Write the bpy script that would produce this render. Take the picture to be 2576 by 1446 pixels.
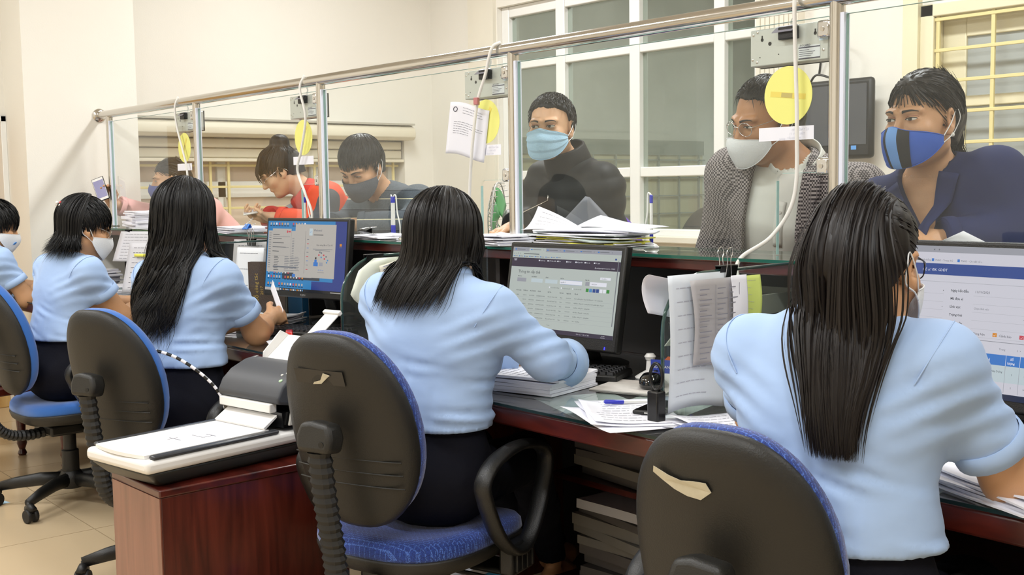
import bpy, bmesh, math, random
import numpy as np
from mathutils import Vector, Matrix, Euler, noise as mnoise

for o in list(bpy.data.objects): bpy.data.objects.remove(o)
SC = bpy.context.scene
COL = SC.collection
PI = math.pi
rnd = random.Random(7)

# ------------------------------------------------------------------ camera
def setup_camera():
    a, p, roll = math.radians(39.65), math.radians(4.96), .014
    fw = Vector((-math.cos(a)*math.cos(p), math.sin(a)*math.cos(p), -math.sin(p)))
    r = fw.cross(Vector((0, 0, 1))).normalized(); u = r.cross(fw)
    r2 = r*math.cos(roll) - u*math.sin(roll); u2 = u*math.cos(roll) + r*math.sin(roll)
    cd = bpy.data.cameras.new('camera'); cam = bpy.data.objects.new('camera', cd); COL.objects.link(cam)
    m = Matrix(((r2.x, u2.x, -fw.x, 0), (r2.y, u2.y, -fw.y, 0), (r2.z, u2.z, -fw.z, 1.27), (0, 0, 0, 1)))
    cam.matrix_world = m
    cd.sensor_width = 36; cd.sensor_fit = 'HORIZONTAL'; cd.lens = 36*2870/2576
    cd.clip_start = .05; cd.clip_end = 200
    SC.camera = cam
setup_camera()

# ------------------------------------------------------------------ world, lights, exposure
w = bpy.data.worlds.new('world'); SC.world = w; w.use_nodes = True
bg = w.node_tree.nodes['Background']; bg.inputs[0].default_value = (.80, .90, 1, 1); bg.inputs[1].default_value = 1.6
SC.view_settings.view_transform = 'Standard'; SC.view_settings.look = 'None'
SC.view_settings.exposure = -0.05; SC.view_settings.gamma = 1; SC.view_settings.use_curve_mapping = False

def area(name, loc, sx, sy, power, col=(.965, .985, 1.0), rot=(0, 0, 0)):
    l = bpy.data.lights.new(name, 'AREA'); l.shape = 'RECTANGLE'; l.size = sx; l.size_y = sy
    l.energy = power; l.color = col
    o = bpy.data.objects.new(name, l); COL.objects.link(o); o.location = loc; o.rotation_euler = rot
    return o
# rows of fluorescent ceiling lamps (2 over the staff, 2 over the public, 1 in the room behind)
for i, (x, y, p) in enumerate([(-5.3, .3, 34), (-2.6, .3, 34), (.2, .3, 34), (-5.3, 3.6, 36), (-2.6, 3.6, 36), (.2, 3.6, 30), (-4.6, 6.6, 34), (-1.2, -1.6, 26), (-4.4, -1.6, 26)]):
    area('ceiling_lamp_light', (x, y, 3.28), 1.2, .3, p*1.55)

# ------------------------------------------------------------------ materials
MATS = {}
def lin(c):
    return tuple(((v/12.92) if v <= .04045 else ((v+.055)/1.055)**2.4) for v in c)
def hexc(h):
    h = h.lstrip('#'); return lin(tuple(int(h[i:i+2], 16)/255 for i in (0, 2, 4)))
def mat(name, col, rough=.5, metal=0, spec=.5, var=0, vscale=8, bump=0, bscale=60, stretch=(1, 1, 1), sheen=0, emis=None, estr=0, coat=0, alpha=None, trans=0):
    if name in MATS: return MATS[name]
    m = bpy.data.materials.new(name); m.use_nodes = True; nt = m.node_tree; b = nt.nodes['Principled BSDF']
    c = hexc(col) if isinstance(col, str) else col
    b.inputs['Base Color'].default_value = (*c, 1); b.inputs['Roughness'].default_value = rough; b.inputs['Metallic'].default_value = metal
    b.inputs['Specular IOR Level'].default_value = spec; b.inputs['Sheen Weight'].default_value = sheen; b.inputs['Coat Weight'].default_value = coat
    b.inputs['Transmission Weight'].default_value = trans
    if emis is not None:
        e = hexc(emis) if isinstance(emis, str) else emis
        b.inputs['Emission Color'].default_value = (*e, 1); b.inputs['Emission Strength'].default_value = estr
    tc = nt.nodes.new('ShaderNodeTexCoord'); mp = nt.nodes.new('ShaderNodeMapping'); mp.inputs['Scale'].default_value = stretch
    nt.links.new(tc.outputs['Object'], mp.inputs[0])
    n = nt.nodes.new('ShaderNodeTexNoise'); n.inputs['Scale'].default_value = vscale; n.inputs['Detail'].default_value = 5
    nt.links.new(mp.outputs[0], n.inputs['Vector'])
    if var:
        r = nt.nodes.new('ShaderNodeMix'); r.data_type = 'RGBA'
        r.inputs[6].default_value = (*[v*(1-var) for v in c], 1); r.inputs[7].default_value = (*[min(1, v*(1+var)) for v in c], 1)
        nt.links.new(n.outputs['Fac'], r.inputs[0]); nt.links.new(r.outputs[2], b.inputs['Base Color'])
    if bump:
        n2 = nt.nodes.new('ShaderNodeTexNoise'); n2.inputs['Scale'].default_value = bscale; n2.inputs['Detail'].default_value = 3
        nt.links.new(mp.outputs[0], n2.inputs['Vector'])
        bp = nt.nodes.new('ShaderNodeBump'); bp.inputs['Strength'].default_value = bump; bp.inputs['Distance'].default_value = .01
        nt.links.new(n2.outputs['Fac'], bp.inputs['Height']); nt.links.new(bp.outputs[0], b.inputs['Normal'])
    MATS[name] = m; return m
def wood(name, c1, c2, rough=.3, scale=(1, 1, 1), coat=.3):
    m = bpy.data.materials.new(name); m.use_nodes = True; nt = m.node_tree; b = nt.nodes['Principled BSDF']
    tc = nt.nodes.new('ShaderNodeTexCoord'); mp = nt.nodes.new('ShaderNodeMapping'); mp.inputs['Scale'].default_value = scale
    n = nt.nodes.new('ShaderNodeTexNoise'); n.inputs['Scale'].default_value = 4; n.inputs['Detail'].default_value = 8; n.inputs['Distortion'].default_value = .6
    r = nt.nodes.new('ShaderNodeValToRGB'); r.color_ramp.elements[0].position = .3; r.color_ramp.elements[1].position = .72
    r.color_ramp.elements[0].color = (*hexc(c1), 1); r.color_ramp.elements[1].color = (*hexc(c2), 1)
    nt.links.new(tc.outputs['Object'], mp.inputs[0]); nt.links.new(mp.outputs[0], n.inputs['Vector']); nt.links.new(n.outputs['Fac'], r.inputs[0]); nt.links.new(r.outputs[0], b.inputs['Base Color'])
    b.inputs['Roughness'].default_value = rough; b.inputs['Coat Weight'].default_value = coat; b.inputs['Coat Roughness'].default_value = .15
    MATS[name] = m; return m
def glass(name, tint=(.93, .97, .95), haze=.03, ior=1.45, hazecol=(.8, .85, .8)):
    m = bpy.data.materials.new(name); m.use_nodes = True; nt = m.node_tree
    for nd in list(nt.nodes): nt.nodes.remove(nd)
    out = nt.nodes.new('ShaderNodeOutputMaterial'); tr = nt.nodes.new('ShaderNodeBsdfTransparent'); tr.inputs[0].default_value = (*tint, 1)
    gl = nt.nodes.new('ShaderNodeBsdfGlossy'); gl.inputs['Roughness'].default_value = .02; gl.inputs['Color'].default_value = (1, 1, 1, 1)
    fr = nt.nodes.new('ShaderNodeFresnel'); fr.inputs[0].default_value = ior
    df = nt.nodes.new('ShaderNodeBsdfDiffuse'); df.inputs[0].default_value = (*hazecol, 1)
    nz = nt.nodes.new('ShaderNodeTexNoise'); nz.inputs['Scale'].default_value = 3; nz.inputs['Detail'].default_value = 6
    mr = nt.nodes.new('ShaderNodeMapRange'); mr.inputs[1].default_value = .3; mr.inputs[2].default_value = .75; mr.inputs[3].default_value = haze*.5; mr.inputs[4].default_value = haze*1.5
    tc = nt.nodes.new('ShaderNodeTexCoord'); nt.links.new(tc.outputs['Object'], nz.inputs['Vector']); nt.links.new(nz.outputs['Fac'], mr.inputs[0])
    m1 = nt.nodes.new('ShaderNodeMixShader'); m2 = nt.nodes.new('ShaderNodeMixShader')
    nt.links.new(mr.outputs[0], m1.inputs[0]); nt.links.new(tr.outputs[0], m1.inputs[1]); nt.links.new(df.outputs[0], m1.inputs[2])
    ge = nt.nodes.new("ShaderNodeNewGeometry"); ml = nt.nodes.new("ShaderNodeMath"); ml.operation = "MULTIPLY_ADD"; ml.inputs[1].default_value = -1; ml.inputs[2].default_value = 1; nt.links.new(ge.outputs["Backfacing"], ml.inputs[0])
    m3 = nt.nodes.new("ShaderNodeMath"); m3.operation = "MULTIPLY"; nt.links.new(fr.outputs[0], m3.inputs[0]); nt.links.new(ml.outputs[0], m3.inputs[1])
    nt.links.new(m3.outputs[0], m2.inputs[0]); nt.links.new(m1.outputs[0], m2.inputs[1]); nt.links.new(gl.outputs[0], m2.inputs[2])
    nt.links.new(m2.outputs[0], out.inputs[0]); MATS[name] = m; return m

M = MATS
mat('wall', '#ece8de', .85, var=.03, vscale=2, bump=.05, bscale=120)
mat('wall_cream', '#e8e2d2', .8, var=.03)
mat('ceiling', '#eceae4', .9)
mat('tile', '#cdb795', .28, var=.06, vscale=2.5, coat=.2)
mat('grout', '#9c8b70', .8)
mat('steel', '#cfcbc4', .17, metal=1, bump=.02, bscale=30)
mat('white_strip', '#dfe3f2', .4)
mat('glass_edge', '#9fc3bd', .15, spec=.6)
glass('pane', tint=(.972, .986, .98), haze=.014)
glass('counter_glass', tint=(.80, .90, .85), haze=.04)
glass('divider_glass', tint=(.95, .97, .96), haze=.02)
glass('window_glass', tint=(.80, .84, .80), haze=.10, hazecol=(.55, .58, .52))
wood('red_wood', '#2e0d0a', '#5e2117', .28, (1, 6, 6))
wood('red_wood_v', '#3a120c', '#63281c', .3, (9, 9, .8))
wood('red_wood_light', '#6e4032', '#8a5646', .3, (9, 9, .8))
mat('dark_panel', '#1c1716', .55, var=.2)
mat('desk_top', '#3a3134', .25, var=.12, vscale=20)
mat('frame_white', '#f0f0ec', .35)
mat('bar_yellow', '#e6d79a', .45)
mat('wood_cream', '#e8dfbf', .45, var=.03)
mat('board_pink', '#dcc9b6', .6, var=.06)
mat('shutter', '#e0d8c2', .5)
mat('grey_green', '#a9aca0', .85, var=.06, vscale=1.5)
mat('black_plastic', '#151514', .42, bump=.15, bscale=400)
mat('chair_shell', '#1e1d1a', .5, bump=.12, bscale=350, var=.05)
mat('dark_plastic', '#2c2c2e', .35)
mat('white_plastic', '#e6e4e0', .35)
mat('grey_plastic', '#c2c2bd', .4)
mat('tray_grey', '#a2a79c', .42)
mat('metal_box', '#c9cac4', .45, metal=.35, var=.04)
mat('paper', '#eeeef6', .75, var=.015)
mat('paper_warm', '#ebe6d6', .75, var=.02)
mat('ink', '#4b4b58', .8)
mat('ink_light', '#8d8d98', .8); mat('ink_faint', '#b9bac6', .8)
mat('ink_blue', '#4a50a8', .8)
mat('ink_red', '#b04040', .8)
mat('yellow_paper', '#f3ef6a', .7)
mat('green_note', '#d8e87e', .75)
mat('chrome', '#d8d8d8', .12, metal=1)
mat('black', '#0c0c0d', .3)
mat('cable_white', '#e9e7e2', .5)
mat('blue_plastic', '#2f35b5', .35)

# ------------------------------------------------------------------ mesh helpers
def tri_rot(axis):
    z = Vector(axis).normalized(); x = z.orthogonal().normalized(); y = z.cross(x); return x, y, z
class MB:
    def __init__(s): s.v = []; s.f = []; s.mi = []; s.cur = 0
    def add(s, vs, fs):
        n = len(s.v); s.v += [tuple(p) for p in vs]; s.f += [tuple(i+n for i in f) for f in fs]; s.mi += [s.cur]*len(fs); return s
    def box(s, x0, x1, y0, y1, z0, z1, M4=None):
        vs = [Vector((x, y, z)) for z in (z0, z1) for y in (y0, y1) for x in (x0, x1)]
        if M4 is not None: vs = [M4 @ p for p in vs]
        return s.add(vs, [(0, 2, 3, 1), (4, 5, 7, 6), (0, 1, 5, 4), (2, 6, 7, 3), (0, 4, 6, 2), (1, 3, 7, 5)])
    def cyl(s, a, b, r0, r1=None, n=16, caps=True):
        r1 = r0 if r1 is None else r1; a = Vector(a); b = Vector(b); x, y, z = tri_rot(b-a)
        vs = [a+(x*math.cos(2*PI*i/n)+y*math.sin(2*PI*i/n))*r0 for i in range(n)]+[b+(x*math.cos(2*PI*i/n)+y*math.sin(2*PI*i/n))*r1 for i in range(n)]
        fs = [(i, (i+1) % n, n+(i+1) % n, n+i) for i in range(n)]
        if caps: fs += [tuple(range(n-1, -1, -1)), tuple(range(n, 2*n))]
        return s.add(vs, fs)
    def tube(s, pts, r, n=8, closed=False, sx=1, sy=1, up=None, caps=True):
        pts = [Vector(p) for p in pts]; m = len(pts); rs = r if hasattr(r, '__len__') else [r]*m
        px = None; vs = []
        for i, p in enumerate(pts):
            t = (pts[(i+1) % m]-pts[i-1]) if (closed or 0 < i < m-1) else (pts[1]-pts[0] if i == 0 else pts[-1]-pts[-2])
            t = t.normalized() if t.length > 1e-9 else Vector((0, 0, 1))
            if up is not None:
                x = Vector(up)-t*Vector(up).dot(t); x = x.normalized() if x.length > 1e-6 else t.orthogonal().normalized()
            elif px is None: x = t.orthogonal().normalized()
            else:
                x = px-t*px.dot(t); x = x.normalized() if x.length > 1e-6 else t.orthogonal().normalized()
            px = x; y = t.cross(x)
            vs += [p+(x*math.cos(2*PI*j/n)*sx+y*math.sin(2*PI*j/n)*sy)*rs[i] for j in range(n)]
        fs = []
        for i in range(m if closed else m-1):
            a = i*n; b = ((i+1) % m)*n
            fs += [(a+j, a+(j+1) % n, b+(j+1) % n, b+j) for j in range(n)]
        if not closed and caps: fs += [tuple(range(n-1, -1, -1)), tuple(range((m-1)*n, m*n))]
        return s.add(vs, fs)
    def lathe(s, prof, c=(0, 0, 0), axis=(0, 0, 1), n=24):
        x, y, z = tri_rot(axis); c = Vector(c); m = len(prof); vs = []
        for r, h in prof: vs += [c+z*h+(x*math.cos(2*PI*j/n)+y*math.sin(2*PI*j/n))*max(r, 1e-5) for j in range(n)]
        fs = []
        for i in range(m-1): fs += [(i*n+j, i*n+(j+1) % n, (i+1)*n+(j+1) % n, (i+1)*n+j) for j in range(n)]
        fs += [tuple(range(n-1, -1, -1)), tuple(range((m-1)*n, m*n))]
        return s.add(vs, fs)
    def prism(s, poly, d, M4):
        """poly: list of (u,v) counter-clockwise; extruded 0..d along local z of M4"""
        n = len(poly); vs = [M4 @ Vector((u, v, 0)) for u, v in poly]+[M4 @ Vector((u, v, d)) for u, v in poly]
        return s.add(vs, [tuple(range(n-1, -1, -1)), tuple(range(n, 2*n))]+[(i, (i+1) % n, n+(i+1) % n, n+i) for i in range(n)])
    def grid(s, fn, nu, nv, th=0):
        """surface fn(u,v)->point, u,v in 0..1; th>0 gives it thickness along the normal"""
        P = [[Vector(fn(i/nu, j/nv)) for j in range(nv+1)] for i in range(nu+1)]
        vs = [P[i][j] for i in range(nu+1) for j in range(nv+1)]; W = nv+1
        fs = [(i*W+j, (i+1)*W+j, (i+1)*W+j+1, i*W+j+1) for i in range(nu) for j in range(nv)]
        if not th: return s.add(vs, fs)
        nb = len(vs); back = []
        for i in range(nu+1):
            for j in range(nv+1):
                du = P[min(i+1, nu)][j]-P[max(i-1, 0)][j]; dv = P[i][min(j+1, nv)]-P[i][max(j-1, 0)]
                nn = du.cross(dv); nn = nn.normalized() if nn.length > 1e-12 else Vector((0, 0, 1)); back.append(P[i][j]-nn*th)
        f2 = [tuple(reversed([k+nb for k in f])) for f in fs]
        ed = [i*W for i in range(nu+1)]+[nu*W+j for j in range(1, nv+1)]+[i*W+nv for i in range(nu-1, -1, -1)]+[j for j in range(nv-1, 0, -1)]
        sd = [(ed[k], ed[k-1], ed[k-1]+nb, ed[k]+nb) for k in range(len(ed))]
        return s.add(vs+back, fs+f2+sd)
    def text(s, txt, size, M4, align='LEFT', squash=1, bold=0):
        cu = bpy.data.curves.new('t', 'FONT'); cu.body = txt; cu.size = size; cu.align_x = align; cu.resolution_u = 1; cu.offset = bold
        ob = bpy.data.objects.new('t', cu); me = bpy.data.meshes.new_from_object(ob)
        vs = [M4 @ Vector((v.co.x*squash, v.co.y, 0)) for v in me.vertices]; s.add(vs, [tuple(p.vertices) for p in me.polygons])
        bpy.data.objects.remove(ob); bpy.data.meshes.remove(me); bpy.data.curves.remove(cu); return s
    def build(s, name, mats, parent=None, smooth=False, bevel=0, seg=2, sub=0, kind=None, angle=35, label=None):
        me = bpy.data.meshes.new(name); me.from_pydata([tuple(p) for p in s.v], [], s.f); me.update()
        mats = mats if isinstance(mats, (list, tuple)) else [mats]
        for m in mats: me.materials.append(M[m] if isinstance(m, str) else m)
        if len(mats) > 1: me.polygons.foreach_set('material_index', s.mi)
        return finish(name, me, parent, smooth, bevel, seg, sub, kind, angle, label)
def finish(name, me, parent=None, smooth=False, bevel=0, seg=2, sub=0, kind=None, angle=35, label=None):
    o = bpy.data.objects.new(name, me); COL.objects.link(o)
    if parent is not None: o.parent = parent
    if bevel:
        b = o.modifiers.new('b', 'BEVEL'); b.width = bevel; b.segments = seg; b.limit_method = 'ANGLE'; b.angle_limit = math.radians(angle); b.harden_normals = False
    if sub:
        q = o.modifiers.new('s', 'SUBSURF'); q.levels = sub; q.render_levels = sub
    if smooth or bevel or sub:
        me.polygons.foreach_set('use_smooth', [True]*len(me.polygons))
        if not sub and not smooth == 'all':
            try: me.set_sharp_from_angle(angle=math.radians(angle))
            except Exception: pass
    if kind: o['kind'] = kind
    if label: o['label'] = label
    return o
def thing(name, label, cat, loc=(0, 0, 0), rz=0, group=None):
    o = bpy.data.objects.new(name, None); o.empty_display_size = .05; COL.objects.link(o); o.location = loc; o.rotation_euler = (0, 0, rz)
    return tag(o, label, cat, group)
def tag(o, label, cat, group=None):
    o['label'] = label; o['category'] = cat
    if group: o['group'] = group
    return o
def struct(o): o['kind'] = 'structure'; return o
def dup(root, label, loc=None, rz=None, group=None):
    r = root.copy(); COL.objects.link(r); r['label'] = label
    if loc is not None: r.location = loc
    if rz is not None: r.rotation_euler = (0, 0, rz)
    if group: r['group'] = group
    for ch in list(root.children):
        c = ch.copy(); COL.objects.link(c); c.parent = r
        for g in ch.children:
            d = g.copy(); COL.objects.link(d); d.parent = c
    return r
def TM(loc=(0, 0, 0), rx=0, ry=0, rz=0, s=1):
    return Matrix.Translation(Vector(loc)) @ Euler((rx, ry, rz)).to_matrix().to_4x4() @ Matrix.Scale(s, 4)
def bez(p0, p1, p2, p3, n=12):
    p0, p1, p2, p3 = map(Vector, (p0, p1, p2, p3))
    return [p0*(1-t)**3+p1*3*t*(1-t)**2+p2*3*t*t*(1-t)+p3*t**3 for t in [i/n for i in range(n+1)]]
def spline(pts, n=8):
    P = [Vector(p) for p in pts]; P = [P[0]*2-P[1]]+P+[P[-1]*2-P[-2]]; out = []
    for i in range(1, len(P)-2):
        for k in range(n):
            t = k/n; a, b, c, d = P[i-1], P[i], P[i+1], P[i+2]
            out.append(.5*((2*b)+(c-a)*t+(2*a-5*b+4*c-d)*t*t+(3*b-a-3*c+d)*t**3))
    return out+[P[-2]]
# ================================================================== the setting
XW, YB, ZC = -7.1, 5.12, 3.4
def wallbox(name, boxes, m, parent=None):
    mb = MB()
    for b in boxes: mb.box(*b)
    o = mb.build(name, m, parent)
    if parent is None: struct(o)
    return o
fl = wallbox('floor', [(-7.4, 3, -3, 9.2, -.1, -.006)], 'grout')
tm = MB().box(-.298, .298, -.298, .298, -.004, 0).build('floor_tile', 'tile', fl)
first = True
for i in range(17):
    for j in range(13):
        x, y = -7.0+.6*i, -2.42+.6*j
        if first: t = tm; first = False
        else: t = tm.copy(); COL.objects.link(t)
        t.location = (x, y, 0)
wallbox('ceiling', [(-7.4, 3, -3, 9.2, ZC, ZC+.1)], 'ceiling')
# left wall with window opening and the pillar the rail is fixed to
WY0, WY1, WZ0, WZ1 = 2.70, 4.86, .80, 1.74
wl = wallbox('wall_left', [(XW-.25, XW, 2.036, WY0, 0, ZC), (XW-.25, XW, WY1, 9.2, 0, ZC), (XW-.25, XW, WY0, WY1, 0, WZ0), (XW-.25, XW, WY0, WY1, WZ1, ZC),
                          (XW-.25, XW, -3, .90, 0, ZC), (XW-.25, XW, .90, 2.036, 1.735, ZC)], 'wall')
wallbox('pillar', [(XW, -6.73, 2.035, 2.685, 0, ZC)], 'wall', wl)
MB().box(XW, -6.715, 2.02, 2.70, 0, .09).build('baseboard_left', 'red_wood', wl)
wb = wallbox('wall_back', [(XW, -6.30, YB, YB+.2, 0, ZC), (-6.30, -4.02, YB, YB+.2, 0, .965), (-6.30, -4.02, YB, YB+.2, 2.53, ZC), (-4.02, -3.04, YB, YB+.2, 0, ZC),
                          (-3.04, -1.6, YB, YB+.2, 2.12, ZC), (-3.04, -1.6, YB, YB+.2, 0, .5), (-1.6, 3, YB, YB+.2, 0, ZC)], 'wall')
wallbox('pilaster', [(-6.60, -6.312, YB-.03, YB, 0, ZC)], 'wall_cream', wb)
mb = MB(); mb.box(-4.0, -3.72, YB-.05, YB, 0, ZC)
mb.build('pilaster', 'wall_cream', wb)
for k in range(9): MB().box(-3.995+k*.031, -3.995+k*.031+.024, YB-.058, YB-.05, 0, ZC).build('groove_batten', 'wall_cream', wb)
struct(MB().box(-3.12, -3.04, YB-.04, YB, 0, 2.25).build('trim_1', 'wood_cream'))
wallbox('wall_right', [(3, 3.2, -3, 9.2, 0, ZC)], 'wall')
wallbox('wall_front', [(-7.4, 3, -3.2, -3, 0, ZC)], 'wall')
# room behind the back windows
wf = wallbox('wall_far', [(XW, -6.9, 8.6, 8.8, 0, ZC), (-6.9, -6.0, 8.6, 8.8, 0, 1.05), (-6.9, -6.0, 8.6, 8.8, 1.98, ZC), (-6.0, 3, 8.6, 8.8, 0, ZC)], 'grey_green')
# window_4: barred window and ledge on the inner left wall of the far room
w4 = bpy.data.objects.new('window_4', None); COL.objects.link(w4); struct(w4)
MB().box(XW, XW+.03, 5.9, 8.2, 1.55, 1.68).build('head_trim', 'grey_green', w4)
MB().box(XW, XW+.012, 5.9, 8.2, .6, 1.55).build('pane', mat('warm_pane', '#e9dcb4', .6), w4)
for k in range(9): MB().box(XW+.03, XW+.045, 5.95+k*.27, 5.966+k*.27, .6, 1.55).build('bar', 'grey_green', w4)
for k in range(6): MB().box(XW+.03, XW+.045, 5.9, 8.2, .7+k*.16, .712+k*.16).build('bar', 'grey_green', w4)
# ---- door at the far left
d1 = bpy.data.objects.new('door_1', None); COL.objects.link(d1); struct(d1); d1.location = (XW, 1.474, 0)
wood('door_wood', '#b98d4c', '#d6b377', .4, (6, 6, .7))
MB().box(-.12, -.07, -.56, .53, 0, 1.70).build('door_leaf', 'door_wood', d1, bevel=.004)
for y0 in (-.45, .05): 
    for z0 in (.15, .95): MB().box(-.07, -.06, y0, y0+.38, z0, z0+.65).build('door_panel', 'door_wood', d1, bevel=.006)
for s in ((-.57, -.50), (.53, .561)): MB().box(-.13, .02, s[0], s[1], 0, 1.735).build('door_frame', 'frame_white', d1, bevel=.003)
MB().box(-.13, .02, -.57, .561, 1.70, 1.735).build('door_frame', 'frame_white', d1, bevel=.003)
# ---- window_1 : left wall, roller blind box, cream shutter, yellow bars
w1 = bpy.data.objects.new('window_1', None); COL.objects.link(w1); struct(w1)
X = XW
pr = [(0, 0), (.10, .0), (.125, .02), (.13, .05), (.115, .085), (.08, .105), (0, .11)]
mb = MB(); mb.prism(pr, 2.14, Matrix(((1, 0, 0, X+.0), (0, 0, -1, 4.88), (0, 1, 0, 1.635), (0, 0, 0, 1)))); mb.build('blind_box', 'shutter', w1, bevel=.004)
MB().box(X-.02, X+.11, 2.73, 4.885, 1.742, 1.756).build('blind_box_lid', mat('lid_grey', '#b9b4a6', .5), w1)
for k in range(2): MB().box(X-.06, X-.02, 2.72, 4.85, 1.50+k*.068, 1.562+k*.068).build('shutter_slat', 'shutter', w1, bevel=.01)
MB().box(X-.05, X+.01, 2.72, 4.85, 1.475, 1.497).build('shutter_bottom_bar', 'shutter', w1, bevel=.004)
for y0 in (2.70, 3.42, 4.14, 4.80): MB().box(X-.20, X-.13, y0, y0+.06, .80, 1.74).build('sash_frame', 'frame_white', w1, bevel=.004)
for z0, z1 in ((.80, .85), (1.235, 1.345), (1.68, 1.74)): MB().box(X-.20, X-.13, 2.72, 4.85, z0, z1).build('sash_frame', 'frame_white', w1, bevel=.004)
for i in range(3):
    for (z0, z1) in ((.85, 1.235), (1.345, 1.68)): MB().box(X-.18, X-.16, 2.76+.72*i, 3.42+.72*i, z0, z1).build('board_pane', 'board_pink', w1)
for y in (2.80, 3.34, 3.47, 4.0, 4.13, 4.67, 4.80): MB().box(X-.075, X-.06, y-.009, y+.009, .80, 1.55).build('grille_bar', 'bar_yellow', w1, bevel=.002)
for k in range(5): MB().box(X-.078, X-.068, 2.72, 4.85, .877+.1435*k-.008, .877+.1435*k+.008).build('grille_bar', 'bar_yellow', w1, bevel=.002)
MB().box(X-.2, X+.04, 2.70, 4.86, .775, .80).build('window_sill', 'wall_cream', w1, bevel=.004)
# ---- window_2 : white aluminium frames in the back wall
w2 = bpy.data.objects.new('window_2', None); COL.objects.link(w2); struct(w2)
xs = [(-6.30, -6.225), (-5.738, -5.651), (-5.055, -4.969), (-4.378, -4.299), (-4.085, -4.02)]
for a, b in xs: MB().box(a, b, YB+.04, YB+.12, .975, 2.53).build('frame_post', 'frame_white', w2, bevel=.006)
zs = [(.965, 1.01), (1.33, 1.391), (2.093, 2.141), (2.455, 2.53)]
for i in range(4):
    x0, x1 = xs[i][1], xs[i+1][0]
    for a, b in zs: MB().box(x0, x1, YB+.045, YB+.115, a, b).build('frame_rail', 'frame_white', w2, bevel=.006)
    for j in range(3):
        MB().box(x0+.002, x1-.002, YB+.075, YB+.083, zs[j][1]+.002, zs[j+1][0]-.002).build('pane', 'window_glass', w2)
MB().box(-6.33, -4.0, YB-.05, YB+.03, .93, .97).build('window_sill', 'wall_cream', w2, bevel=.006)
# ---- window_3 : cream wooden door-window with yellow bars, back wall right
w3 = bpy.data.objects.new('window_3', None); COL.objects.link(w3); struct(w3)
for x0, x1 in ((-3.04, -2.97), (-2.40, -2.33), (-1.67, -1.6)): MB().box(x0, x1, YB-.02, YB+.10, .5, 2.12).build('frame_post', 'wood_cream', w3, bevel=.005)
MB().box(-3.04, -1.6, YB-.02, YB+.1, 2.06, 2.12).build('frame_rail', 'wood_cream', w3, bevel=.005)
for x0 in (-2.97, -2.33):
    for a, b in ((x0, x0+.12), (x0+.48, x0+.57 if x0 < -2.5 else x0+.66)): MB().box(a, b, YB+.07, YB+.11, .5, 2.06).build('sash_stile', 'wood_cream', w3, bevel=.005)
    for a, b in ((.5, .6), (1.1, 1.15), (1.63, 1.68), (1.96, 2.06)): MB().box(x0+.12, x0+.48, YB+.07, YB+.11, a, b).build('sash_rail', 'wood_cream', w3, bevel=.005)
    for a, b in ((.6, 1.1), (1.15, 1.63), (1.68, 1.96)): MB().box(x0+.12, x0+.48, YB+.085, YB+.095, a, b).build('frosted_pane', mat('frosted', '#a9adaa', .35, var=.04), w3)
for x in (-2.955, -2.68, -2.435, -2.29, -2.02, -1.75): MB().box(x-.009, x+.009, YB-.005, YB+.01, .5, 2.06).build('grille_bar', 'bar_yellow', w3, bevel=.002)
for k in range(11): MB().box(-2.97, -1.67, YB-.008, YB+.003, 2.045-.1465*k-.008, 2.045-.1465*k+.008).build('grille_bar', 'bar_yellow', w3, bevel=.002)
# ---- things on the back wall
t = thing('wall_monitor', 'black wall-mounted screen on an arm beside the barred window', 'screen', (-3.46, YB, 1.595))
MB().box(-.235, .235, -.13, -.09, -.20, .20).build('bezel', 'black_plastic', t, bevel=.02)
MB().box(-.205, .205, -.1335, -.130, -.13, .17).build('display', mat('dark_screen', '#4b4d52', .12), t)
MB().box(.12, .15, -.1345, -.1336, -.155, -.135).build('sticker', mat('sticker_blue', '#5f9ee0', .5), t)
mb = MB(); mb.box(-.05, .05, -.09, -.02, -.05, .05); mb.box(-.08, .08, -.02, 0, -.1, .1); mb.build('wall_bracket', 'black_plastic', t, bevel=.004)
mb = MB(); mb.tube(spline([(-.2, -.05, .18), (-.14, -.06, .24), (-.02, -.06, .22), (.04, -.06, .33), (-.03, -.05, .40), (-.12, -.03, .37), (-.16, -.01, .25)]), .006, 6); mb.build('cable', 'black_plastic', t, smooth=True)
t = thing('wall_socket', 'white double socket on the wall right of the wall screen', 'socket', (-3.13, YB, 1.62))
MB().box(-.035, .035, -.012, 0, -.06, .06).build('plate', 'white_plastic', t, bevel=.003)
for z in (-.025, .025):
    for x in (-.01, .01): MB().box(x-.003, x+.003, -.0125, -.0115, z-.008, z+.008).build('slot', 'black', t)
# ================================================================== counter, partition, desk
XP = [.83, -.43, -1.687, -2.94, -4.19, -5.40, -6.573]
YG, ZK = 2.455, 1.085
t = thing('service_counter', 'long dark red-brown service counter with green-edged glass on top', 'counter', (-3.2, 2.45, 0))
ox, oy = 3.2, -2.45
def cbox(name, m, x0, x1, y0, y1, z0, z1, **k): return MB().box(x0+ox, x1+ox, y0+oy, y1+oy, z0, z1).build(name, m, t, **k)
XE0, XE1 = -6.72, 1.2
cbox('counter_top', 'red_wood', XE0, XE1, 2.31, 2.60, 1.045, 1.075, bevel=.004)
cbox('glass_sheet', 'counter_glass', XE0, XE1, 2.30, 2.615, 1.076, 1.085)
mb = MB(); mb.box(XE0+ox, XE1+ox, 2.297+oy, 2.3+oy, 1.0765, 1.0845); mb.box(XE0+ox, XE1+ox, 2.615+oy, 2.617+oy, 1.0765, 1.0845); mb.build('glass_edge', mat('edge_green', '#1f5a4c', .2), t)
cbox('riser_panel', 'dark_panel', XE0, XE1, 2.565, 2.58, .75, 1.045)
cbox('front_panel', 'red_wood', XE0, XE1, 2.58, 2.60, 0, 1.045)
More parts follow.
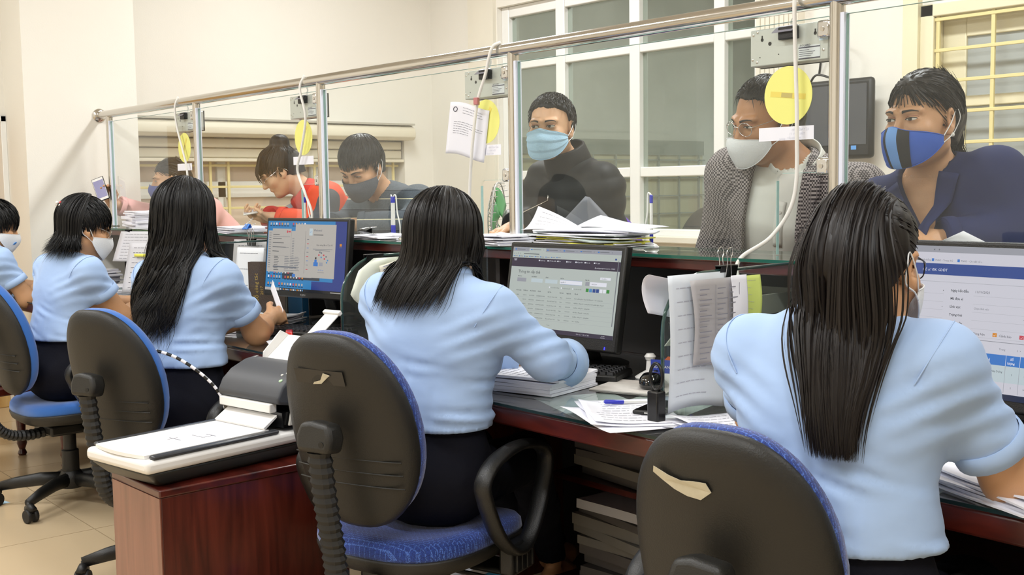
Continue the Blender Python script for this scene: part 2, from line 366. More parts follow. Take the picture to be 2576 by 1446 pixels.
for x in (-.43, -1.70, -2.92, -4.16, -5.38): cbox('shelf_divider', 'dark_panel', x-.01, x+.01, 2.36, 2.565, .756, 1.045)
# ---- worktop
t = thing('desk_worktop', 'long dark worktop with glass sheet and red-brown edge below the counter', 'desk', (-3.2, 2.1, 0))
ox, oy = 3.2, -2.1
cbox('top_board', 'desk_top', XE0, XE1, 1.75, 2.565, .705, .742)
cbox('front_edge', 'red_wood', XE0, XE1, 1.73, 1.752, .695, .741, bevel=.006)
cbox('glass_sheet', 'divider_glass', XE0, XE1, 1.727, 2.56, .7425, .7495)
cbox('glass_edge', mat('edge_dark', '#0e2422', .2), XE0, XE1, 1.7255, 1.727, .7425, .7492)
cbox('back_panel', 'dark_panel', XE0, XE1, 2.52, 2.535, 0, .705)
for x in (-.40, -1.52, -2.80, -4.0, -5.2): cbox('side_panel', 'red_wood_v', x-.012, x+.012, 1.80, 2.52, 0, .705)
for a, b in ((-1.508, -.412), (-2.48, -1.532), (-3.988, -2.812)):
    cbox('shelf', 'red_wood', a, b, 2.2, 2.52, .10, .12); 
    cbox('shelf', 'red_wood', a, b, 2.2, 2.52, .42, .437)
# ---- steel and glass partition
t = thing('glass_partition', 'steel rail partition with glass panes along the counter', 'partition', (-3.2, YG, ZK))
T0 = Matrix.Translation((3.2, -YG, -ZK))
def pb(): return MB()
ZR = 1.729
mb = MB(); mb.cyl(T0 @ Vector((XE0-.01, YG, ZR)), T0 @ Vector((XE1, YG, ZR)), .0225, n=28); mb.build('top_rail', 'steel', t, smooth=True)
mb = MB(); mb.lathe([(.024, 0), (.038, .0), (.040, .006), (.034, .014), (.024, .018)], T0 @ Vector((-6.73, YG, ZR)), (1, 0, 0), 28); mb.build('wall_flange', 'steel', t, smooth=True)
for x in XP:
    mb = MB(); mb.cyl(T0 @ Vector((x, YG, ZK)), T0 @ Vector((x, YG, ZR-.008)), .0195, n=24); p = mb.build('post', 'steel', t, smooth=True)
    mb = MB(); mb.lathe([(.020, 0), (.032, 0), (.033, .003), (.026, .008), (.020, .009)], T0 @ Vector((x, YG, ZK)), (0, 0, 1), 24); mb.build('base_collar', 'steel', p, smooth=True)
ZT = 1.685
for i in range(6):
    xr = XP[i]-.024; xl = XP[i+1]+.030
    # pane with a pass-through notch in its lower right corner, corners rounded
    cx, cz = XP[i]-.178, 1.30
    r = .02
    poly = [(xl, ZK+.002), (cx, ZK+.002), (cx, cz-r)]+[(cx+r-r*math.cos(k*PI/8), cz-r+r*math.sin(k*PI/8)) for k in range(1, 5)]+[(xr, cz), (xr, ZT), (xl, ZT)]
    m4 = T0 @ Matrix(((1, 0, 0, 0), (0, 0, -1, YG+.005), (0, 1, 0, 0), (0, 0, 0, 1)))
    mb = MB(); mb.prism(poly, .010, m4); pn = mb.build('glass_pane', 'pane', t)
    mb = MB()
    mb.box(xl-.001, xl, YG-.0052, YG+.0052, ZK+.002, ZT, T0); mb.box(xl, xr, YG-.0052, YG+.0052, ZT, ZT+.0008, T0)
    mb.box(cx, cx+.0012, YG-.0052, YG+.0052, ZK+.002, cz-r, T0); mb.box(cx+r, xr, YG-.0052, YG+.0052, cz-.0012, cz, T0)
    mb.build('pane_edge', 'glass_edge', pn)
    MB().box(xl-.013, xl-.002, YG-.014, YG+.012, ZK+.002, ZT+.004, T0).build('edge_channel', 'white_strip', t, bevel=.001)
    for z in (1.655, 1.315):
        mb = MB(); mb.box(XP[i]-.052, XP[i]-.015, YG-.014, YG+.014, z-.022, z+.022, T0); c = mb.build('glass_clamp', 'chrome', t, bevel=.006)
        mb = MB(); mb.cyl(T0 @ Vector((XP[i]-.035, YG-.013, z)), T0 @ Vector((XP[i]-.035, YG-.016, z)), .006, n=12); mb.build('screw', 'steel', c, smooth=True)
# last narrow pane towards the wall has no post beyond it
# ---- things fixed to the panes
XP = XP[1:]
disp = None
SEAT = ['rightmost', 'third from the wall', 'second from the wall', 'nearest the wall']
where = ['above the man in the grey blazer', 'behind the hanging sheet of paper', 'above the bun-haired girl in red', 'above the woman in pink']
for i in range(1, 5):
    x1 = XP[i]-.030; lab = where[i-1]
    t = thing('number_display', 'grey metal number display box seen from behind, '+lab, 'display', (x1-.122, YG+.006, 1.63), 0, 'number displays on the glass')
    MB().box(-.122, .122, 0, .045, -.048, .048).build('housing', 'metal_box', t, bevel=.003)
    MB().box(-.124, .124, .045, .049, -.05, .05).build('front_bezel', 'black_plastic', t)
    for (sx, sz) in ((-.112, .035), (-.098, .041), (-.114, -.03), (-.10, -.037), (.108, -.024)):
        mb = MB(); mb.lathe([(.0035, 0), (.0035, .0012), (.002, .002)], (sx, 0, sz), (0, -1, 0), 10); mb.build('screw', 'steel', t, smooth=True)
    for sx in (-.083, .083):
        mb = MB(); mb.cyl((sx, -.0002, .020), (sx, -.0008, .020), .0045, n=14); mb.box(sx-.0018, sx+.0018, -.0008, -.0002, .02, .031); mb.build('keyhole', 'black', t)
    for hx, hz, hr in ((-.058, .008, .0052), (-.09, -.025, .0016), (-.03, -.022, .0016)):
        mb = MB(); mb.cyl((hx, -.0002, hz), (hx, -.0008, hz), hr, n=12); mb.build('hole', 'black', t)
    mb = MB(); mb.box(-.03, .03, -.004, -.0005, .012, .032); mb.build('cable_plate', 'metal_box', t, bevel=.002)
    m4 = TM((0, -.002, .047), rx=math.radians(35))
    mb = MB(); mb.box(-.032, .03, -.03, .0, 0, .0015, m4); mb.build('bracket_tab', mat('tab_grey', '#a8a6b2', .4, metal=.4), t)
    mb = MB(); mb.box(-.018, .034, -.02, 0, .012, .044); mb.build('bracket_block', 'black_plastic', t, bevel=.002)
    mb = MB(); mb.box(.033, .098, -.0008, -.0002, -.042, -.008); pl = mb.build('rating_plate', mat('plate_silver', '#dcdfe2', .4), t)
    mb = MB()
    mb.box(.033, .098, -.0012, -.0009, -.0145, -.0115); mb.box(.033, .098, -.0012, -.0009, -.042, -.039)
    for k in range(4): mb.box(.035, .035+.03+.006*((k*7) % 4), -.0012, -.0009, -.020-.0048*k, -.0188-.0048*k)
    m4 = Matrix(((1, 0, 0, .036), (0, 0, -1, -.0012), (0, 1, 0, -.0105), (0, 0, 0, 1)))
    mb.text('ADLARD' if False else 'AOLARD', .0085, m4); mb.build('printed_lines', 'ink', pl)
    mb = MB(); mb.box(.095, .121, -.0008, -.0002, 0, .02); st = mb.build('sticker', mat('sticker_pale', '#d6e6f2', .5), t)
    mb = MB(); mb.text('HAN', .0085, Matrix(((1, 0, 0, .102), (0, 0, -1, -.0012), (0, 1, 0, .009), (0, 0, 0, 1)))); mb.cyl((.0985, -.0009, .012), (.0985, -.0012, .012), .003, n=12); mb.box(.098, .119, -.0012, -.0009, .003, .005); mb.build('printed_lines', mat('ink_sky', '#6aa6da', .6), st)
    mb = MB(); mb.tube(spline([(-.005, .02, .045), (-.004, .02, .06), (.004, .018, .07), (.012, .01, .08)]), .0035, 8); mb.build('lead', 'cable_white', t, smooth=True)
    # yellow disc and white slip stuck on the glass
    cx = XP[i]-.142
    t = thing('number_disc', 'round yellow paper disc taped to the glass '+lab, 'sticker', (cx, YG-.0065, 1.499), 0, 'yellow discs on the glass')
    mb = MB(); n = 48; mb.prism([(.0745*math.cos(2*PI*k/n), .0745*math.sin(2*PI*k/n)) for k in range(n)], .0008, Matrix(((1, 0, 0, 0), (0, 0, -1, 0), (0, 1, 0, 0), (0, 0, 0, 1)))); mb.build('disc', mat('disc_yellow', '#ecea86', .7), t)
    a = (-.10, .0, .95, .95)[i-1] if False else (-.12, 1.0, 1.0, 1.0)[i-1]
    mb = MB(); mb.box(-.055, .055, -.0014, -.0009, -.007, .007, Matrix.Rotation(-a, 4, 'Y')); tp = mb.build('tape', mat('tape_yellow', '#e8d66a', .35), t)
    mb = MB(); mb.box(-.02, .014, -.0018, -.0015, -.006, .006, Matrix.Rotation(-a, 4, 'Y')); mb.build('tape_overlap', mat('tape_grey', '#bfb06a', .5), tp)
    mb = MB(); mb.box(-.086, .086, -.0008, 0, -.0175, .0175)
    o = mb.build('paper_slip', 'paper'); o.location = (XP[i]-.148, YG-.0065, 1.4015); tag(o, 'white paper slip under the yellow disc '+lab, 'paper', 'white slips on the glass')
    if i < 3:
        mb = MB()
        for k, tx in enumerate(('KẾT NỐI WIFI', 'TÊN WIFI: T1', 'MẬT KHẨU: quang')): mb.text(tx, .0085, Matrix(((-1, 0, 0, .072-.012*k), (0, 0, -1, -.0012), (0, 1, 0, .0055-.0105*k), (0, 0, 0, 1))))
        mb.build('show_through_print', mat('ink_ghost', '#d3d4e0', .8), o)
# ---- white cables hanging from the rail
def cable(name, pts, r, label, m='cable_white', group=None):
    mb = MB(); p0 = Vector(pts[0]); mb.tube([p-p0 for p in spline(pts, 10)], r, 8); o = mb.build(name, m, smooth='all'); o.location = p0; tag(o, label, 'cable', group); return o
CAB = 'white cables hanging from the rail'
# ================================================================== chairs, cabinet, scanner
def fabric(name, c1, c2, scale):
    m = bpy.data.materials.new(name); m.use_nodes = True; nt = m.node_tree; b = nt.nodes['Principled BSDF']
    tc = nt.nodes.new('ShaderNodeTexCoord'); mp = nt.nodes.new('ShaderNodeMapping'); mp.inputs['Scale'].default_value = (scale, scale, scale)
    nt.links.new(tc.outputs['Object'], mp.inputs[0])
    ch = nt.nodes.new('ShaderNodeTexBrick'); ch.inputs['Scale'].default_value = 1; ch.inputs['Color1'].default_value = (*hexc(c1), 1); ch.inputs['Color2'].default_value = (*hexc(c1), 1); ch.inputs['Mortar'].default_value = (*hexc(c2), 1)
    ch.inputs['Mortar Size'].default_value = .06; ch.inputs['Brick Width'].default_value = .9; ch.inputs['Row Height'].default_value = .5
    n = nt.nodes.new('ShaderNodeTexNoise'); n.inputs['Scale'].default_value = 7; n.inputs['Detail'].default_value = 2
    nt.links.new(mp.outputs[0], ch.inputs['Vector']); nt.links.new(mp.outputs[0], n.inputs['Vector'])
    mx = nt.nodes.new('ShaderNodeMix'); mx.data_type = 'RGBA'; mx.inputs[7].default_value = (*[v*.55 for v in hexc(c1)], 1)
    rp = nt.nodes.new('ShaderNodeValToRGB'); rp.color_ramp.elements[0].position = .45; rp.color_ramp.elements[1].position = .6
    nt.links.new(n.outputs['Fac'], rp.inputs[0]); nt.links.new(rp.outputs[0], mx.inputs[0]); nt.links.new(ch.outputs['Color'], mx.inputs[6]); nt.links.new(mx.outputs[2], b.inputs['Base Color'])
    b.inputs['Roughness'].default_value = .85; b.inputs['Sheen Weight'].default_value = .3; M[name] = m
fabric('fabric_pattern', '#1c3a8c', '#4a6fc4', 60)
mat('fabric_blue', '#2a66b8', .85, sheen=.4, bump=.3, bscale=900, var=.05)
mat('rubber', '#161616', .6)
def ring_surface(outline, prof, curve, n=40, cap0=True, cap1=True):
    """prof: (scale, depth); outline(theta)->(a,b); curve(a,b,depth,scale)->point"""
    mb = MB(); vs = []; fs = []
    for s, d in prof:
        for k in range(n):
            a, b = outline(2*PI*k/n); vs.append(curve(a*s, b*s, d))
    for i in range(len(prof)-1): fs += [(i*n+k, i*n+(k+1) % n, (i+1)*n+(k+1) % n, (i+1)*n+k) for k in range(n)]
    fs += [tuple(range(n-1, -1, -1)), tuple(range((len(prof)-1)*n, len(prof)*n))]
    mb.add(vs, fs); return mb
def make_chair(label, fab, loc, rz, arms=True, tilt=13, group='office chairs at the desk', dz=0):
    t = thing('office_chair', label, 'chair', loc, rz, group)
    ta = math.radians(tilt)
    def o_back(th):
        c, s = math.cos(th), math.sin(th); e = .72
        a = .176*math.copysign(abs(c)**e, c); b = .24*math.copysign(abs(s)**e, s)
        a *= 1-.20*max(0, b/.24)**1.5 - .13*max(0, -b/.24)**2
        return a, b
    def cb(a, b, d):
        y = d + 1.0*a*a*.9 - .25*(b+.05)**2
        p = Vector((a, y, b)); R = Matrix.Rotation(ta, 3, 'X'); p = R @ p
        return (p.x, p.y-.255, p.z+.765)
    sh = ring_surface(o_back, [(.02, -.036), (.3, -.036), (.6, -.034), (.82, -.030), (.93, -.024), (.985, -.012), (1.0, 0), (.985, .008)], cb, 56).build('back_shell', 'chair_shell', t, smooth='all')
    ring_surface(o_back, [(.97, .004), (.985, .016), (.975, .034), (.93, .046), (.8, .052), (.5, .050), (.02, .046)], cb, 56).build('back_cushion', fab, t, smooth='all')
    for k in range(3):   # moulded ribs low on the shell
        mb = MB(); mb.tube([cb(-.15+.3*i/12, -.06-.032*k+.004*math.cos((i-6)/6*2), -.0345) for i in range(13)], .0022, 6); mb.build('moulded_rib', 'chair_shell', sh, smooth='all')
    def o_seat(th):
        c, s = math.cos(th), math.sin(th); e = .62
        a = .235*math.copysign(abs(c)**e, c); b = .225*math.copysign(abs(s)**e, s)
        a *= 1-.10*max(0, -b/.225)**2
        return a, b
    def cs(a, b, d): return (a, b+.02, d+.44+.02*(b/.22 if b < 0 else 0)**2*-1*0+.25*a*a-.10*max(0, b-.08))
    ring_surface(o_seat, [(.02, -.045), (.6, -.045), (.88, -.036), (.97, -.02), (1.0, 0), (.99, .006)], cs, 48).build('seat_pan', 'chair_shell', t, smooth='all')
    ring_surface(o_seat, [(.975, .003), (.995, .014), (.985, .034), (.94, .047), (.8, .052), (.4, .046), (.02, .044)], cs, 48).build('seat_cushion', fab, t, smooth='all')
    # bellows: under the seat, bending up behind the back
    path = spline([(0, -.07, .365), (0, -.17, .358), (0, -.25, .375), (0, -.30, .43), (0, -.318, .52), (0, -.338, .62), (0, -.354, .735)], 10)
    pts = []; rs = []
    for i, p in enumerate(path): pts.append(p); rs.append(.031 if i % 2 == 0 else .026)
    mb = MB(); mb.tube(pts, rs, 12, sx=1.05, sy=.72, up=(1, 0, 0)); mb.build('bellows', 'rubber', t, smooth=True, angle=20)
    mb = MB(); mb.prism([(-.045, -.035), (.045, -.035), (.05, .0), (.04, .03), (-.01, .036), (-.04, .03), (-.05, 0)], .055, TM((0, -.322, .762), rx=R_(90)-ta*.6)); k = mb.build('height_knob', 'chair_shell', t, bevel=.012, seg=3)
    mb = MB(); mb.cyl((.026, -.378, .755), (.026, -.3795, .755), .007, n=14); mb.build('knob_hole', 'black', k, smooth=True)
    mb = MB(); mb.box(-.09, .09, -.11, .11, .35, .395); mb.build('tilt_mechanism', 'black_plastic', t, bevel=.01)
    mb = MB(); mb.tube([(.06, .02, .37), (.17, .02, .368), (.24, .03, .36)], .006, 8); mb.tube([(.24, .03, .36), (.29, .03, .357)], .011, 8); mb.build('lever', 'black_plastic', t, smooth=True)
    mb = MB(); mb.lathe([(.032, .10), (.034, .12), (.034, .22), (.026, .225), (.026, .35), (.030, .352)], (0, 0, 0), (0, 0, 1), 20); mb.build('gas_column', 'black_plastic', t, smooth=True)
    bs = MB(); bs.lathe([(.045, .065), (.05, .075), (.05, .115), (.036, .135)], (0, 0, 0), (0, 0, 1), 20); hub = bs.build('base_hub', 'black_plastic', t, smooth=True)
    for k in range(5):
        a = 2*PI*k/5+.3; d = Vector((math.cos(a), math.sin(a), 0))
        mb = MB(); mb.tube([d*.035+Vector((0, 0, .10)), d*.12+Vector((0, 0, .102)), d*.22+Vector((0, 0, .09)), d*.30+Vector((0, 0, .075))], [.030, .028, .024, .018], 10, sx=1, sy=.75, up=(0, 0, 1)); mb.build('base_arm', 'black_plastic', t, smooth='all')
        a2 = a+1.1; e = Vector((math.cos(a2), math.sin(a2), 0)); c = d*.295+e*.012
        mb = MB(); mb.cyl(d*.295+Vector((0, 0, .045)), d*.295+Vector((0, 0, .08)), .009, n=10); mb.tube([c+Vector((0, 0, .052))-e*.02, c+Vector((0, 0, .062)), c+Vector((0, 0, .05))+e*.022], .016, 8); cs_ = mb.build('castor', 'black_plastic', t, smooth='all')
        s = Vector((-e.y, e.x, 0))
        for q in (-1, 1):
            mb = MB(); cc = c+s*.014*q+Vector((0, 0, .027)); mb.lathe([(.012, -.008), (.025, -.008), (.027, -.004), (.027, .004), (.025, .008), (.012, .008)], cc, s, 16); mb.build('castor_wheel', 'rubber', cs_, smooth=True)
    if arms:
        for q in (-1, 1):
            x = .265*q
            lp = spline([(x, -.085, .575), (x, -.10, .63), (x, -.05, .672), (x, .06, .690), (x, .16, .672), (x, .20, .63), (x, .175, .55), (x, .125, .47), (x, .075, .436), (x, .02, .445), (x, -.04, .50)]+[(x, -.085, .575)], 6)[:-1]
            mb = MB(); mb.tube(lp, [.024]*len(lp), 10, closed=True, sx=1.0, sy=.52, up=(1, 0, 0)); ar = mb.build('armrest', 'black_plastic', t, smooth='all')
            mb = MB(); mb.box(x-.015*q-.02, x-.015*q+.02, .02, .13, .375, .452); mb.box(min(x, x-.13*q), max(x, x-.13*q), .03, .12, .372, .388); mb.build('arm_bracket', 'black_plastic', ar, bevel=.008)
            for k in range(4): MB().box(x+.004*q-.003, x+.008*q+.003, .035+k*.024, .045+k*.024, .385, .44).build('bracket_rib', 'black_plastic', ar, bevel=.002)
    for ch in t.children:
        if ch.name.split('.')[0] not in ('base_hub', 'base_arm', 'castor', 'gas_column'): ch.location.z = dz
    return t
R_ = math.radians
CH_M = make_chair('dark chair with patterned navy fabric in the middle, scraped label on its back', 'fabric_pattern', (-2.30, 1.58, 0), R_(20), dz=-.035)
CH_R = make_chair('dark chair in the front right corner with a torn tape label on its back', 'fabric_pattern', (-1.20, 1.63, 0), R_(14), dz=-.09)
CH_L = make_chair('dark chair with plain blue fabric behind the scanner', 'fabric_blue', (-3.63, 1.52, 0), R_(24), dz=-.075)
CH_F = make_chair('plain blue office chair at the far left with its five-star base in view', 'fabric_blue', (-4.75, 1.55, 0), R_(4), dz=-.05)
def on_back(ch, poly, m, name):   # little label stuck on the back shell, polygon in (across, up) on the shell
    ta = R_(13); mb = MB(); vs = []
    for a, b in poly:
        p = Matrix.Rotation(ta, 3, 'X') @ Vector((a, -.0375+.9*a*a-.25*(b+.05)**2, b)); vs.append((p.x, p.y-.2555, p.z+.765))
    n = len(vs); mb.add(vs+[(x, y+.0012, z) for x, y, z in vs], [tuple(range(n))]+[(i, n+i, n+(i+1) % n, (i+1) % n) for i in range(n)]); o = mb.build(name, m, ch); o.location.z = [c for c in ch.children if c.name.startswith('back_shell')][0].location.z; return o
mat('tape_old', '#c9c2ac', .6, var=.15, vscale=60)
on_back(CH_R, [(-0.0940, 0.1649), (-0.0911, 0.1757), (-0.0652, 0.1649), (-0.0436, 0.1595), (-0.0220, 0.1622), (-0.0004, 0.1622), (0.0068, 0.1469), (-0.0134, 0.1307), (-0.0364, 0.1334), (-0.0580, 0.1415), (-0.0796, 0.1550)], 'tape_old', 'torn_tape_label')
on_back(CH_M, [(-.035, .125), (-.01, .128), (.012, .145), (.02, .150), (.002, .155), (-.01, .137), (-.03, .131)], 'tape_old', 'tape_scrap')
on_back(CH_M, [(-.085, .125), (.055, .125), (.055, .16), (-.085, .16)], mat('label_mark', '#2a2826', .45), 'label_mark')
# ---- pedestal cabinet under the scanner
t = thing('pedestal_cabinet', 'red-brown wooden pedestal cabinet under the scanner', 'cabinet', (-2.80, 1.34, 0), R_(2))
MB().box(-.14, .14, -.27, .27, .03, .53).build('body', 'red_wood_v', t, bevel=.003)
MB().box(-.145, .145, -.275, .275, .53, .55).build('top', 'red_wood', t, bevel=.004)
MB().box(-.142, .142, -.274, -.2705, .035, .528).build('end_panel', 'red_wood_light', t)
for x in (-.11, .11):
    for y in (-.24, .24):
        mb = MB(); mb.lathe([(.008, -.01), (.015, -.01), (.015, .01), (.008, .01)], (x, y, .016), (1, 0, 0), 14); mb.build('castor_wheel', 'rubber', t, smooth=True)
# ---- scanner
t = thing('document_scanner', 'white and dark grey flatbed scanner with feeder on the wooden cabinet', 'scanner', (-2.835, 1.296, .5505), R_(10))
pr = [(-.118, -.25), (.118, -.25), (.135, .26), (-.135, .26)]
def frustum(mb, x0, x1, y0, y1, z0, X0, X1, Y0, Y1, z1):
    mb.add([(x0, y0, z0), (x1, y0, z0), (x1, y1, z0), (x0, y1, z0), (X0, Y0, z1), (X1, Y0, z1), (X1, Y1, z1), (X0, Y1, z1)], [(0, 3, 2, 1), (4, 5, 6, 7), (0, 1, 5, 4), (1, 2, 6, 5), (2, 3, 7, 6), (3, 0, 4, 7)]); return mb
frustum(MB(), -.115, .115, -.235, .275, 0, -.138, .138, -.276, .283, .040).build('lower_body', mat('scanner_base', '#22231f', .4), t, bevel=.008)
MB().box(-.142, .142, -.283, .285, .040, .074).build('white_body', 'white_plastic', t, bevel=.012, seg=3)
def o_lid(th):
    c, s = math.cos(th), math.sin(th); return .118*math.copysign(abs(c)**.12, c), .2*math.copysign(abs(s)**.16, s)
n = 14
def lid(u, v):
    x = -.112+.224*u; y = -.27+.375*v
    if v < .12: y += -.012*(1-((u-.5)*2)**2)*(1-v/.12)
    return (x, y, .0835)
mb = MB(); mb.grid(lid, 10, 10, .009); ld = mb.build('lid', mat('lid_white', '#eceae8', .4), t)
for s in (-1, 1): MB().box(s*.128-.012, s*.128+.012, -.262, .12, .074, .084).build('lid_side_rail', mat('scanner_dark', '#2d2f33', .35), t, bevel=.005)
mb = MB(); mb.prism([(.094, .084), (.135, .112), (.135, .118), (.09, .090)], .22, Matrix(((0, 0, 1, -.11), (1, 0, 0, 0), (0, 1, 0, 0), (0, 0, 0, 1)))); mb.build('lid_ramp', 'lid_white', t)
m4 = Matrix(((0, 0, 1, -.135), (1, 0, 0, 0), (0, 1, 0, 0), (0, 0, 0, 1)))
mb = MB(); mb.prism([(.118, .165), (.124, .150), (.14, .147), (.29, .12), (.285, .215), (.27, .238), (.245, .247), (.215, .243), (.165, .222), (.135, .197)], .27, m4); fd = mb.build('feeder_cover', mat('feeder_grey', '#3f4146', .5), t, bevel=.010, seg=3)
MB().box(-.122, .105, .115, .14, .125, .150).build('feeder_front_strip', 'white_plastic', t, bevel=.003)
mb = MB(); mb.prism([(.14, .085), (.135, .126), (.29, .126), (.29, .085)], .262, Matrix(((0, 0, 1, -.131), (1, 0, 0, 0), (0, 1, 0, 0), (0, 0, 0, 1)))); mb.build('feeder_recess', 'black', t)
mb = MB(); mb.prism([(.15, .09), (.17, .17), (.21, .215), (.25, .235), (.28, .225), (.285, .09)], .008, Matrix(((0, 0, 1, .134), (1, 0, 0, 0), (0, 1, 0, 0), (0, 0, 0, 1)))); mb.build('side_cover', 'grey_plastic', t, bevel=.003)
# buttons on the right shoulder of the feeder
for i, (y, x, r, mm) in enumerate([(.150, .112, .0055, 'btn_green'), (.178, .112, .0075, 'grey_plastic'), (.208, .108, .0055, 'grey_plastic'), (.212, .121, .0055, 'grey_plastic'), (.165, .100, .004, 'grey_plastic'), (.186, .100, .004, 'grey_plastic')]):
    mat('btn_green', '#b7d9ae', .4)
    z = np.interp(y, [.135, .165, .215, .245], [.197, .222, .243, .247])
    mb = MB(); nn = Vector((0, -.45, 1)).normalized(); mb.lathe([(r, -.002), (r, .0015), (r*.7, .0022)], (x, y, z+.0005), nn, 14); mb.build('button', mm, fd, smooth=True)
mb = MB(); mb.text('fi', .022, TM((-.115, .232, .2475), rx=.2)); mb.build('printed_mark', 'grey_plastic', fd)
# paper chute rising behind the feeder
m4 = TM((0, .262, .228), rx=R_(36))
MB().box(-.115, .115, 0, .12, -.004, 0, m4).build('paper_chute', 'white_plastic', t, bevel=.002)
for s in (-1, 1):
    mb = MB(); mb.prism([(0, 0), (.12, 0), (.105, .03), (.02, .022)], .004, m4 @ Matrix(((0, 0, 1, s*.112-.002), (1, 0, 0, 0), (0, 1, 0, 0), (0, 0, 0, 1)))); mb.build('chute_guide', 'white_plastic', t, bevel=.001)
mb = MB(); mb.box(-.03, .03, .08, .22, .001, .006, m4); mb.box(-.036, .036, .212, .225, .001, .014, m4); mb.build('chute_extension', 'white_plastic', t, bevel=.002)
mb = MB(); mb.box(-.035, .035, .055, .060, -.001, .0012, m4); mb.build('chute_slot', 'black', t)
mb = MB()
for a in ((-.02, -.115, .03, -.112), (-.005, -.13, -.0035, -.10), (.02, -.03, .062, -.027), (.0, -.06, .05, -.0575), (.048, -.058, .0505, -.03)): mb.box(a[0], a[2], a[1], a[3], .0836, .0842)
mb.build('lid_marks', 'ink_light', ld)
# ================================================================== things on the desk and counter
def screen_mat(name, col, s=1.0): return mat(name, '#000000', .25, emis=col, estr=s)
for nm, cc, ss in (('s_white', '#dcdce8', .78), ('s_grey', '#c9c4be', .72), ('s_desk', '#2f8ed0', .72), ('s_desk2', '#3450b0', .50), ('s_purple', '#4b4260', .45), ('s_pale', '#ccd6d2', .70),
                   ('s_blue', '#2a4f9e', .72), ('s_head', '#3a82d8', .75), ('s_row', '#cfdfe6', .75), ('s_navy', '#1e3358', .6), ('s_line', '#b9bcc8', .6), ('s_dark', '#20242c', .4),
                   ('s_text', '#5a6270', .35), ('s_ltext', '#9aa0ac', .45), ('s_green', '#3fa64a', .6), ('s_orange', '#ef9a30', .7), ('s_red', '#e0485c', .7), ('s_wtext', '#f2f4ff', .8), ('s_sky', '#62a8e8', .6)): screen_mat(nm, cc, ss)
UI = ['s_white', 's_grey', 's_desk', 's_desk2', 's_purple', 's_pale', 's_blue', 's_head', 's_row', 's_navy', 's_line', 's_dark', 's_text', 's_ltext', 's_green', 's_orange', 's_red', 's_wtext', 's_sky']
class Screen:
    """x 0..w to the right, y 0..h up, drawn on the display surface"""
    def __init__(s, w, h): s.mb = MB(); s.w = w; s.h = h; s.l = 0
    def rect(s, x0, y0, x1, y1, m, lay=1):
        s.mb.cur = UI.index(m); y = -.0011-.00012*lay
        s.mb.add([((x0-.5)*s.w, y, (y0-.5)*s.h), ((x1-.5)*s.w, y, (y0-.5)*s.h), ((x1-.5)*s.w, y, (y1-.5)*s.h), ((x0-.5)*s.w, y, (y1-.5)*s.h)], [(0, 1, 2, 3)])
    def txt(s, x, y, t, size, m, lay=6, align='LEFT', bold=0):
        s.mb.cur = UI.index(m); s.mb.text(t, size*s.h, Matrix(((1, 0, 0, (x-.5)*s.w), (0, 0, -1, -.0011-.00012*lay), (0, 1, 0, (y-.5)*s.h), (0, 0, 0, 1))), align, bold=bold)
def monitor(label, loc, rz, tilt, w, h, chin, ui, brand, stand_z, bez=.012, case='black_plastic'):
    t = thing('computer_monitor', label, 'monitor', loc, rz, 'monitors on the desk')
    m4 = TM((0, 0, stand_z), rx=-R_(tilt))
    hb = h+bez+chin
    mb = MB(); mb.box(-w/2-bez, w/2+bez, 0, .028, -chin, h+bez, m4); b = mb.build('housing', case, t, bevel=.006)
    mb = MB(); mb.box(-w/2+.05, w/2-.05, .028, .05, .03, h-.03, m4); mb.build('rear_hump', case, b, bevel=.012)
    o = MB().box(-w/2, w/2, -.0008, .001, 0, h, m4).build('display', 's_dark', t)
    S = Screen(w, h); ui(S); me = S.mb; me.v = [tuple(m4 @ (Vector(v)+Vector((0, 0, h/2)))) for v in me.v]; me.build('screen_graphics', UI, o)
    mb = MB(); mb.tube([(0, .055, stand_z+.10), (0, .10, stand_z+.05), (0, .15, .03), (0, .16, .008)], [.028, .03, .032, .034], 12, sx=1, sy=.45, up=(1, 0, 0)); mb.build('stand_neck', case, t, smooth='all')
    mb = MB(); mb.lathe([(.02, 0), (.098, 0), (.10, .006), (.085, .012), (.03, .016)], (0, .165, 0), (0, 0, 1), 32); mb.build('stand_base', case, t, smooth=True)
    if brand:
        mb = MB(); mb.text(brand, chin*.42, m4 @ Matrix(((1, 0, 0, 0), (0, 0, -1, -.0006), (0, 1, 0, -chin*.66), (0, 0, 0, 1))), 'CENTER'); mb.build('brand_mark', 'grey_plastic', b)
    return t
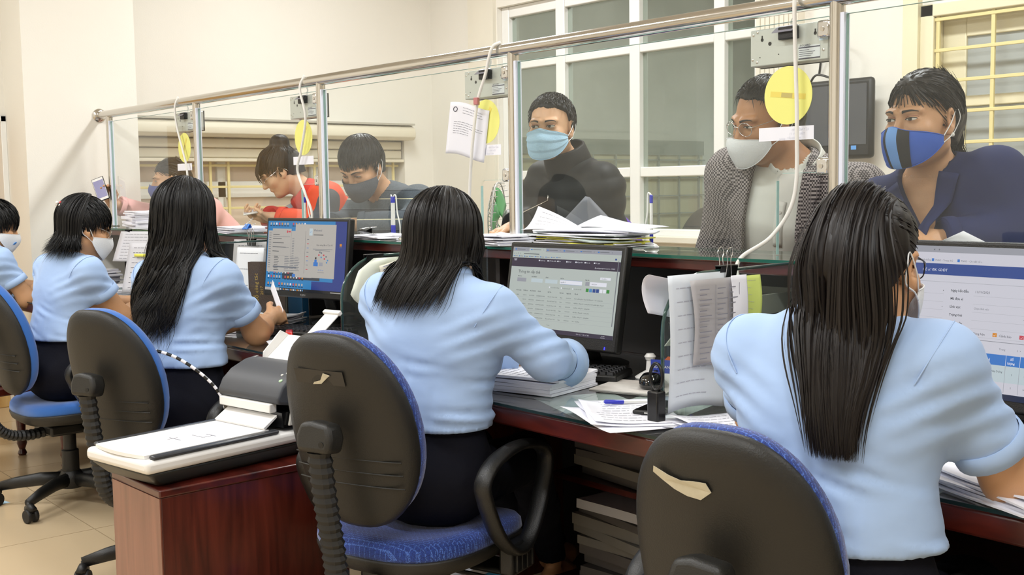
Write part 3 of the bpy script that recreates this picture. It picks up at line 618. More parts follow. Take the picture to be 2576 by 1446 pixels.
def ui_left(S):
    S.rect(0, 0, 1, 1, 's_desk', 0); S.rect(.86, .04, 1, 1, 's_desk2', 1); S.rect(.6, .04, .86, .16, 's_desk2', 1)
    S.rect(0, 0, 1, .042, 's_dark', 2); S.rect(.0, 0, .19, .04, 's_grey', 3)
    for k in range(14): S.rect(.20+.022*k, .012, .213+.022*k, .032, ('s_wtext', 's_sky', 's_orange', 's_grey')[k % 4], 4)
    S.rect(.84, .014, .97, .026, 's_grey', 4)
    for r, y in ((0, .945), (1, .185), (2, .085), (3, .25)):
        for k in range(13 if r != 3 else 8):
            if (k*7+r*3) % 11 == 5: continue
            S.rect(.03+.037*k, y, .048+.037*k, y+.03, ('s_grey', 's_wtext', 's_orange', 's_grey', 's_red')[(k*3+r) % 5], 2); S.rect(.025+.037*k, y-.022, .053+.037*k, y-.010, 's_navy', 2)
    S.rect(.22, .17, .70, .30, 's_text', 1)
    S.rect(.365, .21, .875, .955, 's_grey', 3)
    S.rect(.01, .265, .50, .86, 's_grey', 4); S.rect(.065, .50, .315, .89, 's_grey', 6); S.rect(.064, .499, .316, .50, 's_text', 6); S.rect(.315, .50, .316, .89, 's_text', 6)
    S.rect(.498, .265, .50, .86, 's_text', 5)
    for k in range(5): S.rect(.075, .80-.06*k, .16+.03*((k*5) % 4), .808-.06*k, 's_text', 7)
    S.rect(.075, .77, .30, .775, 's_ltext', 7); S.rect(.075, .62, .29, .625, 's_ltext', 7)
    S.rect(.255, .83, .27, .865, 's_red', 7); S.rect(.275, .838, .305, .857, 's_red', 7)
    for k in range(9):
        for c in (.10, .24, .31, .37): S.rect(c, .485-.024*k, c+.05+.004*((k*3) % 5), .492-.024*k, 's_text' if c < .2 else 's_ltext', 5)
    S.rect(.09, .33, .40, .352, 's_ltext', 5)
    for k in range(16): S.rect(.022, .82-.033*k, .05, .828-.033*k, 's_ltext', 5)
    for k in range(20): S.rect(.33, .75-.024*k, .355, .757-.024*k, 's_ltext', 5)
    S.txt(.60, .86, 'Welcome!', .042, 's_ltext', 7, bold=.0002); S.rect(.545, .80, .585, .90, 's_row', 5); S.txt(.553, .84, 'xT', .028, 's_head', 7)
    S.rect(.60, .805, .72, .815, 's_text', 6); S.txt(.64, .66, 'Chào mừng đến với Zalo PC', .030, 's_text', 7)
    S.rect(.60, .61, .84, .616, 's_ltext', 6); S.rect(.63, .59, .81, .596, 's_ltext', 6)
    S.rect(.615, .375, .67, .43, 's_head', 6); S.rect(.625, .43, .655, .465, 's_head', 6); S.rect(.633, .47, .65, .50, 's_dark', 6); S.rect(.685, .38, .73, .43, 's_line', 6)
    for k, (x, y) in enumerate(((.67, .52), (.70, .55), (.70, .49), (.74, .47), (.76, .50), (.78, .45), (.73, .52), (.68, .56), (.77, .42))): S.rect(x, y, x+.016, y+.022, ('s_red', 's_ltext', 's_sky')[k % 3], 6)
    S.txt(.675, .315, 'Bắt đầu ngay', .022, 's_head', 7); S.rect(.67, .285, .75, .29, 's_ltext', 6)
    S.rect(.35, .205, .39, .25, 's_head', 6); S.rect(.39, .205, .60, .25, 's_grey', 5)
    for k in range(8): S.rect(.52, .74-.06*k, .545, .748-.06*k, ('s_ltext', 's_red', 's_head')[k % 3], 6)
    S.rect(.925, .66, .95, .695, 's_orange', 3); S.rect(.92, .64, .955, .648, 's_ltext', 3)
def ui_mid(S):
    S.rect(0, 0, 1, 1, 's_pale', 0); S.rect(0, .95, 1, 1, 's_line', 1); S.rect(.16, .95, .32, .995, 's_pale', 2)
    for k in range(6): S.rect(.02+.155*k, .967, .035+.155*k, .98, 's_head', 3); S.rect(.04+.155*k, .970, .12+.155*k, .978, 's_ltext', 3); S.txt(.14+.155*k, .966, '×', .022, 's_text', 4)
    S.txt(.012, .915, '←  →  ↻  ⌂', .022, 's_text', 3); S.rect(.11, .917, .26, .925, 's_text', 3)
    for k in range(9): S.rect(.01+.052*k, .885, .02+.052*k, .896, 's_head', 3); S.rect(.023+.052*k, .887, .05+.052*k, .893, 's_ltext', 3)
    S.rect(.95, .89, .965, .91, 's_blue', 3)
    S.rect(0, .765, 1, .872, 's_purple', 1); S.txt(.02, .835, 'TST', .030, 's_wtext', 3, bold=.0002)
    for k, tx in enumerate(('Danh mục', 'HTG Báo hiểm', 'Tra', 'Sổ thẻ', 'Hộ gia đình', 'Báo cáo', 'Trợ giúp')): S.rect(.262+.083*k+.01*(k > 1), .84, .274+.083*k+.01*(k > 1), .855, 's_wtext', 3); S.txt(.278+.083*k+.01*(k > 1), .841, tx, .019, 's_wtext', 3)
    S.txt(.78, .785, '♟ tst3@quangbinh.vss.gov.vn - 004403', .019, 's_wtext', 3)
    S.txt(.075, .69, 'Thông tin cấp thẻ', .050, 's_text', 3)
    for x, a in ((.075, 'Mã đơn vị'), (.21, 'Mã số BHXH'), (.345, 'Số thẻ'), (.485, 'Họ Tên'), (.71, 'Ngày sinh')): S.txt(x, .645, a, .016, 's_text', 3, bold=.0001)
    for x0, x1, m in ((.072, .16, 's_line'), (.21, .32, 's_row'), (.345, .46, 's_row'), (.483, .685, 's_wtext'), (.715, .75, 's_line'), (.755, .90, 's_wtext')): S.rect(x0, .585, x1, .63, m, 2)
    S.rect(.482, .583, .686, .585, 's_head', 3); S.rect(.482, .63, .686, .632, 's_head', 3); S.txt(.49, .60, 'nguyễn đ', .020, 's_text', 4); S.txt(.77, .60, '08/05/2009', .018, 's_text', 4)
    S.rect(.84, .66, .93, .69, 's_wtext', 2); S.txt(.85, .668, 'Chi tiết ẩn ▾', .017, 's_text', 3)
    for x, a in ((.40, 'Tra cứu thẻ di động'), (.51, 'Tra cứu toàn quốc'), (.615, 'Tra cứu toàn tỉnh')): S.rect(x-.012, .53, x-.003, .547, 's_wtext', 2); S.txt(x, .531, a, .017, 's_text', 3)
    for k, m in enumerate(('s_green', 's_sky', 's_blue', 's_blue', 's_wtext', 's_wtext', 's_green')): S.rect(.725+.03*k, .515, .75+.03*k, .555, m, 2)
    for x, a in ((.075, 'Mã cơ quan'), (.145, 'Mã đơn vị'), (.21, 'Mã số BHXH'), (.285, 'Số thẻ'), (.38, 'Họ Tên'), (.49, 'Giới tính'), (.555, 'Ngày sinh'), (.63, 'Địa chỉ')): S.txt(x, .475, a, .018, 's_text', 3, bold=.0001)
    for r in range(6):
        y = .42-.052*r; S.rect(.06, y-.017, .97, y-.0155, 's_line', 2)
        for x, a in ((.08, '04403'), (.145, 'HA5002'), (.205, '4421523546'), (.275, 'GD4444421523546'), (.385, 'Đoàn Bá Thành Tuấn'), (.50, 'Nam'), (.555, '09/09/2009'), (.63, ('Phường Đồng Hải - Thành Phố Đồng Hới - Tỉnh Quảng Bình', 'Hải Đình - Đồng Hới - Quảng Bình, Phường Bắc Nghĩa, Thành P', 'Hải Đình - Đồng Hới - Quảng Bình', 'Hải Đình - Đồng Hới - Quảng Bình', 'Hải Đình - Đồng Hới - Quảng Bình', 'TK 3 - Hải Đình')[r])): S.txt(x, y, a, .0175, 's_text', 3)
    S.txt(.40, .09, '1  trang', .016, 's_text', 3)
    S.rect(0, 0, 1, .05, 's_purple', 4); S.txt(.68, .018, '77°F  Rain   ^  ▣ ◫ ◁  VIE', .018, 's_wtext', 5); S.txt(.90, .028, '9:52 AM', .015, 's_wtext', 5); S.txt(.895, .010, '10/12/2021', .015, 's_wtext', 5); S.rect(.43, .012, .45, .036, 's_orange', 5)
    S.rect(.978, .15, .985, .88, 's_ltext', 3)
def ui_right(S):
    S.rect(0, 0, 1, 1, 's_white', 0); S.rect(0, .955, 1, 1, 's_line', 1); S.txt(.155, .965, '×   +', .026, 's_text', 3)
    for x, a in ((.06, 'Đăng nhập hệ thống'), (.165, 'TNHS - Trang chủ'), (.275, 'TNHS - Chi tiết hồ s...')): S.rect(x-.014, .893, x-.004, .912, 's_head', 3); S.txt(x, .895, a, .018, 's_ltext', 3)
    S.rect(0, .80, 1, .878, 's_blue', 2); S.txt(.035, .825, 'Hồ sơ', .026, 's_wtext', 4); S.txt(.115, .825, 'Hồ sơ ĐK GDĐT', .026, 's_wtext', 4); S.txt(.59, .825, 'Văn Phòng', .026, 's_wtext', 4)
    S.rect(0, .752, 1, .754, 's_line', 2)
    for k, (a, b, c) in enumerate((('Ngày nhận', 'Ngày bắt đầu', 'Đến ngày'), ('Chọn mã cơ quan', 'Mã đơn vị', 'Số hồ sơ'), ('Chọn loại hồ sơ', 'Lĩnh vực', 'Thủ tục'), ('Chọn mã hạn', 'Trạng thái', 'Số BHXH'), ('', 'Người nộp', 'Số bưu điện'), ('Chọn Thôn xã', 'Xử lý HS', ''))):
        y = .69-.055*k; S.txt(.03, y-.01, a, .019, 's_ltext', 3); S.txt(.245, y, b, .023, 's_text', 3, bold=.00012); S.txt(.585, y, c, .023, 's_text', 3, bold=.00012)
        S.rect(.03, y-.02, .215, y-.019, 's_line', 2); S.rect(.34, y-.02, .555, y-.019, 's_line', 2)
    S.txt(.345, .69, '11/10/2021', .024, 's_text', 3); S.txt(.345, .58, 'Chọn lĩnh vực', .019, 's_ltext', 3)
    for x, y in ((.21, .685), (.21, .575), (.21, .41), (.545, .685), (.545, .525)): S.txt(x, y, '▾', .024, 's_text', 3)
    for x, m, a in ((.325, 's_green', 'Đúng hạn'), (.43, 's_orange', 'Cảnh báo'), (.535, 's_red', 'Muộn')): S.rect(x, .408, x+.017, .434, m, 3); S.txt(x+.003, .411, '✓', .022, 's_wtext', 5); S.txt(x+.025, .411, a, .022, 's_text', 4)
    S.rect(0, .375, 1, .378, 's_ltext', 2); S.txt(.46, .325, 'Trang', .019, 's_ltext', 3); S.txt(.53, .325, '1  ▾', .019, 's_text', 3); S.txt(.585, .325, 'Số dòng', .019, 's_ltext', 3); S.txt(.665, .325, '15', .019, 's_text', 3)
    S.rect(0, .225, 1, .295, 's_head', 2)
    for x in (.17, .265, .315, .49, .545, .645, .75): S.rect(x, .045, x+.0015, .225, 's_line', 4); S.rect(x, .225, x+.0015, .295, 's_wtext', 4)
    for x, a in ((.19, 'Quy trình'), (.272, 'Bước'), (.375, 'Tên đơn vị'), (.508, 'Số'), (.498, 'lượng'), (.575, 'Kết quả')): S.txt(x, .25 if a not in ('Số', 'lượng') else (.265 if a == 'Số' else .238), a, .021, 's_wtext', 5, bold=.00015)
    S.rect(0, .115, 1, .225, 's_row', 2)
    S.txt(.287, .165, '2', .019, 's_ltext', 5); S.txt(.317, .178, 'Công ty TNHH Kiến Trúc Xây Dựng', .019, 's_text', 5); S.txt(.317, .155, 'A2', .019, 's_text', 5); S.txt(.515, .165, '1', .019, 's_text', 5); S.txt(.565, .165, 'Hồ sơ hợp lệ', .019, 's_text', 5)
    S.txt(.325, .078, 'Bộ Gas Petrolimex Đà Nẵng', .019, 's_text', 5); S.txt(.515, .078, '1', .019, 's_text', 5); S.txt(.565, .078, 'Hồ sơ hợp lệ', .019, 's_text', 5)
    S.rect(0, 0, 1, .04, 's_navy', 5)
monitor('monitor showing a blue desktop with open windows, left of centre', (-3.86, 2.16, .7505), R_(9), 6, .475, .272, .022, ui_left, 'FUJITSU', .135)
t = monitor('monitor with a purple-bar web form titled Thông tin cấp thẻ, in the middle', (-2.40, 2.15, .7505), R_(4), 10, .425, .245, .036, ui_mid, '', .105, bez=.015)
mb = MB(); m4 = TM((0, 0, .105), rx=-R_(10)); mb.lathe([(.0105, 0), (.0105, .0006)], m4 @ Vector((0, -.0003, -.018)), (m4.to_3x3() @ Vector((0, -1, 0))), 20); lg = mb.build('brand_badge', 'grey_plastic', t)
mb = MB(); mb.text('hp', .014, m4 @ Matrix(((1, 0, .25, 0), (0, 0, -1, -.0013), (0, 1, 0, -.0215), (0, 0, 0, 1))), 'CENTER'); mb.build('brand_mark', 'black', lg)
mb = MB(); mb.box(.185, .188, -.0012, -.0003, -.028, -.020, m4); mb.build('power_led', mat('led_blue', '#2020ff', .4, emis='#3030ff', estr=3), t)
monitor('large monitor with a white and blue web form at the right edge', (-1.09, 2.16, .7505), R_(-2), 7, .53, .30, .024, ui_right, '', .09)
# ---- keyboards, mouse
mat('key', '#232325', .4)
def keyboard(label, loc, rz):
    t = thing('keyboard', label, 'keyboard', loc, rz, 'keyboards on the desk')
    frustum(MB(), -.225, .225, -.078, .078, 0, -.222, .222, -.075, .075, .018).build('case', 'black_plastic', t, bevel=.004)
    me = None
    for r in range(6):
        for k in range(21):
            if r == 0 and k in (4, 9): continue
            if r == 5 and 4 <= k <= 8: continue
            x = -.212+.0205*k+(.004 if k > 14 else 0); y = .060-.0235*r-(.006 if r > 0 else 0)*0
            if me is None:
                o = frustum(MB(), -.0088, .0088, -.0098, .0098, 0, -.0068, .0068, -.0075, .0075, .007).build('key', 'key', t); me = o
            else: o = me.copy(); COL.objects.link(o); o.parent = t
            o.location = (x, y, .0182)
    frustum(MB(), -.05, .05, -.0098, .0098, .0182, -.048, .048, -.0075, .0075, .025).build('space_bar', 'key', t).location = (-.09, -.0575, 0)
    return t
k1 = keyboard('black keyboard under the middle monitor', (-2.37, 2.09, .7505), R_(28))
dup(k1, 'black keyboard below the blue desktop monitor', (-3.70, 2.04, .7505), R_(22))
dup(k1, 'black keyboard below the large right monitor', (-.86, 2.10, .7505), R_(4))
t = thing('mouse', 'black glossy computer mouse beside the grey letter trays', 'mouse', (-2.02, 2.14, .7505), R_(25))
def o_m(th): return .031*math.cos(th), .052*math.sin(th)
ring_surface(o_m, [(.9, 0), (1, .006), (1, .014), (.92, .026), (.7, .035), (.35, .0385), (.02, .039)], lambda a, b, d: (a, b, d-.0*b), 28).build('shell', mat('gloss_black', '#0d0d0f', .08, coat=1), t, smooth='all')
mb = MB(); mb.lathe([(.004, -.004), (.009, -.003), (.009, .003), (.004, .004)], (0, .028, .031), (1, 0, 0), 14); mb.build('wheel', 'rubber', t, smooth=True)
MB().box(-.0006, .0006, .008, .05, .024, .0368).build('button_seam', 'black', t)
o = MB().box(-.10, .10, -.085, .085, 0, .003).build('mouse_pad', mat('pad_print', '#c9c3bd', .6, var=.15, vscale=40)); o.location = (-2.05, 2.12, .7502); o.rotation_euler.z = R_(20); tag(o, 'pale printed mouse pad under the black mouse', 'mouse pad')
o.location.z = .7498
t.location.z = .753
# ---- glass dividers between the places
def divider(x, label, y0=1.83):
    t = thing('glass_divider', label, 'divider', (x, 2.05, .7505))
    pts = [(y0, 0), (y0, .20)]+[(y0+.14*(1-math.cos(k*PI/16)), .20+.125*math.sin(k*PI/16)) for k in range(1, 9)]+[(2.30, .328), (2.30, 0)]
    m4 = Matrix(((0, 0, 1, -.004), (1, 0, 0, -2.05), (0, 1, 0, 0), (0, 0, 0, 1)))
    mb = MB(); mb.prism(pts, .008, m4); g = mb.build('sheet', 'divider_glass', t)
    mb = MB(); mb.tube([Vector((0, p[0]-2.05, p[1])) for p in pts[:-1]], .0042, 6); mb.build('polished_edge', mat('edge_teal', '#2c4a46', .12, coat=.6), g, smooth='all')
    return t
divider(-1.70, 'curved glass desk divider between the middle and right places', 1.835)
divider(-2.90, 'curved glass desk divider left of the middle place', 1.75)
divider(-4.12, 'curved glass desk divider behind the long-haired clerk', 1.82)
# ---- paper helpers
def sheet(name, fn, label, m='paper', nu=10, nv=10, cat='paper', group=None, parent=None, th=.0006):
    mb = MB(); mb.grid(fn, nu, nv, th); o = mb.build(name, m, parent, smooth='all')
    if parent is None: tag(o, label, cat, group)
    return o
def print_lines(fn, rows, parent, m='ink_light', x0=.12, x1=.88, y0=.1, y1=.9, off=.0006, seed=1, thick=.006):
    """rows of print on a sheet fn(u,v)"""
    r = random.Random(seed); mb = MB()
    for k in range(rows):
        v = y1-(y1-y0)*k/max(1, rows-1); e = x1-(x1-x0)*r.random()*.5
        u = x0
        while u < e-.02:
            w = min(.03+.07*r.random(), e-u)
            q = [Vector(fn(a, b)) for a, b in ((u, v), (u+w, v), (u+w, v+thick*1.4), (u, v+thick*1.4))]
            n = (q[1]-q[0]).cross(q[3]-q[0]); n = n.normalized()*off if n.length > 0 else Vector()
            mb.add([p+n for p in q], [(0, 1, 2, 3)]); u += w+.015
    return mb.build('printed_lines', m, parent, kind='stuff')
def stack(label, loc, rz, n, size=(.21, .297), spread=.008, twist=3, th=(.002, .006), seed=1, lines=8, mats=('paper',), cat='paper stack', curl=.004, group=None):
    t = thing('paper_stack', label, cat, loc, rz, group); r = random.Random(seed); z = 0
    for k in range(n):
        h = r.uniform(*th); a = R_(r.gauss(0, twist)); dx, dy = r.gauss(0, spread), r.gauss(0, spread); m4 = TM((dx, dy, z), rz=a)
        cu = curl*(1 if k < n-1 else 1.5); ph = r.random()*6
        def fn(u, v, m4=m4, h=h, cu=cu, ph=ph): return m4 @ Vector(((u-.5)*size[0], (v-.5)*size[1], h+cu*max(0, abs(u-.5)*2-.6)**2*(2 if k == n-1 else .5)+cu*.15*math.sin(5*v+ph)))
        mb = MB(); mb.grid(fn, 6, 6, h*.96); o = mb.build('sheets', mats[r.randrange(len(mats))] if k < n-1 else 'paper', t, smooth=True)
        if k == n-1 and lines: print_lines(fn, lines, o, seed=seed)
        z += h+.0003
    return t
PZ = .7500
# middle place: thick opened bundle
t = stack('thick printed paper bundle under the middle clerk\'s sleeve', (-2.27, 1.93, PZ), R_(105), 5, (.21, .297), .003, 2, (.006, .009), 3, 12, curl=.006)
# loose sheets right of it at desk edge
def fan(label, loc, rz, n, seed, size=(.21, .297), rough=.02, group=None):
    t = thing('loose_papers', label, 'papers', loc, rz, group); r = random.Random(seed)
    for k in range(n):
        m4 = TM((r.gauss(0, .012), r.gauss(0, .012), .0012*k), rz=R_(r.gauss(0, 10))); a, b, c = r.random()*6, r.random()*3+2, r.random()
        def fn(u, v, m4=m4, a=a, b=b, c=c, k=k):
            e = max(0, .5-u)*2; return m4 @ Vector(((u-.5)*size[0], (v-.5)*size[1], .002+.0012*k+rough*(e**2)*(.5+.5*math.sin(a+b*v))*(.4+c)))
        mb = MB(); mb.grid(fn, 12, 12, .0006); o = mb.build('sheet', 'paper', t, smooth='all')
        if k == n-1: print_lines(fn, 9, o, seed=seed)
    return t
fan('crumpled loose sheets at the desk edge left of the phone', (-1.80, 1.84, PZ), R_(65), 4, 5, (.20, .28))
fan('loose sheets at the desk edge behind the right chair', (-1.52, 1.90, PZ), R_(80), 4, 9, (.20, .27), .012)
fan('printed sheet and papers beside the right clerk\'s waist', (-1.20, 1.93, PZ), R_(20), 4, 12, (.20, .28), .012)
stack('rough paper bundle under the right clerk\'s elbow', (-.90, 1.86, PZ), R_(70), 5, (.20, .28), .012, 8, (.003, .006), 14, 0, curl=.012)
for i, (x, y, a) in enumerate(((-1.98, 1.90, 70), (-1.88, 2.06, 15), (-1.12, 1.84, 8))):
    o = MB().box(-.105, .105, -.148, .148, 0, .0006).build('sheet_under_glass', mat('paper_tint', '#aebab6', .5)); o.location = (x, y, .7422-.0006+.0008*0); o.rotation_euler.z = R_(a)
    o.location.z = .7421; tag(o, ('greenish sheet under the desk glass by the middle bundle', 'greenish sheet under the desk glass near the mouse', 'greenish sheet under the desk glass at the right')[i], 'paper')
# phone and black clip stand, pens
t = thing('phone', 'black smartphone lying on the loose sheets by the glass divider', 'phone', (-1.775, 1.905, .760), R_(20))
MB().box(-.036, .036, -.072, .072, 0, .009).build('case', 'black_plastic', t, bevel=.003)
MB().box(-.033, .033, -.068, .068, .0091, .0096).build('display', 'gloss_black', t)
MB().box(-.006, .006, -.0728, -.0718, .003, .006).build('charging_port', 'grey_plastic', t)
t = thing('cable_clamp', 'black clamp with looped cable at the foot of the divider', 'clamp', (-1.70, 1.815, PZ))
MB().box(-.016, .016, -.014, .014, 0, .075).build('body', 'black', t, bevel=.004)
mb = MB(); mb.tube([Vector((.0, 0, .075))+Vector((.018*math.cos(a), 0, .03+.03*math.sin(a))) for a in [k*2*PI/20 for k in range(20)]], .004, 6, closed=True); mb.build('cable_loop', 'black', t, smooth='all')
def pen(label, loc, rot, cap='blue_plastic', body='white_plastic', group='pens', L=.14):
    t = thing('pen', label, 'pen', loc); t.rotation_euler = rot; t['group'] = group
    mb = MB(); mb.lathe([(.0012, 0), (.004, .012), (.0045, .02), (.0045, L-.02)], (0, 0, 0), (0, 0, 1), 10); mb.build('barrel', body, t, smooth=True)
    mb = MB(); mb.lathe([(.0049, L-.045), (.0052, L-.04), (.0052, L), (.003, L+.003)], (0, 0, 0), (0, 0, 1), 10); mb.build('cap', cap, t, smooth=True)
    return t
pen('white pen with blue cap on the desk behind the black clamp', (-1.84, 1.98, .7585), (R_(86), 0, R_(-25)))
# letter trays
def trays(label, loc, rz):
    t = thing('letter_tray', label, 'letter tray', loc, rz)
    for k in range(3):
        z = .006+.095*k
        mb = MB(); W, D = .25, .32
        mb.box(-W/2, W/2, -D/2, D/2, z, z+.004)
        tr = mb.build('tray', 'tray_grey', t)
        for s in (-1, 1):
            mb = MB(); mb.prism([(-D/2-.02, 0), (D/2, 0), (D/2, .05), (-D/2+.06, .05), (-D/2+.02, .03)], .004, TM((0, 0, 0)) @ Matrix(((0, 0, 1, s*W/2-.002), (1, 0, 0, 0), (0, 1, 0, z), (0, 0, 0, 1)))); mb.build('tray_side', 'tray_grey', tr, bevel=.001)
        MB().box(-W/2, W/2, D/2-.004, D/2, z, z+.045).build('tray_back', 'tray_grey', tr)
        if k < 2:
            for s in (-1, 1):
                for y in (-D/2+.05, D/2-.03): MB().box(s*W/2-.006, s*W/2+.006, y-.008, y+.008, z+.03, z+.097).build('riser', 'tray_grey', tr)
    return t
trays('three-tier grey plastic letter tray behind the hanging papers', (-1.92, 2.39, PZ), R_(3))
stack('papers in the top letter tray', (-1.92, 2.39, .948), R_(3), 5, (.21, .29), .006, 4, (.003, .005), 22, 0)
stack('papers in the middle letter tray', (-1.92, 2.39, .853), R_(3), 4, (.21, .29), .006, 4, (.003, .005), 23, 0)
o = thing('desk_sign', 'small blue printed card leaning on the letter tray', 'sign', (-2.035, 2.20, PZ), R_(25))
MB().box(-.035, .035, 0, .003, .03, .065).build('card', mat('card_blue', '#2a3f9e', .4), o); mb = MB(); mb.text('BIDV BANK', .011, Matrix(((1, 0, 0, -.031), (0, 0, -1, -.0005), (0, 1, 0, .043), (0, 0, 0, 1)))); mb.build('lettering', 'white_plastic', o)
frustum(MB(), -.035, .035, -.015, .03, 0, -.033, .033, 0, .006, .03).build('foot', 'grey_plastic', o)
t = thing('pen_cup', 'clear pen cup with a coloured star emblem behind the mouse', 'pen cup', (-2.10, 2.34, PZ))
mb = MB(); mb.lathe([(.036, 0), (.04, .002), (.042, .10), (.040, .10), (.037, .006)], (0, 0, 0), (0, 0, 1), 24); mb.build('cup', mat('smoke_plastic', '#20222a', .15, alpha=.5), t, smooth=True)
mb = MB(); mb.prism([(-.022, .0), (-.012, -.006), (0, -.020), (.012, -.006), (.022, 0), (.008, .012), (-.008, .012)], .001, Matrix(((1, 0, 0, 0), (0, 0, -1, -.0425), (0, 1, 0, .045), (0, 0, 0, 1)))); mb.build('emblem', mat('emblem_orange', '#d8662a', .4), t)
for s in (-1, 1): MB().box(s*.026-.006, s*.026+.006, -.0432, -.042, .035, .052, Matrix.Identity(4)).build('emblem_wing', 'blue_plastic', t)
for k, (dx, dy, a, b) in enumerate(((-.02, 0, .12, -.1), (.015, .01, -.1, .15), (.0, -.018, .2, .05), (.02, -.012, .05, .2))):
    pen(('black pen leaning left in the clear cup behind the mouse', 'blue pen in the clear cup behind the mouse', 'grey pen with red cap in the clear cup', 'black pen leaning right in the clear cup')[k], (-2.10+dx*.6, 2.34+dy*.6, PZ+.006), (a, b, 0), ('black', 'blue_plastic', 'ink_red', 'black')[k], ('dark_plastic', 'blue_plastic', 'grey_plastic', 'dark_plastic')[k], 'pens in the cup')
t = thing('webcam_stand', 'white plastic stand between keyboard and mouse', 'stand', (-2.13, 2.25, PZ))
mb = MB(); mb.lathe([(.04, 0), (.042, .004), (.03, .012), (.012, .022), (.010, .05), (.013, .052)], (0, 0, 0), (0, 0, 1), 24); mb.build('foot', 'white_plastic', t, smooth=True)
mb = MB(); mb.lathe([(.012, 0), (.016, .008), (.010, .016)], (0, 0, .052), (0, 0, 1), 18); mb.build('head', 'white_plastic', t, smooth=True)
# ---- binder clips
def binder_clip(label, loc, rot, w=.05, m='black', up=True, group='binder clips'):
    t = thing('binder_clip', label, 'binder clip', loc); t.rotation_euler = rot; t['group'] = group
    mb = MB(); mb.prism([(-.004, 0), (.004, 0), (.016, .032), (.0145, .032), (.003, .0012), (-.003, .0012), (-.0145, .032), (-.016, .032)][::-1], w, Matrix(((0, 0, 1, -w/2), (1, 0, 0, 0), (0, -1, 0, .0), (0, 0, 0, 1)))) if False else None
    mb = MB()
    for s in (-1, 1): mb.prism([(0, 0), (w, 0), (w*.97, .03), (w*.03, .03)], .0012, TM((-w/2, s*.0012, -.03), rx=R_(90)+s*R_(0) if False else R_(90)-s*.28))
    mb.build('spring_body', m, t)
    mb = MB(); mb.box(-w/2, w/2, -.009, .009, -.0015, .001); mb.build('spine', m, t, bevel=.0008)
    for s in (-1, 1):
        if up: pts = [(-w*.22, s*.008, -.03), (-w*.16, s*.012, .012), (-w*.24, s*.013, .028), (-w*.12, s*.014, .04), (w*.05, s*.014, .04), (w*.1, s*.013, .028), (w*.02, s*.012, .012), (w*.14, s*.008, -.03)]
        else: pts = [(-w*.22, s*.010, -.028), (-w*.12, s*.013, -.06), (-w*.16, s*.0135, -.072), (-w*.05, s*.0135, -.08), (w*.06, s*.0135, -.08), (w*.14, s*.0135, -.072), (w*.08, s*.013, -.06), (w*.2, s*.010, -.028)]
        mb = MB(); mb.tube(spline(pts, 5), .0012, 6); mb.build('wire_handle', 'chrome', t, smooth='all')
    return t
binder_clip('large black binder clip with upright wire handles on the right divider', (-1.70, 2.05, 1.087), (0, 0, R_(90)), .062, 'black', True)
binder_clip('large black binder clip with a note on the left divider', (-2.90, 1.865, 1.079), (R_(0), 0, R_(90)), .062, 'black', False)
# ---- sheets hanging on the dividers
def hang(label, x, y0, y1, z0, z1, m='paper', bulge=.02, side=1, name='hanging_sheet', skew=0, lines=0, ph=0, lm='ink_light', top=.012, group=None, curl=0, base=.0065):
    def fn(u, v):
        d = (1-v); return (x+side*(base+bulge*math.sin(PI*min(1, d*1.05))*(.6+.4*math.sin(3*u+ph))+curl*max(0, d-.55)**2*2), y0+(y1-y0)*u+skew*d, z0+(z1-z0)*v+.012*math.sin(3*u+ph)*d)
    o = sheet(name, fn, label, m, 12, 14, group=group)
    if lines: print_lines(fn, lines, o, lm if lm != 'ink_light' else 'ink_faint', seed=int(abs(y0*100)), off=.0008, thick=.004)
    return o
hang('long pale sheet hanging from the right divider down to the desk', -1.70, 1.845, 2.04, .765, 1.075, mat('paper_sheer', '#dfe6ee', .6), .010, 1, lines=9, ph=.5)
hang('grey photocopied name list clipped over the right divider', -1.70, 1.90, 2.085, .86, 1.062, mat('paper_copy', '#b9b6b8', .7, var=.08, vscale=25), .010, 1, lines=0, ph=1.5, skew=.01, base=.022)
def nl(u, v): return (-1.70+.0065+.032+.0*u, 1.905+.16*u, .875+.175*v)
mb = MB()
for k in range(15):
    z = .875+.0118*k
    for (a, b) in ((1.915, 1.955), (1.975, 2.01), (2.018, 2.045)): mb.box(-1.6625, -1.6620, a, b-.008*((k*5) % 3), z, z+.0022)
for yv in (1.968, 2.014, 2.05): mb.box(-1.6625, -1.6621, yv, yv+.0012, .87, 1.05)
o = mb.build('list_print', 'ink_light', kind='stuff'); o.parent = [q for q in bpy.data.objects if q.get('label', '').startswith('grey photocopied')][0]
hang('white page folded over the top of the right divider', -1.70, 2.03, 2.085, .90, 1.066, 'paper', .01, 1, ph=.2, lines=0, base=.030)
hang('lime green handwritten note beside the binder clip', -1.70, 2.085, 2.165, .945, 1.06, 'green_note', .02, 1, lines=7, ph=2.5, skew=.0)
hang('white handwritten note under the lime green one', -1.70, 2.075, 2.15, .915, .975, 'paper', .012, 1, lines=4, ph=2, lm='ink_blue')
def curlfn(u, v): 
    a = v*2.6; return (-1.70-.004-.030*math.sin(a)-.01*v, 1.80+.10*u+.02*v, 1.06-.02*u+.02*math.cos(a)-.05*v*v)
sheet('curled_sheet', curlfn, 'white page curling over the corner of the right divider', 'paper', 8, 14)
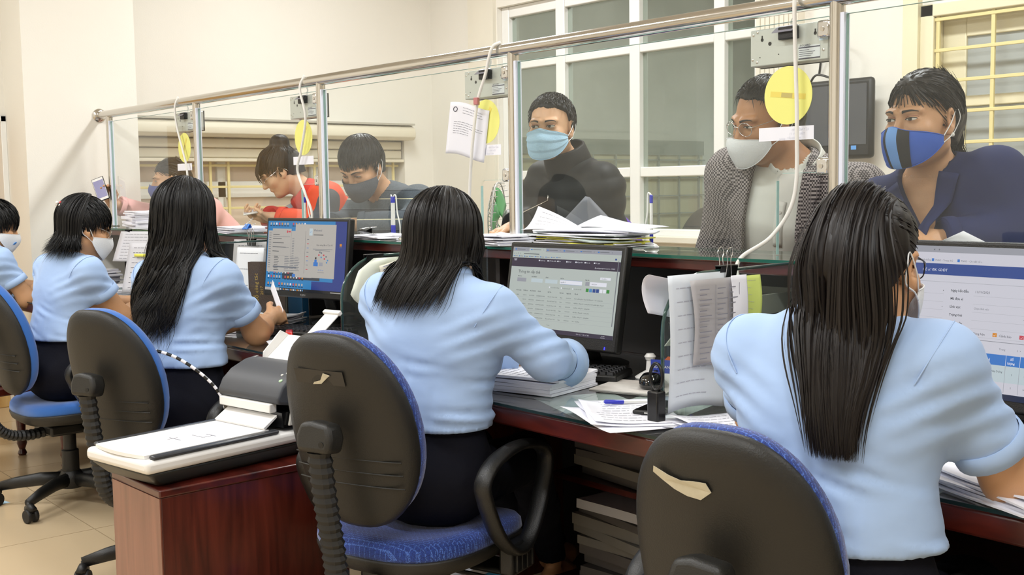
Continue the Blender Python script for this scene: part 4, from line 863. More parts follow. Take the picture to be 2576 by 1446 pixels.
# left divider: big pale plastic folder and lined note
hang('large pale translucent folder hanging on the left divider', -2.90, 1.765, 1.99, .80, 1.066, mat('folder_pale', '#dfe4d6', .45), .022, 1, 'hanging_folder' if False else 1) if False else None
def fold(u, v):
    d = 1-v; yl = np.interp(d, [0, .15, .45, 1], [1.86, 1.80, 1.765, 1.92]); yr = np.interp(d, [0, .4, 1], [2.02, 2.03, 2.00])
    return (-2.90+.0075+.018*math.sin(PI*d)*(.5+u*.5)+.006*math.sin(7*u+3*d), yl+(yr-yl)*u, .83+.238*v)
sheet('hanging_folder', fold, 'large pale plastic folder hanging from the left divider', mat('folder_pale', '#dfe4d6', .4), 14, 14, cat='folder')
def note(u, v): return (-2.90+.030+.004*math.sin(3*u), 1.865+.085*u+.012*(1-v), .985+.06*v+.02*u)
o = sheet('lined_note', note, 'small lined handwritten note under the binder clip on the left divider', 'paper_warm', 6, 6, cat='note'); print_lines(note, 6, o, 'ink_blue', seed=4, thick=.02)
# ---- left divider surroundings
t = thing('desk_calendar', 'white card stand with a blue bar print by the left divider', 'card stand', (-3.02, 2.02, PZ), R_(15))
MB().box(-.05, .05, -.003, .003, 0, .13, TM(rx=-.15)).build('card', 'paper_warm', t); mb = MB()
for k in range(9): mb.box(-.035+.0065*k, -.031+.0065*k, -.0045, -.0036, .065, .105, TM(rx=-.15))
mb.build('bar_print', 'ink_blue', t)
MB().box(-.05, .05, .03, .034, 0, .10, TM(rx=.25)).build('back_leg', 'paper_warm', t)
t = thing('ink_pad', 'red ink pad box beside the left divider', 'ink pad', (-2.985, 1.90, PZ), R_(10)); MB().box(-.05, .05, -.03, .03, 0, .025).build('box', mat('red_plastic', '#b8241f', .35), t, bevel=.004); MB().box(-.05, .05, -.03, .03, .026, .036).build('lid', mat('red_clear', '#c85a55', .15), t, bevel=.003)
t = thing('paper_basket', 'blue wire basket with papers left of the middle clerk', 'basket', (-2.80, 1.90, PZ), R_(5))
for z in (.004, .03, .055):
    mb = MB(); mb.tube([(-.07, -.1, z), (.07, -.1, z), (.07, .1, z), (-.07, .1, z)], .003, 6, closed=True); mb.build('wire_ring', 'blue_plastic', t, smooth='all')
for k in range(8):
    a = -.06+.0171*k; mb = MB(); mb.tube([(a, -.1, .055), (a, -.1, .004), (a, .1, .004), (a, .1, .055)], .0018, 5); mb.build('wire_rib', 'blue_plastic', t)
o = MB().box(-.11, .11, -.003, .003, 0, .16, TM(rx=-.1)).build('blue_folder', mat('sky_card', '#4aa8dc', .5)); o.location = (-2.95, 2.10, PZ); o.rotation_euler.z = R_(75); tag(o, 'sky blue folder standing behind the left divider', 'folder')
t = thing('stapler', 'red stapler lying on the desk by the scanner tray', 'stapler', (-3.50, 1.90, PZ), R_(60))
MB().box(-.012, .012, -.06, .05, 0, .010).build('base', mat('red_gloss', '#d61f1a', .25, coat=.5), t, bevel=.003)
mb = MB(); mb.prism([(-.06, .012), (.05, .020), (.05, .034), (.0, .046), (-.05, .042), (-.062, .030)], .024, Matrix(((0, 0, 1, -.012), (1, 0, 0, 0), (0, 1, 0, 0), (0, 0, 0, 1)))); mb.build('arm', 'red_gloss', t, bevel=.004)
MB().box(-.007, .007, -.058, .045, .010, .018).build('magazine', 'chrome', t)
fan('crumpled white paper in front of the red stapler', (-3.44, 1.86, PZ), R_(20), 2, 31, (.09, .12), .03)
# left place: papers, notebook, standing documents
stack('papers on the desk in front of the long-haired clerk', (-4.05, 2.08, PZ), R_(35), 7, (.21, .30), .012, 7, (.003, .006), 41, 8, curl=.02)
t = thing('notebook', 'brown leather notebook standing beside the blue desktop monitor', 'notebook', (-4.30, 2.16, PZ), R_(32)); 
MB().box(0, .17, -.011, -.008, 0, .235).build('front_cover', mat('brown_leather', '#3a2418', .45, bump=.2, bscale=200), t, bevel=.001); MB().box(0, .17, .008, .011, 0, .235).build('back_cover', 'brown_leather', t, bevel=.001)
MB().box(.003, .165, -.008, .008, .004, .231).build('pages', 'paper_warm', t)
mb = MB(); mb.text('Sổ công tác', .024, Matrix(((0, -1, 0, .045), (0, 0, -1, -.0118), (1, 0, 0, .075), (0, 0, 0, 1)))); mb.text('2017', .018, Matrix(((0, -1, 0, .068), (0, 0, -1, -.0118), (1, 0, 0, .10), (0, 0, 0, 1)))); mb.build('gold_lettering', mat('gold', '#b89a3c', .4), t)
for i, (x, y, w, h, a, lab, m, ln) in enumerate(((-4.42, 2.22, .21, .28, 28, 'printed table sheet propped behind the long-haired clerk', 'paper_copy', 14), (-4.36, 2.17, .15, .25, 20, 'white page with a green stamp hanging by the divider', 'paper', 4))):
    def fn(u, v, x=x, y=y, w=w, h=h, a=a): c, s = math.cos(R_(a)), math.sin(R_(a)); q = (u-.5)*w; return (x+c*q, y+s*q+.03*v, .79+h*v)
    o = sheet('propped_sheet', fn, lab, m); print_lines(fn, ln, o, 'ink', seed=50+i)
binder_clip('small black binder clip above the propped table sheet', (-4.40, 2.225, 1.075), (0, 0, R_(28)), .04, 'black', True)
o = MB().box(-.12, .12, -.02, .02, 0, .20).build('blue_box_file', mat('box_blue', '#3f8fd0', .5)); o.location = (-4.28, 2.30, PZ); o.rotation_euler.z = R_(20); tag(o, 'blue and white box file behind the brown notebook', 'box file')
# far-left place
for i, (x, y, w, h, z0, a, lab) in enumerate(((-5.38, 2.14, .26, .24, .79, 30, 'clear plastic document pocket standing before the short-haired clerk'), (-5.62, 2.20, .30, .15, .93, 26, 'printed page clipped to the counter front by the short-haired clerk'))):
    def fn(u, v, x=x, y=y, w=w, h=h, a=a, z0=z0): c, s = math.cos(R_(a)), math.sin(R_(a)); q = (u-.5)*w; return (x+c*q, y+s*q+.05*v, z0+h*v)
    o = sheet('propped_sheet', fn, lab, mat('paper_clear', '#d3d3da', .3)); print_lines(fn, 9, o, 'ink', seed=60+i)
def fn(u, v): return (-5.44+.12*u, 2.125+.07*u, .965+.014*v)
sheet('yellow_strip', fn, 'yellow highlighted strip on the document pocket', 'yellow_paper', 4, 2)
for i, x in enumerate((-5.72, -5.54)): binder_clip(('black binder clip at the left end of the clipped page', 'black binder clip at the right end of the clipped page')[i], (x, 2.21+.085*i, 1.088), (0, 0, R_(20)), .035, 'black', False)
stack('white papers on the desk before the short-haired clerk', (-4.75, 2.05, PZ), R_(10), 6, (.21, .30), .01, 6, (.004, .006), 71, 6)
stack('tall white paper pile beside the edge clerk', (-6.16, 2.13, PZ), R_(15), 14, (.21, .30), .010, 5, (.006, .010), 72, 8)
stack('lower paper pile with green folder by the edge clerk', (-5.80, 2.12, PZ), R_(-8), 7, (.21, .30), .014, 6, (.005, .009), 73, 0, ('paper', 'paper', 'paper_tint'))
# ---- on the counter
CZ = 1.0855
CG = 'paper piles on the counter'
stack('tall white paper pile on the counter by the wall end', (-5.98, 2.385, CZ), R_(80), 10, (.135, .28), .007, 3, (.007, .011), 81, 4, group=CG)
stack('papers with a blue clip on the counter above the long-haired clerk', (-4.86, 2.385, CZ), R_(86), 7, (.17, .30), .008, 5, (.003, .005), 82, 4, group=CG)
binder_clip('blue binder clip on the counter papers', (-4.69, 2.36, CZ+.035), (R_(-60), 0, R_(20)), .03, mat('clip_blue', '#4a86dc', .35), True)
stack('flat papers on the counter behind the blue desktop monitor', (-3.70, 2.375, CZ), R_(88), 4, (.14, .34), .008, 4, (.002, .004), 83, 4, group=CG)
t = stack('long messy paper pile on the counter above the middle monitor', (-2.50, 2.385, CZ), R_(84), 13, (.135, .40), .010, 6, (.003, .0048), 84, 0, ('paper', 'paper', 'paper', 'yellow_paper', 'paper_tint'), curl=.012, group=CG)
stack('papers on the counter behind the middle clerk\'s head', (-2.93, 2.375, CZ), R_(80), 7, (.13, .26), .01, 6, (.003, .005), 85, 0, curl=.01, group=CG)
def lifted(u, v): return (-2.80+.21*u+.03*v, 2.36+.02*u+.05*v, CZ+.052+.075*v*v*(1-u)+.004*math.sin(4*u))
o = sheet('lifted_sheet', lifted, 'printed sheet curling up from the messy counter pile', 'paper', 10, 8); print_lines(lifted, 7, o, seed=9)
def topsheet(u, v): return (-2.52+.30*u, 2.335+.11*v-.02*u, CZ+.066+.03*v*(1-u)+.004*math.sin(6*u+2*v))
sheet('loose_sheet', topsheet, 'plain white sheet on top of the messy counter pile', 'paper', 10, 8)
def greyfold(u, v): return (-2.86+.26*u-.1*v*0, 2.50+.10*v, CZ+.002+.16*v*(1-abs(u-.45)*1.2))
sheet('grey_folder', greyfold, 'dark grey open folder held at the counter before the blue-masked man', mat('folder_grey', '#565861', .6), 12, 8, cat='folder')
stack('clipped papers on the counter before the striped sweater man', (-3.62, 2.41, CZ+.0), R_(84), 3, (.10, .20), .006, 4, (.004, .006), 86, 0)
binder_clip('wide black binder clip lying on the counter papers', (-3.68, 2.345, CZ+.032), (R_(-90), 0, R_(5)), .05, 'black', True)
t = thing('spiral_notebook', 'open spiral notebook on the counter behind the middle clerk', 'notebook', (-3.32, 2.375, CZ), R_(6))
def nb(u, v): return ((u-.5)*.22, (v-.5)*.11, .012+.018*v+.004*math.sin(3*u))
mb = MB(); mb.grid(nb, 8, 4, .008); mb.build('pages', 'paper_warm', t, smooth=True)
for k in range(12):
    mb = MB(); c = Vector((-.1+.018*k, -.055, .010)); mb.tube([c+Vector((0, .006*math.cos(q), .006*math.sin(q))) for q in [j*2*PI/10 for j in range(10)]], .0009, 5, closed=True); mb.build('spiral_ring', 'black', t)
# pens on coiled holders
def pen_stand(label, x, y, two=True):
    t = thing('pen_holder', label, 'pen holder', (x, y, CZ), rnd.uniform(-.3, .3), 'counter pens on white cords')
    mb = MB(); mb.lathe([(.022, 0), (.024, .004), (.016, .012), (.008, .016)], (0, 0, 0), (0, 0, 1), 20); mb.build('suction_foot', 'white_plastic', t, smooth=True)
    for k, dx in enumerate((-.009, .009) if two else (0,)):
        mb = MB(); mb.lathe([(.0055, .012), (.0058, .016), (.0058, .048)], (dx, 0, 0), (0, 0, 1), 12); p = mb.build('pen_socket', 'blue_plastic', t, smooth=True)
        mb = MB(); mb.lathe([(.0048, .048), (.0048, .135)], (dx, 0, 0), (0, 0, 1), 12); mb.build('pen_barrel', 'white_plastic', p, smooth=True)
        mb = MB(); mb.lathe([(.0052, .135), (.0052, .158), (.003, .160)], (dx, 0, 0), (0, 0, 1), 12); mb.build('pen_end', 'blue_plastic', p, smooth=True)
        s = 1 if k else -1
        mb = MB(); mb.tube(spline([(dx, 0, .158), (dx+.008*s, 0, .165), (dx+.016*s, .004, .158), (dx+.020*s, .006, .10), (dx+.035*s, .010, .05), (dx+.03*s, .012, .008)], 6), .0028, 6); mb.build('cord', 'cable_white', t, smooth='all')
    return t
pen_stand('white pens with blue tips on the counter before the bun-haired girl', -4.47, 2.52)
pen_stand('white pens with blue tips on the counter before the striped sweater man', -3.74, 2.50)
pen_stand('single white pen with blue tip on the counter right of the messy pile', -2.36, 2.50, False)
pen_stand('single white pen with blue tip at the right edge of the photo', -1.08, 2.50, False)
pen_stand('single pale pen on the counter before the woman in pink', -5.98, 2.52, False)
t = thing('handset', 'small white and grey handset lying on the counter by the pens', 'handset', (-3.58, 2.50, CZ), R_(25))
MB().box(-.02, .02, -.06, .06, .0, .016, TM((0, 0, .012), rx=.35)).build('body', 'grey_plastic', t, bevel=.006); MB().box(-.014, .014, -.01, .05, .0162, .017, TM((0, 0, .012), rx=.35)).build('display', 'paper_tint', t); MB().box(-.03, .03, .0, .06, 0, .02).build('cradle', 'white_plastic', t, bevel=.005)
# cables from the rail
cable('hanging_cable', [(-1.80, YG-.01, 1.757), (-1.79, YG-.035, 1.73), (-1.79, YG-.03, 1.60), (-1.785, YG-.028, 1.42), (-1.79, YG-.03, 1.24), (-1.835, YG-.06, 1.14), (-1.865, YG-.145, 1.088), (-1.865, YG-.165, 1.05), (-1.845, YG-.165, 1.022), (-1.82, YG-.14, 1.02)], .0055, 'white cable from the rail over the counter edge, rightmost', group=CAB)
cable('hanging_cable', [(-3.0, YG-.005, 1.757), (-3.01, YG-.035, 1.735), (-3.04, YG-.04, 1.65), (-3.075, YG-.045, 1.57), (-3.10, YG-.05, 1.44), (-3.15, YG-.03, 1.25), (-3.16, YG-.02, 1.12)], .0055, 'white cable from the rail holding the hanging sheet', group=CAB)
cable('hanging_cable', [(-4.30, YG-.012, 1.757), (-4.31, YG-.03, 1.70), (-4.27, YG-.03, 1.58), (-4.31, YG-.03, 1.45), (-4.35, YG-.03, 1.36), (-4.29, YG-.03, 1.26), (-4.24, YG-.03, 1.18), (-4.25, YG-.03, 1.10)], .0055, 'white cable from the rail by the bun-haired girl', group=CAB)
cable('hanging_cable', [(-5.585, YG-.012, 1.757), (-5.59, YG-.03, 1.70), (-5.57, YG-.03, 1.60), (-5.52, YG-.03, 1.50), (-5.475, YG-.03, 1.40), (-5.455, YG-.03, 1.25), (-5.45, YG-.03, 1.10)], .0055, 'white cable from the rail nearest the wall', group=CAB)
def hs(u, v): return (-3.19+.135*u-.035*(1-v)+.0*v, YG-.075+.02*math.sin(2.4*u)+.05*u*u, 1.395+.175*v-.03*u+.006*math.sin(5*u))
o = sheet('hanging_letter', hs, 'printed letter with a round stamp clipped to the white cable', 'paper', 12, 12)
print_lines(hs, 3, o, 'ink_light', .35, .9, .80, .9, seed=3); print_lines(hs, 6, o, 'ink_light', .15, .9, .40, .62, seed=5)
mb = MB(); mb.tube([Vector(hs(.16+.05*math.cos(a), .86+.045*math.sin(a)))+Vector((0, -.001, 0)) for a in [k*2*PI/20 for k in range(20)]], .0012, 4, closed=True); mb.build('stamp_ring', 'ink', o)
mb = MB(); mb.box(-.008, .008, -.01, .01, -.012, .012, TM((-3.07, YG-.055, 1.565), rz=.5)); o = mb.build('paper_clip', mat('clip_pink', '#c07a7a', .4), bevel=.002); tag(o, 'small pink clip holding the letter on the cable', 'clip')
# right: card held, paper corner behind the monitor
def pc(u, v): return (-1.52+.16*u+.05*v, 2.52+.03*u, CZ+.02+.05*v*(1-abs(u-.5)*1.6))
sheet('paper_corner', pc, 'white paper corner standing behind the large monitor', 'paper', 6, 4)
# ---- other room and public side
t = thing('desk_fan', 'grey pedestal fan behind the middle clerk, its grille partly hidden', 'fan', (-3.92, 3.18, 0), R_(-50))
mb = MB(); mb.lathe([(.16, 0), (.17, .01), (.16, .03), (.02, .04), (.018, .97), (.02, .99)], (0, 0, 0), (0, 0, 1), 28); mb.build('stand', 'grey_plastic', t, smooth=True)
mb = MB(); mb.lathe([(.03, 0), (.05, .02), (.052, .10), (.04, .13), (.015, .135)], (0, .02, 1.13), (0, 1, 0), 22); mb.build('motor', mat('fan_grey', '#8d8f8c', .4), t, smooth=True)
mb = MB(); mb.box(-.02, .02, .03, .08, .96, 1.10); mb.build('neck', 'grey_plastic', t)
for k in range(28):
    a = 2*PI*k/28; d = Vector((math.cos(a), 0, math.sin(a))); mb = MB(); mb.tube([Vector((0, -.02, 1.13))+d*.03, Vector((0, -.03, 1.13))+d*.10, Vector((0, -.01, 1.13))+d*.165, Vector((0, .02, 1.13))+d*.17], .0018, 4); mb.build('grille_wire', 'grey_plastic', t)
for r in (.05, .11, .168):
    mb = MB(); mb.tube([Vector((r*math.cos(q), -.028 if r < .15 else 0, 1.13+r*math.sin(q))) for q in [j*2*PI/36 for j in range(36)]], .003, 5, closed=True); mb.build('grille_ring', 'grey_plastic', t, smooth='all')
for k in range(3):
    def bl(u, v, k=k):
        a = 2*PI*k/3+(u-.5)*1.2; r = .03+.115*v; return (r*math.cos(a), .0+.02*(u-.5), 1.13+r*math.sin(a))
    mb = MB(); mb.grid(bl, 6, 6, .002); mb.build('blade', mat('fan_blade', '#5da868', .3), t, smooth='all')
c2 = make_chair('black office chair beyond the back window, left one', 'black_plastic', (-6.30, 6.2, 0), R_(200), True, group='chairs in the room behind'); c2.scale = (1.05,)*3
c3 = make_chair('black office chair beyond the back window, right one', 'black_plastic', (-5.52, 6.05, 0), R_(170), True, group='chairs in the room behind'); c3.scale = (1.12,)*3
t = thing('purple_bag', 'purple cloth bag beside the man in the black jacket', 'bag', (-3.56, 3.48, 0))
mb = MB(); mb.lathe([(.02, .50), (.16, .505), (.20, .62), (.20, .90), (.15, 1.08), (.06, 1.17), (.01, 1.18)], (0, 0, 0), (0, 0, 1), 24); mb.build('bag_body', mat('purple_cloth', '#5a2fa8', .7, bump=.4, bscale=12), t, smooth='all')
t = thing('wooden_stool', 'low wooden stool under the purple bag', 'stool', (-3.56, 3.48, 0))
mb = MB(); mb.box(-.2, .2, -.2, .2, .46, .499); mb.build('seat', 'red_wood', t, bevel=.01)
for sx in (-1, 1):
    for sy in (-1, 1): MB().box(sx*.17-.015, sx*.17+.015, sy*.17-.015, sy*.17+.015, 0, .46).build('leg', 'red_wood', t)
# ---- under the desk
mat('shaded_paper', '#8f8b84', .8, var=.15); mat('shaded_paper2', '#6f6a68', .8, var=.2)  # grey paper, colour darkened to stand in for the shade under the desk
stack('bundled papers on the lower shelf under the desk', (-2.24, 2.36, .1205), R_(88), 9, (.25, .33), .01, 4, (.02, .035), 91, 0, ('shaded_paper', 'shaded_paper2'))
stack('plastic wrapped papers on the upper shelf under the desk', (-2.24, 2.36, .4375), R_(88), 6, (.25, .33), .01, 4, (.02, .035), 92, 0, ('shaded_paper2', 'shaded_paper'))
t = thing('carton', 'blue and white carton on the floor under the desk', 'box', (-2.63, 1.93, 0), R_(8)); MB().box(-.13, .13, -.10, .10, 0, .16).build('lower_half', mat('carton_blue', '#2d5ca8', .5), t, bevel=.002); MB().box(-.131, .131, -.101, .101, .10, .20).build('upper_half', 'paper', t, bevel=.002); MB().box(-.1315, .1315, -.1015, .1015, .15, .175).build('blue_band', 'sky_card', t)
t = thing('water_bottle', 'clear bottle with a blue label on the floor by the middle chair', 'bottle', (-2.50, 1.36, 0)); mb = MB(); mb.lathe([(.03, 0), (.034, .004), (.034, .16), (.02, .20), (.014, .215), (.014, .235)], (0, 0, 0), (0, 0, 1), 20); mb.build('body', 'divider_glass', t, smooth=True); mb = MB(); mb.lathe([(.0345, .06), (.0345, .13)], (0, 0, 0), (0, 0, 1), 20); mb.build('label', 'blue_plastic', t, smooth=True); mb = MB(); mb.lathe([(.016, .232), (.016, .25)], (0, 0, 0), (0, 0, 1), 16); mb.build('cap', 'blue_plastic', t, smooth=True)
t = thing('printer', 'grey laser printer on a low stand at the far left', 'printer', (-5.55, 1.50, .42), R_(10))
MB().box(-.2, .2, -.2, .2, 0, .20).build('body', 'grey_plastic', t, bevel=.02); MB().box(-.17, .17, -.17, .1, .20, .23).build('output_tray', 'tray_grey', t, bevel=.01)
for k in range(8): MB().box(.2, .203, -.12+.03*k, -.105+.03*k, .06, .15).build('vent_slot', 'black', t)
t = thing('wooden_stand', 'dark wooden stand with turned legs under the printer', 'table', (-5.55, 1.50, 0), R_(10))
MB().box(-.26, .26, -.25, .25, .385, .42).build('top', 'red_wood', t, bevel=.006)
for sx in (-1, 1):
    for sy in (-1, 1):
        mb = MB(); mb.lathe([(.016, 0), (.022, .01), (.014, .03), (.024, .06), (.018, .10), (.026, .22), (.018, .28), (.026, .30), (.026, .385)], (sx*.21, sy*.2, 0), (0, 0, 1), 16); mb.build('turned_leg', 'red_wood', t, smooth=True)
o = MB().box(-.04, .04, -.02, .02, 0, .001).build('paper_scrap', mat('scrap_blue', '#bfe0f2', .7)); o.location = (-4.95, 1.32, .0002); o.rotation_euler.z = .3; tag(o, 'pale blue paper scrap on the floor tiles at the left', 'paper')

t = thing('twisted_cord', 'black and white twisted cord hanging from the chair behind the scanner', 'cord', (-3.40, 1.50, .70))
cp = spline([(-.05, -.16, .10), (.02, -.06, .06), (.09, .02, -.02), (.12, .05, -.10), (.11, .04, -.17)], 8)
for k in range(len(cp)-1):
    mb = MB(); mb.tube([cp[k], cp[k+1]], .005, 8); mb.build('cord_twist', ('black', 'paper')[k % 2], t, smooth=True)
# ================================================================== people: shared tools
F32 = np.float32
def V(*a): return np.array(a, dtype=float)
def unit(v): v = np.asarray(v, float); return v/max(1e-9, np.linalg.norm(v))
class Sdf:
    def __init__(s, prims=None): s.p = list(prims or [])
    def copy(s): return Sdf(s.p)
    def rc(s, a, b, r1, r2, k=.03, fr=None, sc=None, op='add'): s.p.append(('rc', V(*a), V(*b), r1, r2, k, fr, sc, op)); return s
    def el(s, c, r, fr=None, k=.03, op='add'): s.p.append(('el', V(*c), V(*r), fr, k, op)); return s
    def ev(s, P):
        P = np.asarray(P, F32)
        if len(P) > 14000: return np.concatenate([s.ev(P[i:i+12000]) for i in range(0, len(P), 12000)])
        px, py, pz = [np.ascontiguousarray(P[:, i]) for i in range(3)]; d = None
        a_, b_ = P.min(0) if len(P) else np.zeros(3), P.max(0) if len(P) else np.zeros(3)
        for q in s.p:
            if d is not None:
                if q[0] == 'rc': l, h_, mr = np.minimum(q[1], q[2]), np.maximum(q[1], q[2]), max(q[3], q[4])
                else: l, h_, mr = q[1], q[1], float(q[2].max())
                if max(max(l[i]-mr-b_[i], a_[i]-h_[i]-mr) for i in range(3)) > .06: continue
            c = q[1]; fr = q[6] if q[0] == 'rc' else q[3]
            dx, dy, dz = px-F32(c[0]), py-F32(c[1]), pz-F32(c[2])
            if fr is not None:
                m_ = fr.astype(F32); dx, dy, dz = dx*m_[0, 0]+dy*m_[1, 0]+dz*m_[2, 0], dx*m_[0, 1]+dy*m_[1, 1]+dz*m_[2, 1], dx*m_[0, 2]+dy*m_[1, 2]+dz*m_[2, 2]
            if q[0] == 'rc':
                _, a, b, r1, r2, k, fr, sc, op = q; B = b-a; m = F32(1)
                if fr is not None:
                    B = (B @ fr)/np.array(sc); dx = dx*F32(1/sc[0]); dy = dy*F32(1/sc[1]); dz = dz*F32(1/sc[2]); m = F32(min(sc))
                B = B.astype(F32); bb = F32(max(1e-9, float(B @ B))); xb = dx*B[0]+dy*B[1]+dz*B[2]; t = np.minimum(np.maximum(xb/bb, F32(0)), F32(1))
                x = dx*dx; x += dy*dy; x += dz*dz; x -= t*(2*xb-t*bb); x = np.sqrt(np.maximum(x, F32(0))); x -= F32(r1); x -= t*F32(r2-r1)
                if m != 1: x *= m
            else:
                _, c, r, fr, k, op = q; r = [F32(v) for v in r]
                ex, ey, ez = dx/r[0], dy/r[1], dz/r[2]; k0 = np.sqrt(ex*ex+ey*ey+ez*ez); ex /= r[0]; ey /= r[1]; ez /= r[2]; k1 = np.sqrt(ex*ex+ey*ey+ez*ez); x = k0*(k0-1)/np.maximum(k1, F32(1e-6))
            if d is None: d = x; continue
            k = F32(k)
            if op == 'sub':
                x = -x; h = np.maximum(k-np.abs(d-x), F32(0)); d = np.maximum(d, x); h *= h; h *= F32(.25)/k; d += h
            else:
                h = np.maximum(k-np.abs(d-x), F32(0)); d = np.minimum(d, x); h *= h; h *= F32(.25)/k; d -= h
        return d
    def grad(s, P, e=.002):
        g = np.stack([s.ev(P+np.array(v, F32))-s.ev(P-np.array(v, F32)) for v in ((e, 0, 0), (0, e, 0), (0, 0, e))], 1); return g/np.maximum(1e-6, np.linalg.norm(g, axis=1))[:, None]
ED = [(0, 1), (2, 3), (4, 5), (6, 7), (0, 2), (1, 3), (4, 6), (5, 7), (0, 4), (1, 5), (2, 6), (3, 7)]
CO = np.array([(i, j, k) for i in (0, 1) for j in (0, 1) for k in (0, 1)])
def snets(fn, lo, hi, h):
    K = 4; lo = np.asarray(lo, float); hi = np.asarray(hi, float)
    nb = [max(1, int(math.ceil((hi[i]-lo[i])/(h*K)))) for i in range(3)]; n = [b*K+1 for b in nb]
    ax = [lo[i]+np.arange(n[i])*h for i in range(3)]
    def at(I): return fn(np.stack([ax[k][I[k]] for k in range(3)], 1).astype(F32))
    ci = np.stack(np.meshgrid(*[np.arange(0, m, K) for m in n], indexing='ij'), 0).reshape(3, -1); fc = at(ci).reshape([b+1 for b in nb])
    mn = np.full(nb, 9., F32)
    for o in CO: mn = np.minimum(mn, np.abs(fc[o[0]:nb[0]+o[0], o[1]:nb[1]+o[1], o[2]:nb[2]+o[2]]))
    act_b = mn < h*K*1.75+.006
    pm = np.zeros(n, bool)
    for i in range(K+1):
        for j in range(K+1):
            for k in range(K+1): pm[i:i+nb[0]*K:K, j:j+nb[1]*K:K, k:k+nb[2]*K:K] |= act_b
    f = np.empty(n, F32); base = fc[:-1, :-1, :-1]; f[:-1, :-1, :-1] = np.repeat(np.repeat(np.repeat(base, K, 0), K, 1), K, 2); f[-1] = 1; f[:, -1] = 1; f[:, :, -1] = 1
    I = np.nonzero(pm); vals = np.empty(len(I[0]), F32)
    for a in range(0, len(vals), 60000): vals[a:a+60000] = at([q[a:a+60000] for q in I])
    f[I] = vals; s = f < 0
    c = np.zeros([m-1 for m in n], np.int8)
    for (i, j, k) in CO: c += s[i:n[0]-1+i, j:n[1]-1+j, k:n[2]-1+k]
    act = np.argwhere((c > 0) & (c < 8))
    if len(act) == 0: return np.zeros((0, 3)), np.zeros((0, 4), int)
    idx = -np.ones(c.shape, int); idx[tuple(act.T)] = np.arange(len(act))
    fv = np.stack([f[tuple((act+o).T)] for o in CO], 1); ps = np.zeros((len(act), 3)); ct = np.zeros(len(act))
    for a, b in ED:
        m = (fv[:, a] < 0) != (fv[:, b] < 0); t = np.where(m, fv[:, a]/np.where(m, fv[:, a]-fv[:, b], 1), 0)
        ps += np.where(m[:, None], CO[a]+t[:, None]*(CO[b]-CO[a]), 0); ct += m
    vs = (act+ps/ct[:, None])*h+lo
    g = np.stack([fn((vs+o).astype(F32))-fn((vs-o).astype(F32)) for o in np.eye(3)*h*.3], 1)/(h*.6); g2 = np.maximum((g*g).sum(1), .25)
    vs = vs-np.clip(g*(fn(vs.astype(F32))/g2)[:, None], -h*.35, h*.35)
    qs = []
    for d in range(3):
        u, w = (d+1) % 3, (d+2) % 3
        sl0 = [slice(None)]*3; sl1 = [slice(None)]*3; sl0[d] = slice(0, n[d]-1); sl1[d] = slice(1, n[d])
        e = np.argwhere(s[tuple(sl0)] != s[tuple(sl1)])
        e = e[(e[:, u] > 0) & (e[:, w] > 0) & (e[:, u] < n[u]-1) & (e[:, w] < n[w]-1)]
        if len(e) == 0: continue
        def cell(du, dw):
            q = e.copy(); q[:, u] += du; q[:, w] += dw; return idx[tuple(q.T)]
        Q = np.stack([cell(-1, -1), cell(0, -1), cell(0, 0), cell(-1, 0)], 1)
        fl = ~s[tuple(e.T)]; Q[fl] = Q[fl][:, ::-1]; qs.append(Q)
    return vs, np.concatenate(qs)
def np_mesh(name, vs, qs, mat_, parent=None, kind=None, label=None, off=(0, 0, 0)):
    me = bpy.data.meshes.new(name); vs = np.asarray(vs, float)-np.asarray(off)
    qs = np.asarray(qs); k = qs.shape[1]
    me.vertices.add(len(vs)); me.vertices.foreach_set('co', vs.astype(F32).ravel())
    me.loops.add(qs.size); me.loops.foreach_set('vertex_index', qs.astype(np.int32).ravel())
    me.polygons.add(len(qs)); me.polygons.foreach_set('loop_start', np.arange(0, qs.size, k, dtype=np.int32)); me.polygons.foreach_set('use_smooth', np.ones(len(qs), bool))
    me.update(calc_edges=True); me.validate()
    me.materials.append(M[mat_] if isinstance(mat_, str) else mat_)
    o = bpy.data.objects.new(name, me); COL.objects.link(o)
    if parent is not None: o.parent = parent
    if kind: o['kind'] = kind
    if label: o['label'] = label
    return o
def rotm(yaw=0, pitch=0, roll=0):
    """columns: right, forward, up. pitch>0 looks down, roll>0 leans to own right"""
    return np.array(Matrix.Rotation(math.radians(yaw), 3, 'Z') @ Matrix.Rotation(math.radians(-pitch), 3, 'X') @ Matrix.Rotation(math.radians(roll), 3, 'Y'))
def tubes(P, Wd, n=3):
    """P (N,S,3) paths, Wd (N,S) radii -> verts, quads"""
    N, S, _ = P.shape; T = np.gradient(P, axis=1); T /= np.maximum(1e-9, np.linalg.norm(T, axis=2))[..., None]
    ref = np.zeros_like(T); ref[..., 0] = .3; ref[..., 1] = 1; ref[..., 2] = .2
    A = np.cross(T, ref); A /= np.maximum(1e-9, np.linalg.norm(A, axis=2))[..., None]; B = np.cross(T, A)
    ang = 2*PI*np.arange(n)/n
    vs = P[:, :, None, :]+Wd[:, :, None, None]*(A[:, :, None, :]*np.cos(ang)[None, None, :, None]+B[:, :, None, :]*np.sin(ang)[None, None, :, None])
    base = np.arange(N)[:, None, None]*S*n+np.arange(S-1)[None, :, None]*n; j = np.arange(n)[None, None, :]; j2 = (np.arange(n)[None, None, :]+1) % n
    q = np.stack([base+j, base+j2, base+n+j2, base+n+j], -1).reshape(-1, 4)
    return vs.reshape(-1, 3), q
def join(parts):
    vs = []; qs = []; n = 0
    for v, q in parts:
        if len(v) == 0: continue
        vs.append(v); qs.append(q+n); n += len(v)
    return np.concatenate(vs), np.concatenate(qs)
